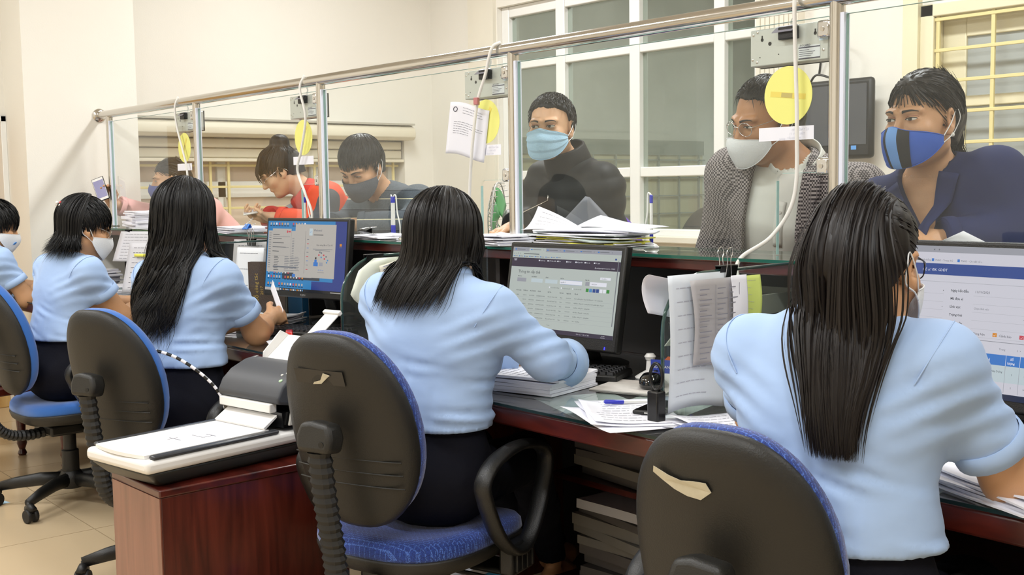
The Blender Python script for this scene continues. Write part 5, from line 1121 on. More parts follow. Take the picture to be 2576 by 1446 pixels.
# materials
def skinmat(name, col, rough=.48):
    m = mat(name, col, rough, var=.05, vscale=30, bump=.06, bscale=300); b = m.node_tree.nodes['Principled BSDF']
    b.inputs['Subsurface Weight'].default_value = .12; b.inputs['Subsurface Radius'].default_value = (.012, .005, .003); b.inputs['Subsurface Scale'].default_value = .5; return m
skinmat('skin', '#d6aa86'); skinmat('skin_clerk', '#c7976f'); skinmat('skin_tan', '#cb9b76'); skinmat('skin_dark', '#b5825b'); skinmat('skin_pale', '#dcb091')
def hairmat(name, col):
    m = mat(name, col, .46, spec=.35, var=.25, vscale=40, stretch=(1, 1, .15)); b = m.node_tree.nodes['Principled BSDF']; b.inputs['Anisotropic'].default_value = .5; return m
hairmat('hair', '#14110f'); hairmat('hair_brown', '#17110f'); hairmat('hair_dark', '#0d0c0c')
mat('shirt_blue', '#a2bce2', .8, sheen=.1, bump=.22, bscale=9, var=.02, vscale=3, stretch=(1, 1, 1.7))
mat('trousers', '#0d0e18', .9, spec=.2, bump=.1, bscale=300)
mat('mask_white', '#e4e6e8', .75, bump=.15, bscale=200); mat('mask_blue', '#b4dcf8', .7, bump=.15, bscale=200)
mat('eye_white', '#d8d2c8', .25); mat('eye_iris', '#1a0f0a', .12); mat('brow', '#231a16', .7); mat('lip', '#a86058', .45); mat('lens', '#dfe6ea', .03)

def hand_prims(S, w, d, n, side, curl=.5, s=1., spread=.10, thumb=.6, curls=None):
    """w wrist, d direction of the hand, n palm normal (out of the palm), side +1 right hand / -1 left hand"""
    w = V(*w); d = unit(d); n = unit(np.asarray(n, float)-d*np.dot(n, d)); r = np.cross(d, n)*side   # r points to the thumb side
    fr = np.stack([r, d, n], 1)
    S.el(w+d*.045*s, (.036*s, .052*s, .014*s), fr, .014)
    S.rc(w-d*.01, w+d*.03*s, .021*s, .022*s, .02)
    tips = []
    for i, (o, L) in enumerate(((.026, .072), (.009, .080), (-.009, .074), (-.025, .058))):
        c = (curls[i] if curls else curl); b = w+d*.082*s*(1-.06*abs(i-1.2))+r*o*s; dd = unit(d+r*spread*(1.3-i)*.55); a = 0.; p = b
        for j, fl in enumerate((.45, .31, .24)):
            a += c*(.75, .95, .6)[j]*1.15; q = p+(dd*math.cos(a)+n*math.sin(a))*L*fl*s; S.rc(p, q, (.0088-.0008*j)*s, (.0080-.0008*j)*s, .005); p = q
        tips.append(p)
    b = w+d*.018*s+r*.026*s; t1 = unit(d*.75+r*.75+n*.35*thumb); p1 = b+t1*.036*s; t2 = unit(d*.95+r*(.35-.3*thumb)+n*.75*thumb); p2 = p1+t2*.028*s; p3 = p2+unit(t2+d*.2)*.022*s
    S.rc(b, p1, .014*s, .0105*s, .01); S.rc(p1, p2, .0100*s, .0092*s, .005); S.rc(p2, p3, .0090*s, .0075*s, .005)
    return tips
def head_prims(S, c, R, s=1., male=False, detail=True):
    f = lambda x, y, z: V(*c)+R @ (V(x, y, z)*s)
    S.el(f(0, -.014, .030), V(.0745, .094, .086)*s, R, .02)
    S.el(f(0, .028, -.030), V(.064, .064, .084)*s, R, .03)
    S.rc(f(-.045, -.005, -.062), f(-.02, .052, -.094), .020*s, .017*s, .03); S.rc(f(.045, -.005, -.062), f(.02, .052, -.094), .020*s, .017*s, .03)
    S.el(f(0, .068, -.095), V(.024, .02, .018)*s, R, .02)
    if detail:
        for q in (-1, 1):
            S.el(f(q*.038, .062, -.026), V(.026, .024, .022)*s, R, .02)
            S.rc(f(q*.014, .090, .022), f(q*.046, .074, .024), .0085*s, .008*s, .015)
            S.el(f(q*.031, .103, .002), V(.019, .016, .012)*s, R, .012, 'sub')
            S.el(f(q*.031, .0755, .003), V(.0165, .0135, .012)*s, R, .005)
        S.rc(f(0, .088, .012), f(0, .106, -.028), .0075*s, .0115*s, .012)
        for q in (-1, 1): S.el(f(q*.012, .097, -.031), V(.009, .009, .008)*s, R, .008)
        S.rc(f(-.018, .085, -.060), f(.018, .085, -.060), .0075*s, .0075*s, .01)
    for q in (-1, 1):
        S.el(f(q*.079, -.006, -.004), V(.009, .019, .032)*s, R @ rotm(-q*25, 8), .008); S.el(f(q*.087, .0, -.002), V(.008, .011, .019)*s, R @ rotm(-q*25, 8), .006, 'sub')
        S.el(f(q*.0775, .004, -.033), V(.008, .009, .010)*s, R, .008)
    return f
class Person:
    def __init__(s, label, x, y, height=0):
        s.t = thing('person', label, 'person', (x, y, 0)); s.o = V(x, y, 0); s.skin = Sdf(); s.blocks = []; s.torso = None
    def set_torso(s, P, N, yaw, shoulder=.165, wid=1., deep=.70, belly=0, shz=-.048, lean_r=0):
        """P pelvis centre, N base of neck (C7); both world"""
        s.P = V(*P); s.N = V(*N); up = unit(s.N-s.P); r0 = rotm(yaw)[:, 0]; r0 = unit(r0*math.cos(lean_r)-V(0, 0, 1)*math.sin(lean_r)); fw = unit(np.cross(up, r0)); r = np.cross(fw, up); s.fr = np.stack([r, fw, up], 1); s.r, s.f, s.u = r, fw, up
        L = np.linalg.norm(s.N-s.P); s.L = L; s.wid = wid; s.deep = deep; s.sh = shoulder
        s.SR = s.N+r*shoulder+up*shz+fw*.015; s.SL = s.N-r*shoulder+up*shz+fw*.015
        return s
    def torso_prims(s, S, off=0., k=.05):
        sc = (1, s.deep, .9); at = lambda t, dy=0: s.P+s.u*s.L*t+s.f*dy; w = s.wid
        S.rc(at(.02), at(.16), .150*w+off, .140*w+off, k, s.fr, sc)
        S.rc(at(.20), at(.40, .005), .128*w+off, .118*w+off, k, s.fr, sc)
        S.rc(at(.40, .005), at(.66, .012), .118*w+off, .136*w+off, k, s.fr, sc)
        S.rc(at(.66, .012), at(.80, .008), .136*w+off, .118*w+off, k, s.fr, sc)
        for q in (s.SR, s.SL):
            S.rc(at(.93, .004), q, .046+off, .042+off, .05)
            S.rc(at(.74, .0)+(q-s.N)*.50, q-s.u*.025, .070+off, .046+off, .05)
            S.el(q-s.u*.006, (.046+off, .046+off, .046+off), None, .03)
        return S
    def chest(s, S, off=0., b=.05, sp=.075):
        for q in (-1, 1): S.el(s.P+s.u*s.L*.60+s.f*(.085*s.deep/.7)+s.r*sp*q, (b+off, b+off, b*.95+off), None, .06)
    def arm(s, side, elbow, wrist, hand_d=None, palm=None, curl=.5, r=(.046, .040, .036, .026), hand=True, hs=.95, hfine=.0045, **kw):
        q = s.SR if side > 0 else s.SL; e = V(*elbow); w = V(*wrist)
        s.skin.rc(q, e, r[0]-.004, r[1], .03); s.skin.rc(e, e+(w-e)*.35, r[1], r[2], .03); s.skin.rc(e+(w-e)*.35, w, r[2], r[3], .03)
        if hand:
            d = hand_d if hand_d is not None else unit(w-e); p = palm if palm is not None else V(0, 0, -1)
            tips = hand_prims(s.skin, w, d, p, side, curl, hs, **kw); c = w+unit(d)*.075; s.blocks.append((c-.11, c+.11, hfine))
            return tips
    def neck_head(s, c, yaw, pitch=0, roll=0, sc=1., fine=.0035, detail=True, male=False, nr=.05):
        s.hc = V(*c); s.hR = rotm(yaw, pitch, roll); s.hs = sc
        s.hsdf = Sdf(); s.hf = head_prims(s.hsdf, s.hc, s.hR, sc, male, detail)
        n1 = s.hf(0, -.022, -.06); s.skin.rc(s.N-s.u*.02+s.f*.012, n1, nr+.006, nr, .03); s.hsdf.p.append(('rc', s.N-s.u*.02+s.f*.012, n1, nr+.006, nr, .03, None, None, 'add'))
        s.skin.p += s.hsdf.p[:-1]
        s.hb = (s.hc-.15*sc-V(0, 0, .0), s.hc+.15*sc); s.blocks.append((s.hb[0], s.hb[1], fine))
    def legs(s, S, off, knees, ankles, r=(.082, .062, .05, .038)):
        hips = [s.P+s.r*.085*q-s.u*.02 for q in (1, -1)]
        for h, k, a in zip(hips, knees, ankles):
            S.rc(h, k, r[0]+off, r[1]+off, .05); S.rc(k, V(*k)*.55+V(*a)*.45, r[1]+off, r[2]+off, .03); S.rc(V(*k)*.55+V(*a)*.45, a, r[2]+off, r[3]+off, .03)
        S.el(s.P-s.u*.01, V(.165*s.wid+off, .125*s.wid+off, .115+off), s.fr, .05)
        return S
    def build_body(s, mat_='skin', h=.013):
        vs = np.array([q[1] if q[0] == 'el' else (q[1]+q[2])/2 for q in s.skin.p]); rr = np.array([max(q[2]) if q[0] == 'el' else np.linalg.norm(q[2]-q[1])/2+max(q[3], q[4]) for q in s.skin.p])
        lo = (vs-rr[:, None]).min(0)-.03; hi = (vs+rr[:, None]).max(0)+.03
        bl = s.blocks
        def fn(P):
            d = s.skin.ev(P)
            for a, b, _ in bl:
                q = np.maximum(np.array(a, F32)+.012-P, P-np.array(b, F32)+.012).max(1); d = np.maximum(d, -q)
            return d
        parts = [snets(fn, lo, hi, h)]
        for i, (a, b, hh) in enumerate(bl):
            def fb(P, i=i):
                d = s.skin.ev(P)
                for j, (a2, b2, _) in enumerate(bl):
                    if j < i: d = np.maximum(d, -np.maximum(np.array(a2, F32)+.012-P, P-np.array(b2, F32)+.012).max(1))
                return d
            parts.append(snets(fb, a, b, hh))
        v, q = join(parts); return np_mesh('body', v, q, mat_, s.t, off=s.o)
    # ---- garments made as shells round the same skeleton
    def garment(s, name, S, mat_, lo, hi, h=.008, cut=None, wr=0., wfreq=1., seed=0, label=None, fold=None):
        rs = np.random.RandomState(seed); K = rs.normal(0, 1, (7, 3))*np.array([26, 26, 20])*wfreq; ph = rs.rand(7)*6.28
        def fn(P):
            d = S.ev(P)
            if wr:
                q = P+.02*np.sin(P[:, [1, 2, 0]]*17+1.3); a = np.zeros(len(P), F32)
                for k, p in zip(K, ph): a += np.abs(np.sin((q @ k.astype(F32))+p))
                d = d+wr*(a/7-.63)*1.6
            if fold is not None: d = d+fold(P)
            if cut is not None: d = np.maximum(d, cut(P))
            return d
        v, q = snets(fn, np.array(lo), np.array(hi), h); return np_mesh(name, v, q, mat_, s.t, label=label, off=s.o)
    def ring(s, name, a, b, r0, r1, mat_, parent=None, n=28, prof=((0, 0), (0, .004), (1, .004), (1, 0)), sq=1.):
        """band round an axis: prof (t along a-b, extra radius)"""
        a = V(*a); b = V(*b); z = unit(b-a); x = unit(np.cross(z, V(.2, .3, 1))); y = np.cross(z, x); vs = []; qs = []; m = len(prof)
        for t, e in prof:
            for k in range(n):
                th = 2*PI*k/n; vs.append(a+(b-a)*t+(x*math.cos(th)+y*math.sin(th)*sq)*(r0+(r1-r0)*t+e))
        for i in range(m-1): qs += [(i*n+k, i*n+(k+1) % n, (i+1)*n+(k+1) % n, (i+1)*n+k) for k in range(n)]
        return np_mesh(name, vs, qs, mat_, parent or s.t, off=s.o)
    def collar(s, mat_='shirt_blue', r=.064, h=.035, open_=.35, drop=.035, flare=.022, sdf=None, dz=-.004):
        """fold-over shirt collar round the base of the neck, open at the front"""
        c = s.N+s.f*.022+s.u*dz; up = unit(s.u+s.f*.35); x = s.r; y = np.cross(up, x); vs = []; n = 40; prof = ((0, -.004), (.5*h, 0), (h, .004), (h*1.02, .008), (h*.6, .012), (h-drop, flare))
        for z, e in prof:
            for k in range(n+1):
                th = open_+(2*PI-2*open_)*k/n; rr = r+e; dd = -.028*max(0, math.cos(th))**1.5
                vs.append(c+x*math.sin(th)*rr+y*math.cos(th)*rr+up*(z+dd))
        qs = [(i*(n+1)+k, i*(n+1)+k+1, (i+1)*(n+1)+k+1, (i+1)*(n+1)+k) for i in range(len(prof)-1) for k in range(n)]
        o = np_mesh('collar', vs, qs, mat_, s.t, off=s.o); m = o.modifiers.new('s', 'SOLIDIFY'); m.thickness = .002; return o
    # ---- things on the head, found by marching onto the head surface
    def march(s, A, D, S=None, off=0., n=40):
        S = S or s.hsdf; A = np.asarray(A, float).copy(); D = np.asarray(D, float)
        for _ in range(n):
            d = S.ev(A)-off; A += D*np.clip(d, -.02, .02)[:, None]*.9
        return A
    def face_pt(s, x, z, off=.0, S=None):
        x = np.atleast_1d(x).astype(float); z = np.atleast_1d(z).astype(float)*np.ones_like(x); L = np.stack([x, np.full_like(x, .16), z], 1)*s.hs
        return s.march(s.hc+L @ s.hR.T, np.repeat((-s.hR[:, 1])[None], len(x), 0), S, off)
    def cyl_pt(s, az, z, off=.0, S=None, cy=-.01):
        """azimuth 0 = front, + to own right"""
        az = np.atleast_1d(az).astype(float); z = np.atleast_1d(z)*np.ones_like(az); D = np.stack([np.sin(az), np.cos(az), np.zeros_like(az)], 1); L = (np.stack([np.zeros_like(az), np.full_like(az, cy), z], 1)+D*.17)*s.hs
        return s.march(s.hc+L @ s.hR.T, -(D @ s.hR.T), S, off)
    def patch(s, name, X, Z, mat_, parent, off=.0012, cyl=False, S=None):
        """X,Z 2-D arrays of face coordinates"""
        p = (s.cyl_pt if cyl else s.face_pt)(X.ravel(), Z.ravel(), off, S); a, b = X.shape
        q = np.array([(i*b+j, (i+1)*b+j, (i+1)*b+j+1, i*b+j+1) for i in range(a-1) for j in range(b-1)]); return np_mesh(name, p, q, mat_, parent, off=s.o)
    def eyes(s, parent, look=(0, 0), open_=.0046, iris=.0060, cx=.031, brow='brow', tilt=.06):
        for q in (-1, 1):
            u = np.linspace(-1, 1, 17)[:, None]; v = np.linspace(-1, 1, 7)[None, :]
            X = q*cx+.0145*u+0*v; Z = .004+q*u*tilt*.012*1.0+v*open_*np.sqrt(np.clip(1-u*u, 0, 1))*(1+.15*(v > 0))
            e = s.patch('eye', X, Z, 'eye_white', parent, .0011)
            r = np.linspace(0, 1, 5)[:, None]; th = np.linspace(0, 2*PI, 19)[None, :]
            zz = np.clip(.0045+look[1]+iris*r*np.sin(th), .004-open_*.95, .004+open_*1.0); s.patch('iris', q*cx+look[0]+iris*r*np.cos(th), zz, 'eye_iris', e, .0016)
            X1 = q*cx+.0155*np.linspace(-1, 1, 15); z1 = .004+q*np.linspace(-1, 1, 15)*tilt*.012+open_*1.1*np.sqrt(np.clip(1-np.linspace(-1, 1, 15)**2, 0, 1)); P = s.face_pt(X1, z1, .0018)
            vv, qq = tubes(P[None], np.full((1, 15), .0011), 5); np_mesh('upper_lash_line', vv, qq, 'brow', e, off=s.o)
            P = s.face_pt(X1, z1+.0042, .0004); vv, qq = tubes(P[None], np.full((1, 15), .0007), 5); np_mesh('lid_crease', vv, qq, 'lip', e, off=s.o)
            u = np.linspace(0, 1, 15)[:, None]; v = np.linspace(-1, 1, 5)[None, :]
            X = q*(.013+.037*u)+0*v; Z = .0215+.0055*np.sin(u*2.2)-.004*u*u+v*.0036*(1-u*.75); s.patch('eyebrow', X, Z, brow, parent, .0016)
    def mask(s, mat_, name='face_mask', top=-.018, bot=-.112, wid=1.25, pleat=0, peak=.006, colour=None, off=.007, stripe=None):
        """cloth mask: surface round the lower face"""
        S = Sdf(); f = s.hf
        S.el(f(0, .030, -.05), V(.068, .078, .075)*s.hs, s.hR, .03); S.rc(f(0, .088, -.02), f(0, .104, -.045), .012*s.hs, .016*s.hs, .05); S.el(f(0, .07, -.095), V(.035, .03, .025)*s.hs, s.hR, .04); S.p += s.hsdf.p[:4]
        nu, nv = 40, 22; u = np.linspace(-1, 1, nu)[:, None]; v = np.linspace(0, 1, nv)[None, :]
        az = u*wid+0*v; zt = top+peak*np.exp(-(u/.16)**2)-.020*np.abs(u)**1.6; zb = bot+.058*np.abs(u)**2.0; Z = zb+(zt-zb)*v
        p = s.cyl_pt(az.ravel(), Z.ravel(), off, S, cy=.0)
        if pleat:
            D = p-s.hf(0, 0, -.05); D /= np.linalg.norm(D, axis=1)[:, None]; vv = np.repeat(v, nu, 0).ravel(); uu = np.repeat(u, nv, 1).ravel()
            p += D*(pleat*(1-np.mod(vv*3.2+.1, 1.))*np.clip(1.1-np.abs(uu)*.5, 0, 1)+.006*np.clip(1-np.abs(uu)*1.2, 0, 1))[:, None]
        q = np.array([(i*nv+j, (i+1)*nv+j, (i+1)*nv+j+1, i*nv+j+1) for i in range(nu-1) for j in range(nv-1)])
        o = np_mesh(name, p, q, mat_, s.t, off=s.o); m = o.modifiers.new('s', 'SOLIDIFY'); m.thickness = .0018; m.offset = 1
        s.mp = p.reshape(nu, nv, 3)
        if stripe:
            for (a, b, mm) in stripe:
                us = np.linspace(a, b, 6)[:, None]; azs = us*wid+0*v; zt2 = top+peak*np.exp(-(us/.16)**2)-.020*np.abs(us)**1.6; zb2 = bot+.058*np.abs(us)**2.0
                pp = s.cyl_pt(azs.ravel(), (zb2+(zt2-zb2)*v).ravel(), off+.0018+.0007, S, cy=.0); qq = np.array([(i*nv+j, (i+1)*nv+j, (i+1)*nv+j+1, i*nv+j+1) for i in range(5) for j in range(nv-1)]); np_mesh('mask_stripe', pp, qq, mm, o, off=s.o)
        edge = [s.mp[:, -1], s.mp[:, 0]]
        for e in edge:
            vv, qq = tubes(e[None], np.full((1, nu), .0013), 5); np_mesh('mask_hem', vv, qq, mat_, o, off=s.o)
        for sd, i in ((-1, 0), (1, -1)):
            ear_t = f(sd*.083, -.022, .022); ear_b = f(sd*.080, -.020, -.030); a = s.mp[i, -2]; b = s.mp[i, 1]
            pts = np.array(spline([a, a*.5+ear_t*.5+s.hR[:, 0]*sd*.004, ear_t, f(sd*.086, -.032, .0), ear_b, ear_b*.5+b*.5+s.hR[:, 0]*sd*.004, b], 5)); vv, qq = tubes(pts[None], np.full((1, len(pts)), .0014), 5); np_mesh('ear_loop', vv, qq, 'mask_white' if mat_ != 'mask_blue' else 'mask_white', o, off=s.o)
        return o
    def glasses(s, mat_='chrome', r=.022, zc=.001, rect=False, ph=.010):
        f = s.hf; t = np.linspace(0, 2*PI, 25)[:-1]; base = None
        for q in (-1, 1):
            P = np.array([f(q*.033+r*1.12*math.copysign(abs(math.cos(a))**(.6 if rect else 1), math.cos(a)), .104-.25*abs(.0+r*math.cos(a)*q*.0)-.008*abs(q*.033+r*math.cos(a)-0)/.055, zc+r*.85*math.copysign(abs(math.sin(a))**(.6 if rect else 1), math.sin(a))) for a in t])
            mb = MB(); mb.tube([Vector(p-s.o) for p in P], .0011, 6, closed=True); o = mb.build('glasses_rim', mat_, s.t, smooth='all')
            mb = MB(); mb.add([tuple(p-s.o) for p in P], [tuple(range(len(P)))]); mb.build('lens', 'divider_glass', o)
            mb = MB(); mb.tube([p-Vector(s.o) for p in spline([f(q*.058, .096, zc+.006), f(q*.076, .05, zc+.010), f(q*.083, -.005, zc+.014), f(q*.083, -.022, zc-.002), f(q*.081, -.03, zc-.018)], 5)], .0011, 6); mb.build('temple', mat_, o, smooth='all')
        mb = MB(); mb.tube([p-Vector(s.o) for p in spline([f(-.012, .105, zc+.006), f(0, .109, zc+.009), f(.012, .105, zc+.006)], 4)], .0011, 6); mb.build('bridge', mat_, s.t, smooth='all')
    # ---- hair
    def cap(s, mat_, hl=None, th=.010, h=.006, extra=None, lowback=-.055, front=.058, side=.02, fringe=None, nape=True):
        """close-fitting hair volume over the skull; hairline given by local z limits"""
        S = Sdf(); f = s.hf; S.el(f(0, -.016, .032), (V(.0745, .094, .086)+th)*s.hs, s.hR, .01)
        if nape: S.rc(f(0, -.07, -.01), f(0, -.06, lowback), (.055+th*.6)*s.hs, (.05+th*.3)*s.hs, .03)
        if extra: extra(S, f)
        hR, hc, hs = s.hR.astype(F32), s.hc.astype(F32), s.hs
        def fn(P):
            L = ((P-hc) @ hR)/hs; x, y, z = L[:, 0], L[:, 1], L[:, 2]
            lim = np.interp(y, [-.12, -.03, -.012, .004, .018, .038, .058, .12], [lowback-.03, lowback, -.035, .010, side+.018, front-.012, front-.003, front]).astype(F32)
            lim = lim+np.where(y > .05, -.015*np.clip(np.abs(x)/.06, 0, 1)**2*0+.012*np.sin(x*90)*.2, 0)
            d = S.ev(P); a = np.sin(x*230+y*60)*np.sin(y*190+z*50)*.0014; thin = np.clip(1-(z-lim)/.035, 0, 1)**1.5*th*.85*(y > -.02); return np.maximum(d+(a+thin)*hs, (lim-z)*hs*.8)
        v, q = snets(fn, s.hc-.19*hs, s.hc+.19*hs, h); return np_mesh('hair', v, q, mat_, s.t, off=s.o)
    def ell(s, d, infl):
        """point on the inflated skull ellipsoid in local direction d"""
        r = (V(.0745, .094, .086)+0)[None]+infl[:, None]; k = 1/np.sqrt(((d/r)**2).sum(1)); L = d*k[:, None]+V(0, -.016, .032); return s.hc+(L*s.hs) @ s.hR.T
    def push(s, P, S, m=.004, it=3):
        sh = P.shape; Q = P.reshape(-1, 3).copy()
        for _ in range(it):
            d = S.ev(Q); k = d < m
            if not k.any(): break
            g = s_grad = S.grad(Q[k]); Q[k] += g*(m-d[k])[:, None]
        return Q.reshape(sh)
    def strand_mesh(s, P, w, mat_, parent, name='hair_strands', taper=.35, seed=0):
        rs = np.random.RandomState(seed); N, S_, _ = P.shape; t = np.linspace(0, 1, S_)[None]; W = w*(.6+.8*rs.rand(N))[:, None]*np.clip(np.minimum((t*6+.4), 1)*(1-np.clip((t-(1-taper))/taper, 0, 1)**1.5*.93), .05, 1)
        T = np.gradient(P, axis=1); T /= np.maximum(1e-9, np.linalg.norm(T, axis=2))[..., None]
        O = P-s.hc[None, None]; O[..., 2] = np.maximum(O[..., 2], 0); A = np.cross(T, O); A /= np.maximum(1e-9, np.linalg.norm(A, axis=2))[..., None]; B = np.cross(A, T)
        ro = rs.normal(0, .45, N)[:, None, None]; A = A*np.cos(ro)+B*np.sin(ro); A *= W[..., None]
        v = np.stack([P-A, P+A], 2).reshape(-1, 3); b0 = (np.arange(N)[:, None]*S_+np.arange(S_-1)[None])*2; q = np.stack([b0, b0+1, b0+3, b0+2], -1).reshape(-1, 4)
        return np_mesh(name, v, q, mat_, parent, 'stuff', off=s.o)
    def long_hair(s, mat_, zend, body, N=700, S_=22, wave=.0, wfreq=30, az_max=1.95, spread=0., drift=(0, 0, 0), w=.0028, seed=1, part=.02, infl=(.012, .026), curl=0., endvar=.03, width=1.0, parent=None, tuck=.0, amin=None):
        rs = np.random.RandomState(seed); a = (rs.rand(N)*2-1)*az_max if amin is None else amin+(az_max-amin)*rs.rand(N); e0 = math.radians(88)-rs.rand(N)*math.radians(30); inf = infl[0]+(infl[1]-infl[0])*rs.rand(N)
        ns = 8; P = np.zeros((N, S_, 3))
        for i in range(ns):
            e = e0+(math.radians(-8)-e0)*(i/(ns-1)); d = np.stack([np.sin(a)*np.cos(e), -np.cos(a)*np.cos(e), np.sin(e)], 1); d[:, 0] += part*np.sin(e)*0; P[:, i] = s.ell(d, inf*(.92+.08*i/(ns-1)))
        last = P[:, ns-1]; ze = zend+rs.normal(0, 1, N)*endvar; cen = s.hc+s.hR @ V(0, -.045, 0)
        ph = rs.rand(N)*.8; k2 = np.floor(rs.rand(N)*9); ph += k2*2.1
        for i in range(ns, S_):
            t = (i-ns+1)/(S_-ns); q = last.copy(); q[:, 2] = last[:, 2]+(ze-last[:, 2])*t
            hor = (last-cen)*np.array([1, 1, 0]); q[:, :2] = cen[:2]+hor[:, :2]*((1+(width-1)*t)*(1+spread*t))[..., None] if False else cen[:2]+hor[:, :2]*(1+(width-1)*t)
            q += np.array(drift)[None]*t*t
            if wave: q += (s.hR[:, 0][None]*np.sin(wfreq*(last[:, 2]-q[:, 2])+ph)[:, None]+s.hR[:, 1][None]*np.cos(wfreq*1.1*(last[:, 2]-q[:, 2])+ph)[:, None])*wave*t
            if curl: q += (hor/np.maximum(.01, np.linalg.norm(hor, axis=1))[:, None])*curl*max(0, t-.75)**2*16*(.3+rs.rand(N))[:, None]; 
            P[:, i] = q
        L = s.push(P[:, ns-2:], body, .005+.0)
        lay = rs.rand(N)*.018; L2 = s.push(P[:, ns-2:], body, .004); P[:, ns-2:] = s.push(L2+0, body, .004)
        g = body.grad(P[:, ns:].reshape(-1, 3)).reshape(N, S_-ns, 3); dd = body.ev(P[:, ns:].reshape(-1, 3)).reshape(N, S_-ns); need = np.clip(lay[:, None]+.004-dd, 0, .03); P[:, ns:] += g*need[..., None]
        sg = np.linalg.norm(np.diff(P, axis=1), axis=2).max(1); P = P[sg < np.median(sg)*1.7]
        for _ in range(2): P[:, 1:-1] = P[:, 1:-1]*.5+(P[:, :-2]+P[:, 2:])*.25
        return s.strand_mesh(P, w, mat_, parent or s.t, seed=seed)
    def short_hair(s, mat_, N=1300, L=.035, w=.0016, front=.058, side=.02, lowback=-.055, seed=3, parent=None, fwd=.6, lift=.25, infl=.010, up=0.):
        rs = np.random.RandomState(seed); d = rs.normal(0, 1, (N*3, 3)); d /= np.linalg.norm(d, axis=1)[:, None]
        p = d*V(.0745, .094, .086)+V(0, -.016, .032); lim = np.interp(p[:, 1], [-.12, -.03, -.012, .004, .018, .038, .058, .12], [lowback-.01, lowback+.02, -.03, .012, side+.018, front-.012, front-.003, front]); d = d[p[:, 2] > lim+.004][:N]; n = len(d)
        cr = unit(V(0, -.45, .9)); t = d-cr[None]; t -= d*(t*d).sum(1)[:, None]; t /= np.maximum(.05, np.linalg.norm(t, axis=1))[:, None]; t += V(0, fwd, 0)[None]*np.clip(d[:, 2], 0, 1)[:, None]; t += np.clip(d[:, 1], 0, 1)[:, None]*V(0, -.5, 1)[None]*up; t -= d*(t*d).sum(1)[:, None]; t += rs.normal(0, .18, (n, 3)); t /= np.linalg.norm(t, axis=1)[:, None]
        S_ = 5; P = np.zeros((n, S_, 3)); ln = L*(.7+.6*rs.rand(n))
        for i in range(S_):
            u = i/(S_-1); dd = d+t*(ln*u/.09)[:, None]; dd /= np.linalg.norm(dd, axis=1)[:, None]; P[:, i] = s.ell(dd, infl+lift*ln*u*(1.1-.6*u))
        return s.strand_mesh(P, w, mat_, parent or s.t, seed=seed, taper=.5)
    def tail_hair(s, mat_, tie, zend, body, N=500, w=.0026, seed=5, back=.03, width=.035, S_=22, parent=None, drift=(0, 0, 0), scalp=900, infl=.010, front=.06, side=.02, low=-.045, flat=1., wave=.004, lift=.02):
        """combed back hair gathered at tie (local), plus the tail falling from it"""
        rs = np.random.RandomState(seed); T = s.hf(*tie); dT = V(*tie)-V(0, -.016, .032); dT /= np.linalg.norm(dT)
        d = rs.normal(0, 1, (scalp*3, 3)); d /= np.linalg.norm(d, axis=1)[:, None]; p = d*V(.0745, .094, .086)+V(0, -.016, .032)
        lim = np.interp(p[:, 1], [-.12, -.03, -.012, .004, .018, .038, .058, .12], [low-.03, low, -.03, .010, side+.018, front-.012, front-.003, front]); d = d[p[:, 2] > lim][:scalp]; n = len(d)
        k = 9; P = np.zeros((n, k, 3)); ii = infl*(.5+.8*rs.rand(n))
        for i in range(k):
            u = i/(k-1); q = d*(1-u)+dT[None]*u; q /= np.linalg.norm(q, axis=1)[:, None]; P[:, i] = s.ell(q, ii*(1-.3*u))
        o = s.strand_mesh(P, w*.9, mat_, parent or s.t, seed=seed, taper=.1)
        n = N; P = np.zeros((n, S_, 3)); bk = -s.hR[:, 1]; bk = unit(bk*np.array([1, 1, 0])); rt = s.hR[:, 0]; ze = zend+np.abs(rs.normal(0, 1, n))*.05; u1 = rs.normal(0, .5, n); u2 = rs.normal(0, .5, n)
        for i in range(S_):
            t = i/(S_-1); out = back*(1-math.exp(-t*9)); wd = width*min(1, .45+t*3.2)*(1-.55*max(0, t-.55)/.45)
            q = T[None]+bk*(out+.0)+V(0, 0, 1)*lift*math.sin(min(1, t*6)*PI)+rt[None]*(u1*wd)[:, None]+bk[None]*(u2*wd*.45)[:, None]; q = q+np.array(drift)[None]*t; q[:, 2] = T[2]+u2*.0+lift*math.sin(min(1, t*6)*PI)+(ze-T[2])*t**1.15; q += rt[None]*(wave*np.sin(7*t+u1*3))[:, None]; P[:, i] = q
        top = unit(V(0, -.35, 1.)); ns = max(3, S_//5)
        for i in range(ns):
            u = i/ns; q = (top*(1-u)+dT*u)[None]+V(1, 0, 0)[None]*(u1*(.75-.25*u)*flat)[:, None]; q = q/np.linalg.norm(q, axis=1)[:, None]; P[:, i] = s.ell(q, .010+.010*np.abs(u2)+.004*u)*(1-u**3)+P[:, i]*u**3
        P[:, ns:] = s.push(P[:, ns:], body, .005); lay = rs.rand(n)*.02
        g = body.grad(P[:, 4:].reshape(-1, 3)).reshape(n, S_-4, 3); dd = body.ev(P[:, 4:].reshape(-1, 3)).reshape(n, S_-4); P[:, 4:] += g*np.clip(lay[:, None]+.004-dd, 0, .03)[..., None]
        for _ in range(2): P[:, 1:-1] = P[:, 1:-1]*.5+(P[:, :-2]+P[:, 2:])*.25
        s.strand_mesh(P, w, mat_, o, seed=seed+1); return o
    def seam(s, S, pts, D, mat_, parent, r=.0012, off=.001, name='seam'):
        P = s.march(np.array([V(*p) for p in pts]), np.repeat(unit(D)[None], len(pts), 0), S, off); vv, qq = tubes(P[None], np.full((1, len(pts)), r), 5); return np_mesh(name, vv, qq, mat_, parent, off=s.o)
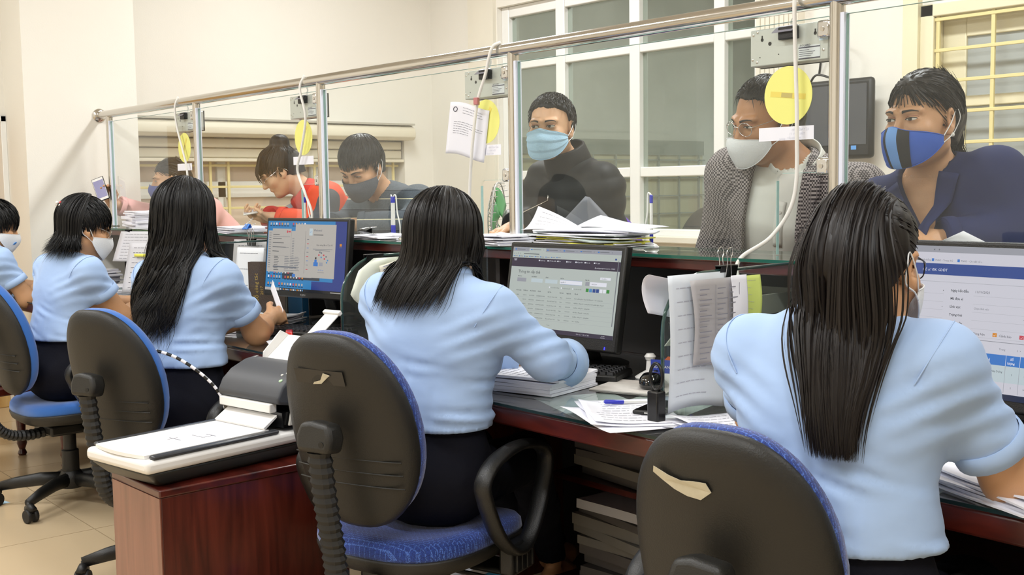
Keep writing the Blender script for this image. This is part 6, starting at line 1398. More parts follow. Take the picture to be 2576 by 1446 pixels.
# ================================================================== the people
def neck_cut(p, r=.060, top=.10):
    a = (p.N-p.u*.03+p.f*.02).astype(F32); b = p.hf(0, -.02, -.05).astype(F32); ba = b-a
    def c(P):
        t = np.clip(((P-a) @ ba)/float(ba @ ba), 0, 1.6); return r-np.linalg.norm(P-a-t[:, None]*ba, axis=1)
    return c
def end_cut(E, D, R=.11):
    E = V(*E).astype(F32); D = unit(D).astype(F32)
    def c(P):
        x = P-E; t = x @ D; rad = np.linalg.norm(x-t[:, None]*D, axis=1); return np.where((rad < R) & (t > -.02), t, -1.).astype(F32)
    return c
def maxcut(*cs):
    def c(P):
        d = cs[0](P)
        for q in cs[1:]: d = np.maximum(d, q(P))
        return d
    return c
def hem_cut(z, tilt=None):
    return lambda P: (z-P[:, 2]).astype(F32)
def clerk(label, P, N, yaw, head, hyaw, hpitch, armR, armL, hem, sleeve=.62, long_=False, legs=None, hroll=0, wid=1., seed=1, fine=.006, sh=.160, handR=None, handL=None, detail=False, feet=False, skin='skin_clerk', shz=-.056, lean=0):
    p = Person(label, P[0], P[1]); p.set_torso(P, N, yaw, sh, wid, shz=shz, lean_r=lean); p.neck_head(head, hyaw, hpitch, hroll, .97, fine, detail)
    p.torso_prims(p.skin, -.008); p.chest(p.skin, -.008)
    p.arm(1, *armR, **(handR or {})); p.arm(-1, *armL, **(handL or {}))
    kn, an = legs
    p.legs(p.skin, -.012, kn, an)
    if feet:
        for k, a in zip(kn, an):
            d = unit((V(*a)-V(*k))*V(1, 1, 0)) if np.linalg.norm((V(*a)-V(*k))[:2]) > .05 else p.f
            d = unit(p.f+d*.4)*V(1, 1, 0); p.skin.rc(V(*a)-d*.03-V(0, 0, .05), V(*a)+d*.09-V(0, 0, .065), .032, .030, .03); p.skin.rc(V(*a)+d*.09-V(0, 0, .068), V(*a)+d*.165-V(0, 0, .078), .030, .016, .02)
    body = p.build_body(skin)
    # shirt
    S = Sdf(); p.torso_prims(S, .008); p.chest(S, .008); S.rc(p.P+p.u*.02, p.P+p.u*.14, .156*wid, .142*wid, .05, p.fr, (1, p.deep+.04, .9))
    cuts = [hem_cut(hem), neck_cut(p)]
    ends = []
    for q, (e, w) in ((p.SR, armR), (p.SL, armL)):
        e = V(*e); w = V(*w)
        if long_:
            E = e+(w-e)*.78; S.rc(q, e, .052, .050, .04); S.rc(e, E, .050, .045, .04); D = unit(w-e)
        else:
            E = q+(e-q)*sleeve; S.rc(q, E, .052, .057, .035); D = unit(e-q)
        cuts.append(end_cut(E, D)); ends.append((E, D))
    lo = np.minimum.reduce([p.P-.25, p.SR-.12, p.SL-.12, ends[0][0]-.1, ends[1][0]-.1]); hi = np.maximum.reduce([p.P+.2, p.SR+.12, p.SL+.12, p.N+.1, ends[0][0]+.1, ends[1][0]+.1]); lo[2] = hem-.03
    u_, f_, r_ = p.u.astype(F32), p.f.astype(F32), p.r.astype(F32); P0 = p.P.astype(F32); Lz = p.L
    def fold(Q):
        x = (Q-P0) @ r_; y = (Q-P0) @ f_; z = ((Q-P0) @ u_)/Lz
        wst = np.exp(-((z-.40)/.20)**2); low = np.exp(-((z-.22)/.10)**2); nz = np.sin(x*23+z*9+seed)*np.sin(z*19-x*11+seed*1.7); nz2 = np.sin(x*31-z*14+seed*2.3)
        a = .0042*wst*np.clip(nz+.2, 0, 1)*np.sin(z*85+x*30+2.5*np.sin(x*13+seed))+.0040*low*np.clip(nz2, 0, 1)*np.sin(x*95+z*35+seed*2)+.0035*np.exp(-((z-.74)/.13)**2)*np.clip(np.abs(x)*9-.4, 0, 1)*np.sin(z*70-np.abs(x)*75+seed)
        b = .0035*np.exp(-(x/.007)**2)*(y < 0)*np.exp(-((z-.35)/.25)**2)+.002*(np.exp(-((x-.07)/.007)**2)+np.exp(-((x+.07)/.007)**2))*np.exp(-((z-.3)/.2)**2)
        return (a+b).astype(F32)
    sh_ = p.garment('shirt', S, 'shirt_blue', lo, hi, .0075, maxcut(*cuts), .0035, .8, seed, fold=fold)
    m = sh_.modifiers.new('s', 'SMOOTH'); m.iterations = 2; m.factor = .5
    p.S = S
    p.collar()
    for (E, D) in ends:
        if long_: p.ring('sleeve_cuff', E-D*.045, E+D*.012, .047, .058, 'shirt_blue', prof=((0, 0), (0, .003), (.5, .004), (1, .006), (1, .001), (.3, -.002)))
        else: p.ring('sleeve_cuff', E-D*.028, E+D*.004, .0575, .059, 'shirt_blue', prof=((0, -.001), (0, .0025), (.5, .003), (1, .0025), (1, -.001), (.2, -.003)))
    # shoulder seams, over the top and the back of each sleeve head
    for q, (E, D) in zip((p.SR, p.SL), ends):
        z = unit(unit(q-p.N)+unit(E-q)*.35); x = unit(p.u-z*np.dot(p.u, z)); y = -p.f-z*np.dot(-p.f, z); y = unit(y-x*np.dot(y, x)); th = np.linspace(-.9, 2.3, 22)
        Dn = np.array([-(x*math.cos(t)+y*math.sin(t)) for t in th]); Pm = p.march(q-z*.012-Dn*.12, Dn, S, .0006); ok = np.linalg.norm(Pm-q, axis=1) < .085; Pm = Pm[ok]
        if len(Pm) > 4: vv, qq = tubes(Pm[None], np.full((1, len(Pm)), .0012), 5); np_mesh('shoulder_seam', vv, qq, 'shirt_blue', sh_, off=p.o)
    T = Sdf(); p.legs(T, .004, kn, an); p.torso_prims(T, -.002); tl = np.minimum.reduce([V(*k) for k in kn]+[V(*a) for a in an]+[p.P])-.13; th = np.maximum.reduce([V(*k) for k in kn]+[V(*a) for a in an]+[p.P+.1])+.13; th[2] = hem+.06
    az = max(a[2] for a in an) if feet else None
    p.garment('trousers', T, 'trousers', tl, th, .012, maxcut(lambda Q: (Q[:, 2]-(hem+.05)).astype(F32), (lambda Q: (an[0][2]+.012-Q[:, 2]).astype(F32)) if feet else (lambda Q: (.05-Q[:, 2]).astype(F32))), .004, 1.2, seed+4)
    bs = S.copy(); bs.p += p.skin.p[:]; p.bs = bs
    return p, body
def seat_legs(P, yaw, z=.50, fwd=.40, ank=.12, az=.10, sp=.09):
    R = rotm(yaw); r, f = R[:, 0], R[:, 1]; P = V(*P); k = [P*V(1, 1, 0)+f*fwd+r*sp*q+V(0, 0, z) for q in (1, -1)]; a = [P*V(1, 1, 0)+f*(fwd+ank*(.2 if q > 0 else 1))+r*sp*q*.8+V(0, 0, az) for q in (1, -1)]; return k, a
# ---- P2 middle clerk
P = (-2.28, 1.60, .585)
p, b = clerk('woman clerk in the middle from behind, loose straight black hair, long blue sleeves', P, (-2.255, 1.632, 1.055), 23, (-2.275, 1.672, 1.140), 26, 14,
             ((-2.055, 1.81, .860), (-2.165, 1.98, .815)), ((-2.44, 1.78, .85), (-2.36, 2.0, .80)), .695, long_=True, wid=1.03, seed=2, fine=.007, shz=-.066, lean=-.17, sh=.152,
             legs=([(-2.36, 2.0, .53), (-2.54, 1.94, .53)], [(-2.56, 2.27, .13), (-2.66, 2.36, .15)]), feet=True, handR=dict(curl=.4, hfine=.007), handL=dict(curl=.4, hfine=.007))
c = p.cap('hair', th=.006, lowback=-.08, nape=False)
p.long_hair('hair', 1.0, p.bs, N=5200, S_=18, w=.0016, drift=(-.035, -.035, 0), seed=2, endvar=.02, width=.88, az_max=2.0, infl=(.010, .026), parent=c)
# ---- P1 right clerk
P = (-1.07, 1.57, .575)
p, b = clerk('woman clerk at the right from behind with a long dark ponytail and short blue sleeves', P, (-1.09, 1.595, 1.045), 12, (-1.062, 1.635, 1.138), 6, 8,
             ((-.885, 1.78, .785), (-.70, 1.99, .80)), ((-1.33, 1.70, .84), (-1.24, 1.94, .79)), .695, sleeve=.72, wid=1.02, seed=5, fine=.006,
             legs=seat_legs(P, 12), handR=dict(curl=.5, hfine=.006), handL=dict(curl=.4, hfine=.007), detail=True)
c = p.cap('hair_brown', th=.010, lowback=-.05, side=.01)
p.tail_hair('hair_brown', (0, -.100, .062), .85, p.bs, N=5000, w=.0015, seed=11, back=.010, width=.052, flat=.60, S_=20, parent=c, drift=(.012, .0, 0), scalp=4500, low=-.05, wave=.004, lift=.010, infl=.008)
p.glasses('black', .021, .002, True); p.mask('mask_white')
# ---- P3 long haired clerk at left
P = (-3.62, 1.56, .57)
p, b = clerk('woman clerk left of the scanner with very long wavy black hair, holding a sheet', P, (-3.645, 1.585, 1.045), 20, (-3.655, 1.615, 1.185), 22, 8,
             ((-3.545, 1.80, .79), (-3.735, 1.955, .815)), ((-3.84, 1.74, .80), (-3.86, 1.97, .79)), .70, sleeve=.66, seed=8, fine=.007,
             legs=seat_legs(P, 20), handR=dict(hand_d=V(-.45, .85, .1), palm=V(-.8, -.3, -.5), curl=.75), handL=dict(curl=.4, hfine=.007))
c = p.cap('hair_dark', th=.006, lowback=-.08, nape=False)
p.long_hair('hair_dark', .85, p.bs, N=5200, S_=24, w=.0017, drift=(-.03, -.07, 0), seed=4, endvar=.04, width=.85, az_max=2.1, infl=(.012, .032), parent=c, wave=.030, wfreq=26)
p.long_hair('hair_dark', 1.0, p.bs, N=700, S_=20, w=.0017, drift=(.02, .02, 0), seed=9, endvar=.015, width=1.0, az_max=2.1, amin=1.5, infl=(.014, .03), parent=c, wave=.006, wfreq=20, curl=.03)
def held(u, v): return (-3.765+.02*u-.11*v, 2.00+.012*u+.06*v+.012*math.sin(3*v), .822+.02*u+.095*v-.01*u*v)
sheet('held_sheet', lambda u, v: (-3.76-.17*u+.01*v, 2.01+.05*u+.005*v, .80+.035*v+.10*u), 'folded white sheet held up in the long-haired clerk\'s hand', 'paper', 8, 6)
# ---- P4 short haired clerk
P = (-4.76, 1.53, .56)
p, b = clerk('woman clerk at far left with half-up black hair, clip, glasses and white mask', P, (-4.765, 1.575, 1.02), 8, (-4.725, 1.645, 1.135), -6, 20,
             ((-4.63, 1.745, .765), (-4.86, 1.97, .79)), ((-4.98, 1.74, .79), (-4.95, 2.0, .79)), .685, sleeve=.50, seed=12, fine=.0045,
             legs=seat_legs(P, 8), handR=dict(curl=.4, hfine=.007), handL=dict(curl=.4, hfine=.007), detail=True)
c = p.cap('hair_dark', th=.012, lowback=-.07, front=.045, side=.012, nape=False)
p.long_hair('hair_dark', 1.045, p.bs, N=2600, S_=16, w=.0016, drift=(-.0, -.015, 0), seed=14, endvar=.018, width=.90, az_max=1.30, infl=(.014, .028), parent=c, curl=.04)
p.short_hair('hair_dark', 2200, .06, .0016, .05, .014, -.05, 6, c, fwd=1.0, lift=.2, infl=.014)
p.mask('mask_white', top=-.014); p.glasses('chrome', .022, .0, False); p.eyes(b, open_=.003)
t = thing('hair_clip', 'small pearl and red hair clip on the far-left clerk\'s half-up hair', 'hair clip', tuple(p.hf(0, -.128, .055)))
for k in range(6):
    mb = MB(); mb.lathe([(.001, -.007), (.005, -.004), (.0065, 0), (.005, .004), (.001, .007)], (.014*math.cos(k), .006*math.sin(k*2), .012*math.sin(k)), (0, 0, 1), 10); mb.build('bead', ('chrome', 'ink_red', 'white_plastic')[k % 3], t, smooth='all')
# ---- P5 clerk cut by the left edge
P = (-6.02, 1.56, .56)
p, b = clerk('clerk cut off by the left photo edge, white mask with round blue print', P, (-6.04, 1.60, 1.01), 5, (-6.05, 1.665, 1.12), -14, 18,
             ((-5.86, 1.74, .76), (-6.06, 1.93, .83)), ((-6.24, 1.74, .79), (-6.2, 2.0, .79)), .68, sleeve=.60, seed=15, fine=.0045,
             legs=seat_legs(P, 5), handR=dict(curl=.4, hfine=.007), handL=dict(curl=.4, hfine=.007), detail=True)
c = p.cap('hair_dark', th=.012, lowback=-.05, front=.05, side=.01); p.short_hair('hair_dark', 2400, .07, .0018, .05, .01, -.06, 8, c, fwd=.5, lift=.35, infl=.012)
mk = p.mask('mask_white', top=-.014, wid=1.3); p.eyes(b)
r = np.linspace(.25, 1, 4)[:, None]; th = np.linspace(0, 2*PI, 21)[None, :]; S_ = None
mpt = p.mp[26, 11]; nrm = unit(mpt-p.hc); x_ = unit(np.cross(nrm, V(0, 0, 1))); y_ = np.cross(x_, nrm); mb = MB(); mb.tube([mpt+nrm*.005+(x_*math.cos(a)+y_*math.sin(a))*.009-p.o for a in [k*2*PI/20 for k in range(20)]], .0018, 5, closed=True); mb.tube([mpt+nrm*.005+(x_*math.cos(a)+y_*math.sin(a))*.004-p.o for a in [k*2*PI/12 for k in range(12)]], .0016, 5, closed=True); mb.build('round_print', 'sticker_blue', mk, smooth='all')
t = thing('bead_bracelet', 'black bead bracelet on the edge clerk\'s wrist', 'bracelet', (-6.03, 1.90, .822))
dr = unit(V(-6.06, 1.93, .83)-V(-5.86, 1.74, .76)); x_ = unit(np.cross(dr, V(0, 0, 1))); y_ = np.cross(dr, x_)
for k in range(18):
    a = 2*PI*k/18; q = (x_*math.cos(a)+y_*math.sin(a))*.033; mb = MB(); mb.lathe([(.0008, -.0058), (.0042, -.004), (.0058, 0), (.0042, .004), (.0008, .0058)], tuple(q), (0, 0, 1), 8); mb.build('bead', 'gloss_black', t, smooth='all')
# ================================================================== customers
def customer(label, P, N, yaw, head, hyaw, hpitch, hroll, armR, armL, coat, off=.018, sh=.175, wid=1.06, deep=.74, skin='skin', hs=1., handR=None, handL=None, seed=1, cuts=(), wr=.004, wfreq=1., inner=None, low=.55, fine=.0035, nr=.052, quilt=0, cuff=.86, coatname='jacket', nc=.066, hsc=.95, trm='trousers', h=.007):
    p = Person(label, P[0], P[1]); p.set_torso(P, N, yaw, sh, wid, deep, shz=-.062); p.neck_head(head, hyaw, hpitch, hroll, hs, fine, True, nr=nr)
    p.torso_prims(p.skin, -.008)
    p.arm(1, *armR, hs=hsc, **(handR or {})); p.arm(-1, *armL, hs=hsc, **(handL or {}))
    R = rotm(yaw); g = V(P[0], P[1], 0); kn = [g+R[:, 0]*.10*q+V(0, 0, .47) for q in (1, -1)]; an = [g+R[:, 0]*.11*q+V(0, 0, .06)-R[:, 1]*.03 for q in (1, -1)]
    p.legs(p.skin, -.012, kn, an); body = p.build_body(skin, .012)
    if inner: inner(p)
    S = Sdf(); p.torso_prims(S, off); S.rc(p.P-p.u*.02, p.P+p.u*.15, .165*wid+off, .15*wid+off, .05, p.fr, (1, deep+.05, .9)); cc = [hem_cut(P[2]-.12), neck_cut(p, nc)]+list(c(p) for c in cuts); pts = [p.P-.27, p.P+.25, p.N+.12]
    for q, (e, w) in ((p.SR, armR), (p.SL, armL)):
        e = V(*e); w = V(*w); E = e+(w-e)*cuff; S.rc(q, e, .058+off, .050+off, .04); S.rc(e, E, .050+off, .038+off, .04); cc.append(end_cut(E, w-e, .09)); pts += [q-.13, q+.13, e-.11, e+.11, E-.1, E+.1]
        p.ring('cuff', E-unit(w-e)*.03, E, .041+off, .038+off, coat if not isinstance(coat, tuple) else coat[0], prof=((0, 0), (.1, .003), (.9, .003), (1, 0), (.9, -.005)))
    pts = np.array(pts); fold = None
    if quilt:
        u_ = p.u.astype(F32); P0 = p.P.astype(F32); fold = lambda Q: (-quilt*np.abs(np.sin(((Q-P0) @ u_)*PI/.075))).astype(F32)
    g = p.garment(coatname, S, coat, pts.min(0), pts.max(0), h, maxcut(*cc), wr, wfreq, seed, fold=fold); m = g.modifiers.new('s', 'SMOOTH'); m.iterations = 2
    p.S = S; p.coat = g; p.bs = S.copy(); p.bs.p += p.skin.p
    T = Sdf(); p.legs(T, .006, kn, an); lo = V(P[0]-.3, P[1]-.3, .02); hi = V(P[0]+.3, P[1]+.3, P[2]+.05); p.garment('trousers', T, trm, lo, hi, .015, lambda Q: (.05-Q[:, 2]).astype(F32), .003, 1, seed+3)
    for a in an:
        S2 = Sdf(); f = R[:, 1]; S2.rc(a*V(1, 1, 0)-f*.05+V(0, 0, .045), a*V(1, 1, 0)+f*.14+V(0, 0, .035), .04, .032, .03); c_ = a*V(1, 1, 0)
        p.garment('shoe', S2, 'black_plastic', c_-V(.22, .22, -.0), c_+V(.22, .22, .12), .012, lambda Q: (.004-Q[:, 2]).astype(F32))
    return p, body
def vneck(w0, depth, below=0.):
    """V opening at the front of a garment: half width w0 at the neck, closing 'depth' below it"""
    def mk(p):
        N_, r, f, u = [q.astype(F32) for q in (p.N, p.r, p.f, p.u)]
        def c(P):
            x = P-N_; a = np.abs(x @ r); z = -(x @ u); y = x @ f; w = w0*np.clip(1-(z-.02)/depth, 0, 1.15); return np.where(y > .01, w-a, -1.).astype(F32)
        return c
    return mk
def openfront(tab, off_=0.):
    """open jacket: (distance below the neck, half width) table"""
    def mk(p):
        N_, r, f, u = [q.astype(F32) for q in (p.N, p.r, p.f, p.u)]
        def c(P):
            x = P-N_; a = np.abs(x @ r-off_); z = -(x @ u); y = x @ f; w = np.interp(z, [t[0] for t in tab], [t[1] for t in tab]).astype(F32); return np.where(y > .01, w-a, -1.).astype(F32)
        return c
    return mk
def surf(p, S, X, Z, off, name, mat_, parent, thick=.003):
    """patch laid on a garment's front: X across, Z below the neck"""
    A = p.N[None]+X.ravel()[:, None]*p.r+(-Z.ravel())[:, None]*p.u+p.f*.35; P_ = p.march(A, np.repeat(-p.f[None], X.size, 0), S, off); a, b = X.shape
    q = np.array([(i*b+j, (i+1)*b+j, (i+1)*b+j+1, i*b+j+1) for i in range(a-1) for j in range(b-1)]); o = np_mesh(name, P_, q, mat_, parent, off=p.o); m = o.modifiers.new('s', 'SOLIDIFY'); m.thickness = thick; m.offset = 0; return o
# ---- C6 woman in navy
mat('navy', '#232c56', .85, spec=.25, var=.05); mat('mask_royal', '#2f5fc4', .7); mat('mask_black', '#15161c', .7); mat('mask_sky', '#6f9fe0', .7)
p, b = customer('woman customer in a navy hooded jacket with a blue and black face mask', (-1.56, 2.99, .86), (-1.655, 2.84, 1.305), -172, (-1.635, 2.765, 1.435), 174, 4, 0,
                ((-1.80, 2.80, 1.13), (-1.62, 2.64, 1.125)), ((-1.40, 2.86, 1.12), (-1.55, 2.655, 1.125)), 'navy', skin='skin_tan', sh=.165, wid=1.0, hs=1.03, seed=21, cuts=(vneck(.055, .17),), handL=dict(hand_d=V(-.95, -.1, .02), palm=V(0, 0, -1), curl=.25), handR=dict(hand_d=V(.95, -.2, 0), palm=V(0, 0, -1), curl=.3))
c = p.cap('hair_brown', th=.010, lowback=-.05, front=.066, side=.024); p.tail_hair('hair_brown', (0, -.105, -.045), 1.22, p.bs, N=400, w=.0016, seed=31, back=.02, width=.022, parent=c, scalp=4000, low=-.05, front=.068, side=.026, infl=.010)
p.mask('mask_royal', top=-.022, bot=-.118, wid=1.22, peak=.010, off=.009, stripe=((-.02, .10, 'mask_sky'), (-.14, -.02, 'mask_black'), (.10, .26, 'mask_black')) if False else ((-.16, .02, 'mask_black'), (.02, -.16+.32, 'mask_sky'), (.16, .30, 'mask_black')) if False else ((-.30, -.12, 'mask_black'), (-.12, .06, 'mask_sky'), (.06, .12, 'mask_black'))); p.eyes(b, (.002, 0), .0036)
for q in (-1, 1):
    u = np.linspace(0, 1, 12)[:, None]; v = np.linspace(0, 1, 6)[None, :]; surf(p, p.S, q*(.056*(1-u)+.004+.05*v*(1-u*.6)), -.005+.17*u+.02*v, .006, 'collar_flap', 'navy', p.coat)
u = np.linspace(0, 1, 10)[:, None]; v = np.linspace(-1, 1, 3)[None, :]; surf(p, p.S, .004*v+0*u, .17+.2*u+0*v, .003, 'zip', 'steel', p.coat)
mb = MB(); mb.lathe([(.001, -.006), (.005, -.004), (.006, 0), (.005, .004), (.001, .006)], tuple(p.hf(-.082, -.004, -.042)-p.o), (0, 0, 1), 10); mb.build('earring', 'white_plastic', p.t, smooth='all')
# ---- C5 man in blazer
def tweed():
    m = bpy.data.materials.new('tweed'); m.use_nodes = True; nt = m.node_tree; b = nt.nodes['Principled BSDF']; tc = nt.nodes.new('ShaderNodeTexCoord'); ch = nt.nodes.new('ShaderNodeTexChecker'); ch.inputs['Scale'].default_value = 170
    ch.inputs['Color1'].default_value = (*hexc('#3c3638'), 1); ch.inputs['Color2'].default_value = (*hexc('#a39a98'), 1); nt.links.new(tc.outputs['Object'], ch.inputs['Vector']); nt.links.new(ch.outputs['Color'], b.inputs['Base Color']); b.inputs['Roughness'].default_value = .9; M['tweed'] = m
tweed(); mat('polo', '#dcdcd6', .8, var=.02); mat('polo_trim', '#22242e', .8)
def polo(p):
    S = Sdf(); p.torso_prims(S, .006); p.Sp = S; lo = np.minimum(p.SL, p.SR)-.12; hi = np.maximum(p.SL, p.SR)+.12; lo[2] = p.P[2]-.1; lo[:2] = np.minimum(lo[:2], p.P[:2]-.2); hi[:2] = np.maximum(hi[:2], p.P[:2]+.2); hi[2] = p.N[2]+.09
    g = p.garment('polo_shirt', S, 'polo', lo, hi, .006, maxcut(neck_cut(p, .060)), .003, .8, 33); p.polo = g; p.collar('polo', .070, .030, .42, .042, .026, dz=.012)
    u = np.linspace(0, 1, 10)[:, None]; v = np.linspace(-1, 1, 4)[None, :]; surf(p, S, .014*v+0*u, .085+.14*u+0*v, .002, 'placket', 'polo', g, .002)
    for z in (.115, .165):
        q = p.march((p.N-p.u*z+p.f*.3)[None], -p.f[None], S, .004)[0]; mb = MB(); mb.lathe([(.0055, 0), (.0055, .002), (.003, .0022)], tuple(q-p.o), tuple(p.f), 14); mb.build('button', 'white_plastic', g, smooth=True)
p, b = customer('man customer with glasses and white mask wearing a grey checked blazer over a white polo', (-2.22, 2.98, .87), (-2.10, 2.86, 1.340), -163, (-2.15, 2.77, 1.462), 164, 16, -6,
                ((-2.40, 2.86, 1.05), (-2.38, 2.74, .93)), ((-1.90, 2.93, 1.06), (-1.95, 2.76, .93)), 'tweed', .020, .195, 1.12, .78, 'skin_dark', 1.02, seed=24, cuts=(openfront([(-.1, .075), (.0, .078), (.08, .080), (.22, .085), (.30, .095), (.55, .12)], .03),), inner=polo, coatname='blazer', nc=.075, wr=.003)
c = p.cap('hair', th=.010, lowback=-.06, front=.080, side=.030); p.short_hair('hair', 3200, .035, .0012, .082, .032, -.055, 22, c, fwd=-.3, lift=.22, up=1.4)
p.mask('mask_white', top=-.022, bot=-.115, wid=1.0, peak=.004, off=.012); p.eyes(b, (.0, -.001), .003); p.glasses('chrome', .023, .0, False)
for q in (-1, 1):
    u = np.linspace(0, 1, 16)[:, None]; v = np.linspace(0, 1, 6)[None, :]; wdt = np.interp(u, [0, .30, .34, .42, 1], [.045, .055, .035, .07, .006]); surf(p, p.S, .03+q*(np.interp(u, [0, .3, 1], [.078, .082, .090])+wdt*v), -.01+.33*u-.02*v*(u < .35), .006, 'lapel', 'tweed', p.coat)
# ---- C4 man, blue surgical mask, black puffer
mat('puffer', '#17181a', .6, spec=.3, bump=.02, bscale=60)
p, b = customer('young man customer in a black padded jacket with a light blue surgical mask', (-3.22, 3.05, .88), (-3.195, 2.965, 1.345), 176, (-3.215, 2.865, 1.495), -152, 3, 0,
                ((-3.43, 2.96, 1.11), (-3.24, 2.70, 1.125)), ((-3.06, 2.99, 1.09), (-3.10, 2.77, 1.0)), 'puffer', .022, .155, 1.0, .74, 'skin', 1.0, seed=27, quilt=.007, wr=.003, handR=dict(hand_d=V(.1, -.95, -.1), palm=V(0, 0, -1), curl=.35), nc=.072)
c = p.cap('hair', th=.010, lowback=-.055, front=.074, side=.034); p.short_hair('hair', 3600, .018, .0012, .076, .036, -.05, 23, c, fwd=-.1, lift=.5, up=1.2)
p.mask('mask_blue', top=-.012, bot=-.112, wid=1.12, pleat=.005, peak=.006, off=.006); p.eyes(b, (.0045, .0005), .0048)
p.ring('stand_collar', p.N-p.u*.03+p.f*.015, p.N+p.u*.085+p.f*.045, .082, .076, 'puffer', prof=((0, .02), (.2, .012), (.6, .010), (.95, .006), (1, 0), (.9, -.006), (0, -.008)), n=36)
mb = MB(); mb.tube([Vector(q-p.o) for q in p.march(np.array([p.N-p.u*z+p.f*.4+p.r*.02 for z in np.linspace(.05, .4, 14)]), np.repeat(-p.f[None], 14, 0), p.S, .001)], .003, 6); mb.build('zip', 'steel', p.coat, smooth='all')
# ---- C3 man in striped sweater
def striped():
    m = bpy.data.materials.new('sweater'); m.use_nodes = True; nt = m.node_tree; b = nt.nodes['Principled BSDF']; tc = nt.nodes.new('ShaderNodeTexCoord'); sp = nt.nodes.new('ShaderNodeSeparateXYZ'); nt.links.new(tc.outputs['Object'], sp.inputs[0])
    mu = nt.nodes.new('ShaderNodeMath'); mu.operation = 'MULTIPLY'; mu.inputs[1].default_value = 1/.085; fr = nt.nodes.new('ShaderNodeMath'); fr.operation = 'FRACT'; nt.links.new(sp.outputs[2], mu.inputs[0]); nt.links.new(mu.outputs[0], fr.inputs[0])
    rp = nt.nodes.new('ShaderNodeValToRGB'); rp.color_ramp.interpolation = 'CONSTANT'; e = rp.color_ramp.elements; e[0].position = 0; e[0].color = (*hexc('#5d656d'), 1); e[1].position = .47; e[1].color = (*hexc('#d8d2b4'), 1); x = e.new(.52); x.color = (*hexc('#4e5660'), 1); x = e.new(.9); x.color = (*hexc('#343a44'), 1); x = e.new(.95); x.color = (*hexc('#666e76'), 1)
    nz = nt.nodes.new('ShaderNodeTexNoise'); nz.inputs['Scale'].default_value = 160; mx = nt.nodes.new('ShaderNodeMix'); mx.data_type = 'RGBA'; mx.blend_type = 'OVERLAY'; mx.inputs[0].default_value = .45; nt.links.new(tc.outputs['Object'], nz.inputs['Vector']); nt.links.new(rp.outputs[0], mx.inputs[6]); nt.links.new(nz.outputs['Fac'], mx.inputs[7]); nt.links.new(fr.outputs[0], rp.inputs[0]); nt.links.new(mx.outputs[2], b.inputs['Base Color']); b.inputs['Roughness'].default_value = .95; M['sweater'] = m
striped(); mat('mask_grey', '#5c6068', .8, bump=.2, bscale=200)
p, b = customer('man customer bent over the counter in a grey striped sweater and dark mask', (-4.33, 3.10, .88), (-4.32, 2.845, 1.262), -168, (-4.30, 2.715, 1.378), -158, 34, 0,
                ((-4.62, 2.86, 1.12), (-4.40, 2.60, 1.12)), ((-4.02, 2.82, 1.125), (-4.20, 2.605, 1.125)), 'sweater', .014, .185, 1.06, .76, 'skin_tan', 1.05, seed=29, coatname='sweater', nc=.062, handL=dict(hand_d=V(-.9, -.25, -.05), palm=V(0, .2, -1), curl=.45), handR=dict(hand_d=V(.6, -.6, 0), palm=V(0, 0, -1), curl=.6), cuff=.93)
c = p.cap('hair', th=.012, lowback=-.06, front=.056, side=.018); p.short_hair('hair', 3800, .04, .0013, .056, .02, -.055, 25, c, fwd=.6, lift=.22)
p.mask('mask_grey', top=-.014, bot=-.112, wid=1.2, off=.008, peak=.004); p.eyes(b, (0, -.003), .0018)
# ---- C2 girl with bun
def redgrey():
    m = bpy.data.materials.new('red_grey_jacket'); m.use_nodes = True; nt = m.node_tree; b = nt.nodes['Principled BSDF']; tc = nt.nodes.new('ShaderNodeTexCoord'); mp = nt.nodes.new('ShaderNodeMapping'); mp.inputs['Rotation'].default_value = (0, 0, .4); nt.links.new(tc.outputs['Object'], mp.inputs[0])
    sp = nt.nodes.new('ShaderNodeSeparateXYZ'); nt.links.new(mp.outputs[0], sp.inputs[0]); rp = nt.nodes.new('ShaderNodeValToRGB'); rp.color_ramp.interpolation = 'CONSTANT'; mr = nt.nodes.new('ShaderNodeMapRange'); mr.inputs[1].default_value = -.35; mr.inputs[2].default_value = .35; nt.links.new(sp.outputs[0], mr.inputs[0]); nt.links.new(mr.outputs[0], rp.inputs[0])
    e = rp.color_ramp.elements; e[0].position = 0; e[0].color = (*hexc('#c8331f'), 1); e[1].position = .22; e[1].color = (*hexc('#7b7d80'), 1)
    for q, cc in ((.32, '#c22d1c'), (.46, '#77797c'), (.54, '#d8452a'), (.66, '#e0502a'), (.80, '#55575c')): x = e.new(q); x.color = (*hexc(cc), 1)
    nt.links.new(rp.outputs[0], b.inputs['Base Color']); b.inputs['Roughness'].default_value = .7; M['red_grey_jacket'] = m
redgrey(); mat('scarf_red', '#c23322', .8, bump=.2, bscale=60, var=.1)
p, b = customer('girl customer with hair bun and glasses in a red and grey jacket with phone', (-4.86, 3.12, .88), (-5.0, 2.865, 1.265), 172, (-5.07, 2.725, 1.372), 156, 34, 0,
                ((-5.18, 2.85, 1.12), (-5.11, 2.66, 1.145)), ((-4.80, 2.80, 1.10), (-5.02, 2.655, 1.145)), 'red_grey_jacket', .020, .165, 1.0, .76, 'skin', .98, seed=33, handL=dict(hand_d=V(-.85, -.5, .12), palm=V(-.3, .2, 1), curl=.7), handR=dict(hand_d=V(-.2, -.95, .1), palm=V(.4, -.1, .9), curl=.7), hsc=.88)
def bunx(S, f): S.el(f(0, -.085, .115), V(.042, .05, .04), None, .02)
c = p.cap('hair_brown', th=.012, lowback=-.05, front=.045, side=.012, extra=bunx); p.short_hair('hair_brown', 2200, .05, .0015, .045, .012, -.05, 35, c, fwd=.9, lift=.15, infl=.011)
for q in (-1, 1): pass
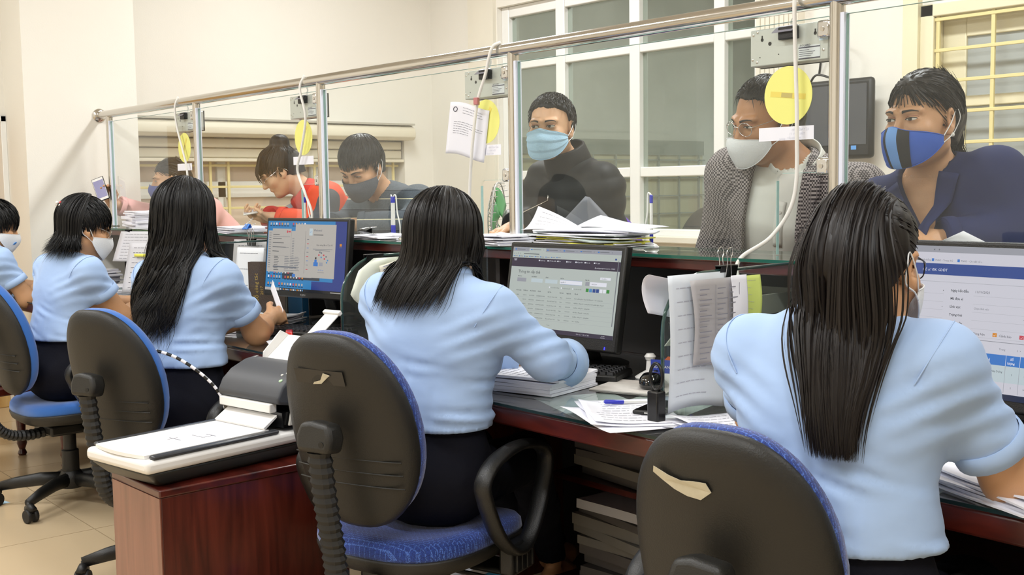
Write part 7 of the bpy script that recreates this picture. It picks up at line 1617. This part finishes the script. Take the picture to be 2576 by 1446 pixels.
rs = np.random.RandomState(3); n = 260; x0 = rs.uniform(-.06, .06, n); PP = np.zeros((n, 8, 3))
for i in range(8):
    t_ = i/7; L = np.stack([x0*(1+.25*t_), .035+.075*np.sin(min(1, t_*1.2)*PI/2)-0*x0, .115-.095*t_-.03*np.abs(x0)/.06*t_], 1); PP[:, i] = p.hc+(L*p.hs) @ p.hR.T
p.strand_mesh(PP, .002, 'hair_brown', c, 'fringe', seed=4)
p.eyes(b, (0, -.004), .0016); p.glasses('chrome', .021, -.004, False)
u = np.linspace(-1, 1, 11)[:, None]; v = np.linspace(-1, 1, 5)[None, :]; p.patch('lips', .020*u+0*v, -.060+.0065*v*(1-u*u), 'lip', b, .0006)
p.ring('scarf', p.N-p.u*.035+p.f*.02, p.N+p.u*.05+p.f*.045, .078, .070, 'scarf_red', prof=((0, .03), (.25, .022), (.6, .016), (.9, .008), (1, 0), (.85, -.006), (0, -.008)), n=36)
t = thing('phone', 'white smartphone in the bun-haired girl\'s hands', 'phone', (-5.135, 2.60, 1.172)); t.rotation_euler = (R_(8), R_(-10), R_(60))
MB().box(-.036, .036, -.075, .075, 0, .008).build('case', 'white_plastic', t, bevel=.003); MB().box(-.033, .033, -.068, .068, .0081, .0086).build('display', 's_line', t)
# ---- C1 woman in pink at the wall
mat('pink_coat', '#eab0ac', .8, sheen=.2); mat('mask_slate', '#5d64a0', .8)
p, b = customer('woman customer in pink with a slate blue mask holding a phone up by the wall', (-6.30, 3.08, .86), (-6.375, 2.87, 1.205), 178, (-6.425, 2.745, 1.347), 164, 8, 0,
                ((-6.60, 2.74, 1.13), (-6.60, 2.46, 1.215)), ((-6.14, 2.80, 1.10), (-6.30, 2.66, 1.12)), 'pink_coat', .016, .16, 1.0, .74, 'skin_tan', 1.0, seed=36, handR=dict(hand_d=V(-.08, -.35, .93), palm=V(.8, -.55, .1), curl=.62, thumb=.8), handL=dict(hand_d=V(-.8, -.5, 0), palm=V(0, 0, -1), curl=.4), h=.009)
c = p.cap('hair_brown', th=.008, lowback=-.05, front=.055, side=.02); p.tail_hair('hair_brown', (0, -.105, -.02), 1.2, p.bs, N=120, w=.0022, seed=41, back=.02, width=.02, parent=c, scalp=700, low=-.05)
p.mask('mask_slate', top=-.018, bot=-.115, wid=1.22, peak=.010, off=.009); p.eyes(b, (0, 0), .003)
t = thing('phone', 'dark-cased smartphone held up beside the first steel post', 'phone', (-6.572, 2.385, 1.30)); t.rotation_euler = (R_(-14), R_(-20), R_(52))
MB().box(-.035, .035, 0, .009, -.07, .07).build('case', 'black_plastic', t, bevel=.003); MB().box(-.032, .032, -.0008, 0, -.066, .066).build('front_glass', 'white_plastic', t); MB().box(-.030, .030, -.0014, -.0008, -.052, .052).build('display', mat('s_lilac', '#000000', .2, emis='#a9a0d0', estr=.6), t)
sheet('blue_cloth', lambda u, v: (-6.10+.42*u, 2.56+.05*v, 1.088+.03*math.sin(PI*v)*(.6+.4*math.sin(5*u))), 'blue plastic folder on the counter by the woman in pink', 'blue_plastic', 12, 6, cat='folder')
# light blue card in the right clerk's hand
sheet('blue_card', lambda u, v: (-.80+.09*u+.03*v, 1.99+.04*u+.02*v, .80+.075*v), 'light blue card in the right clerk\'s hand at the photo edge', mat('card_cyan', '#a6dbe4', .6), 5, 5, cat='card')
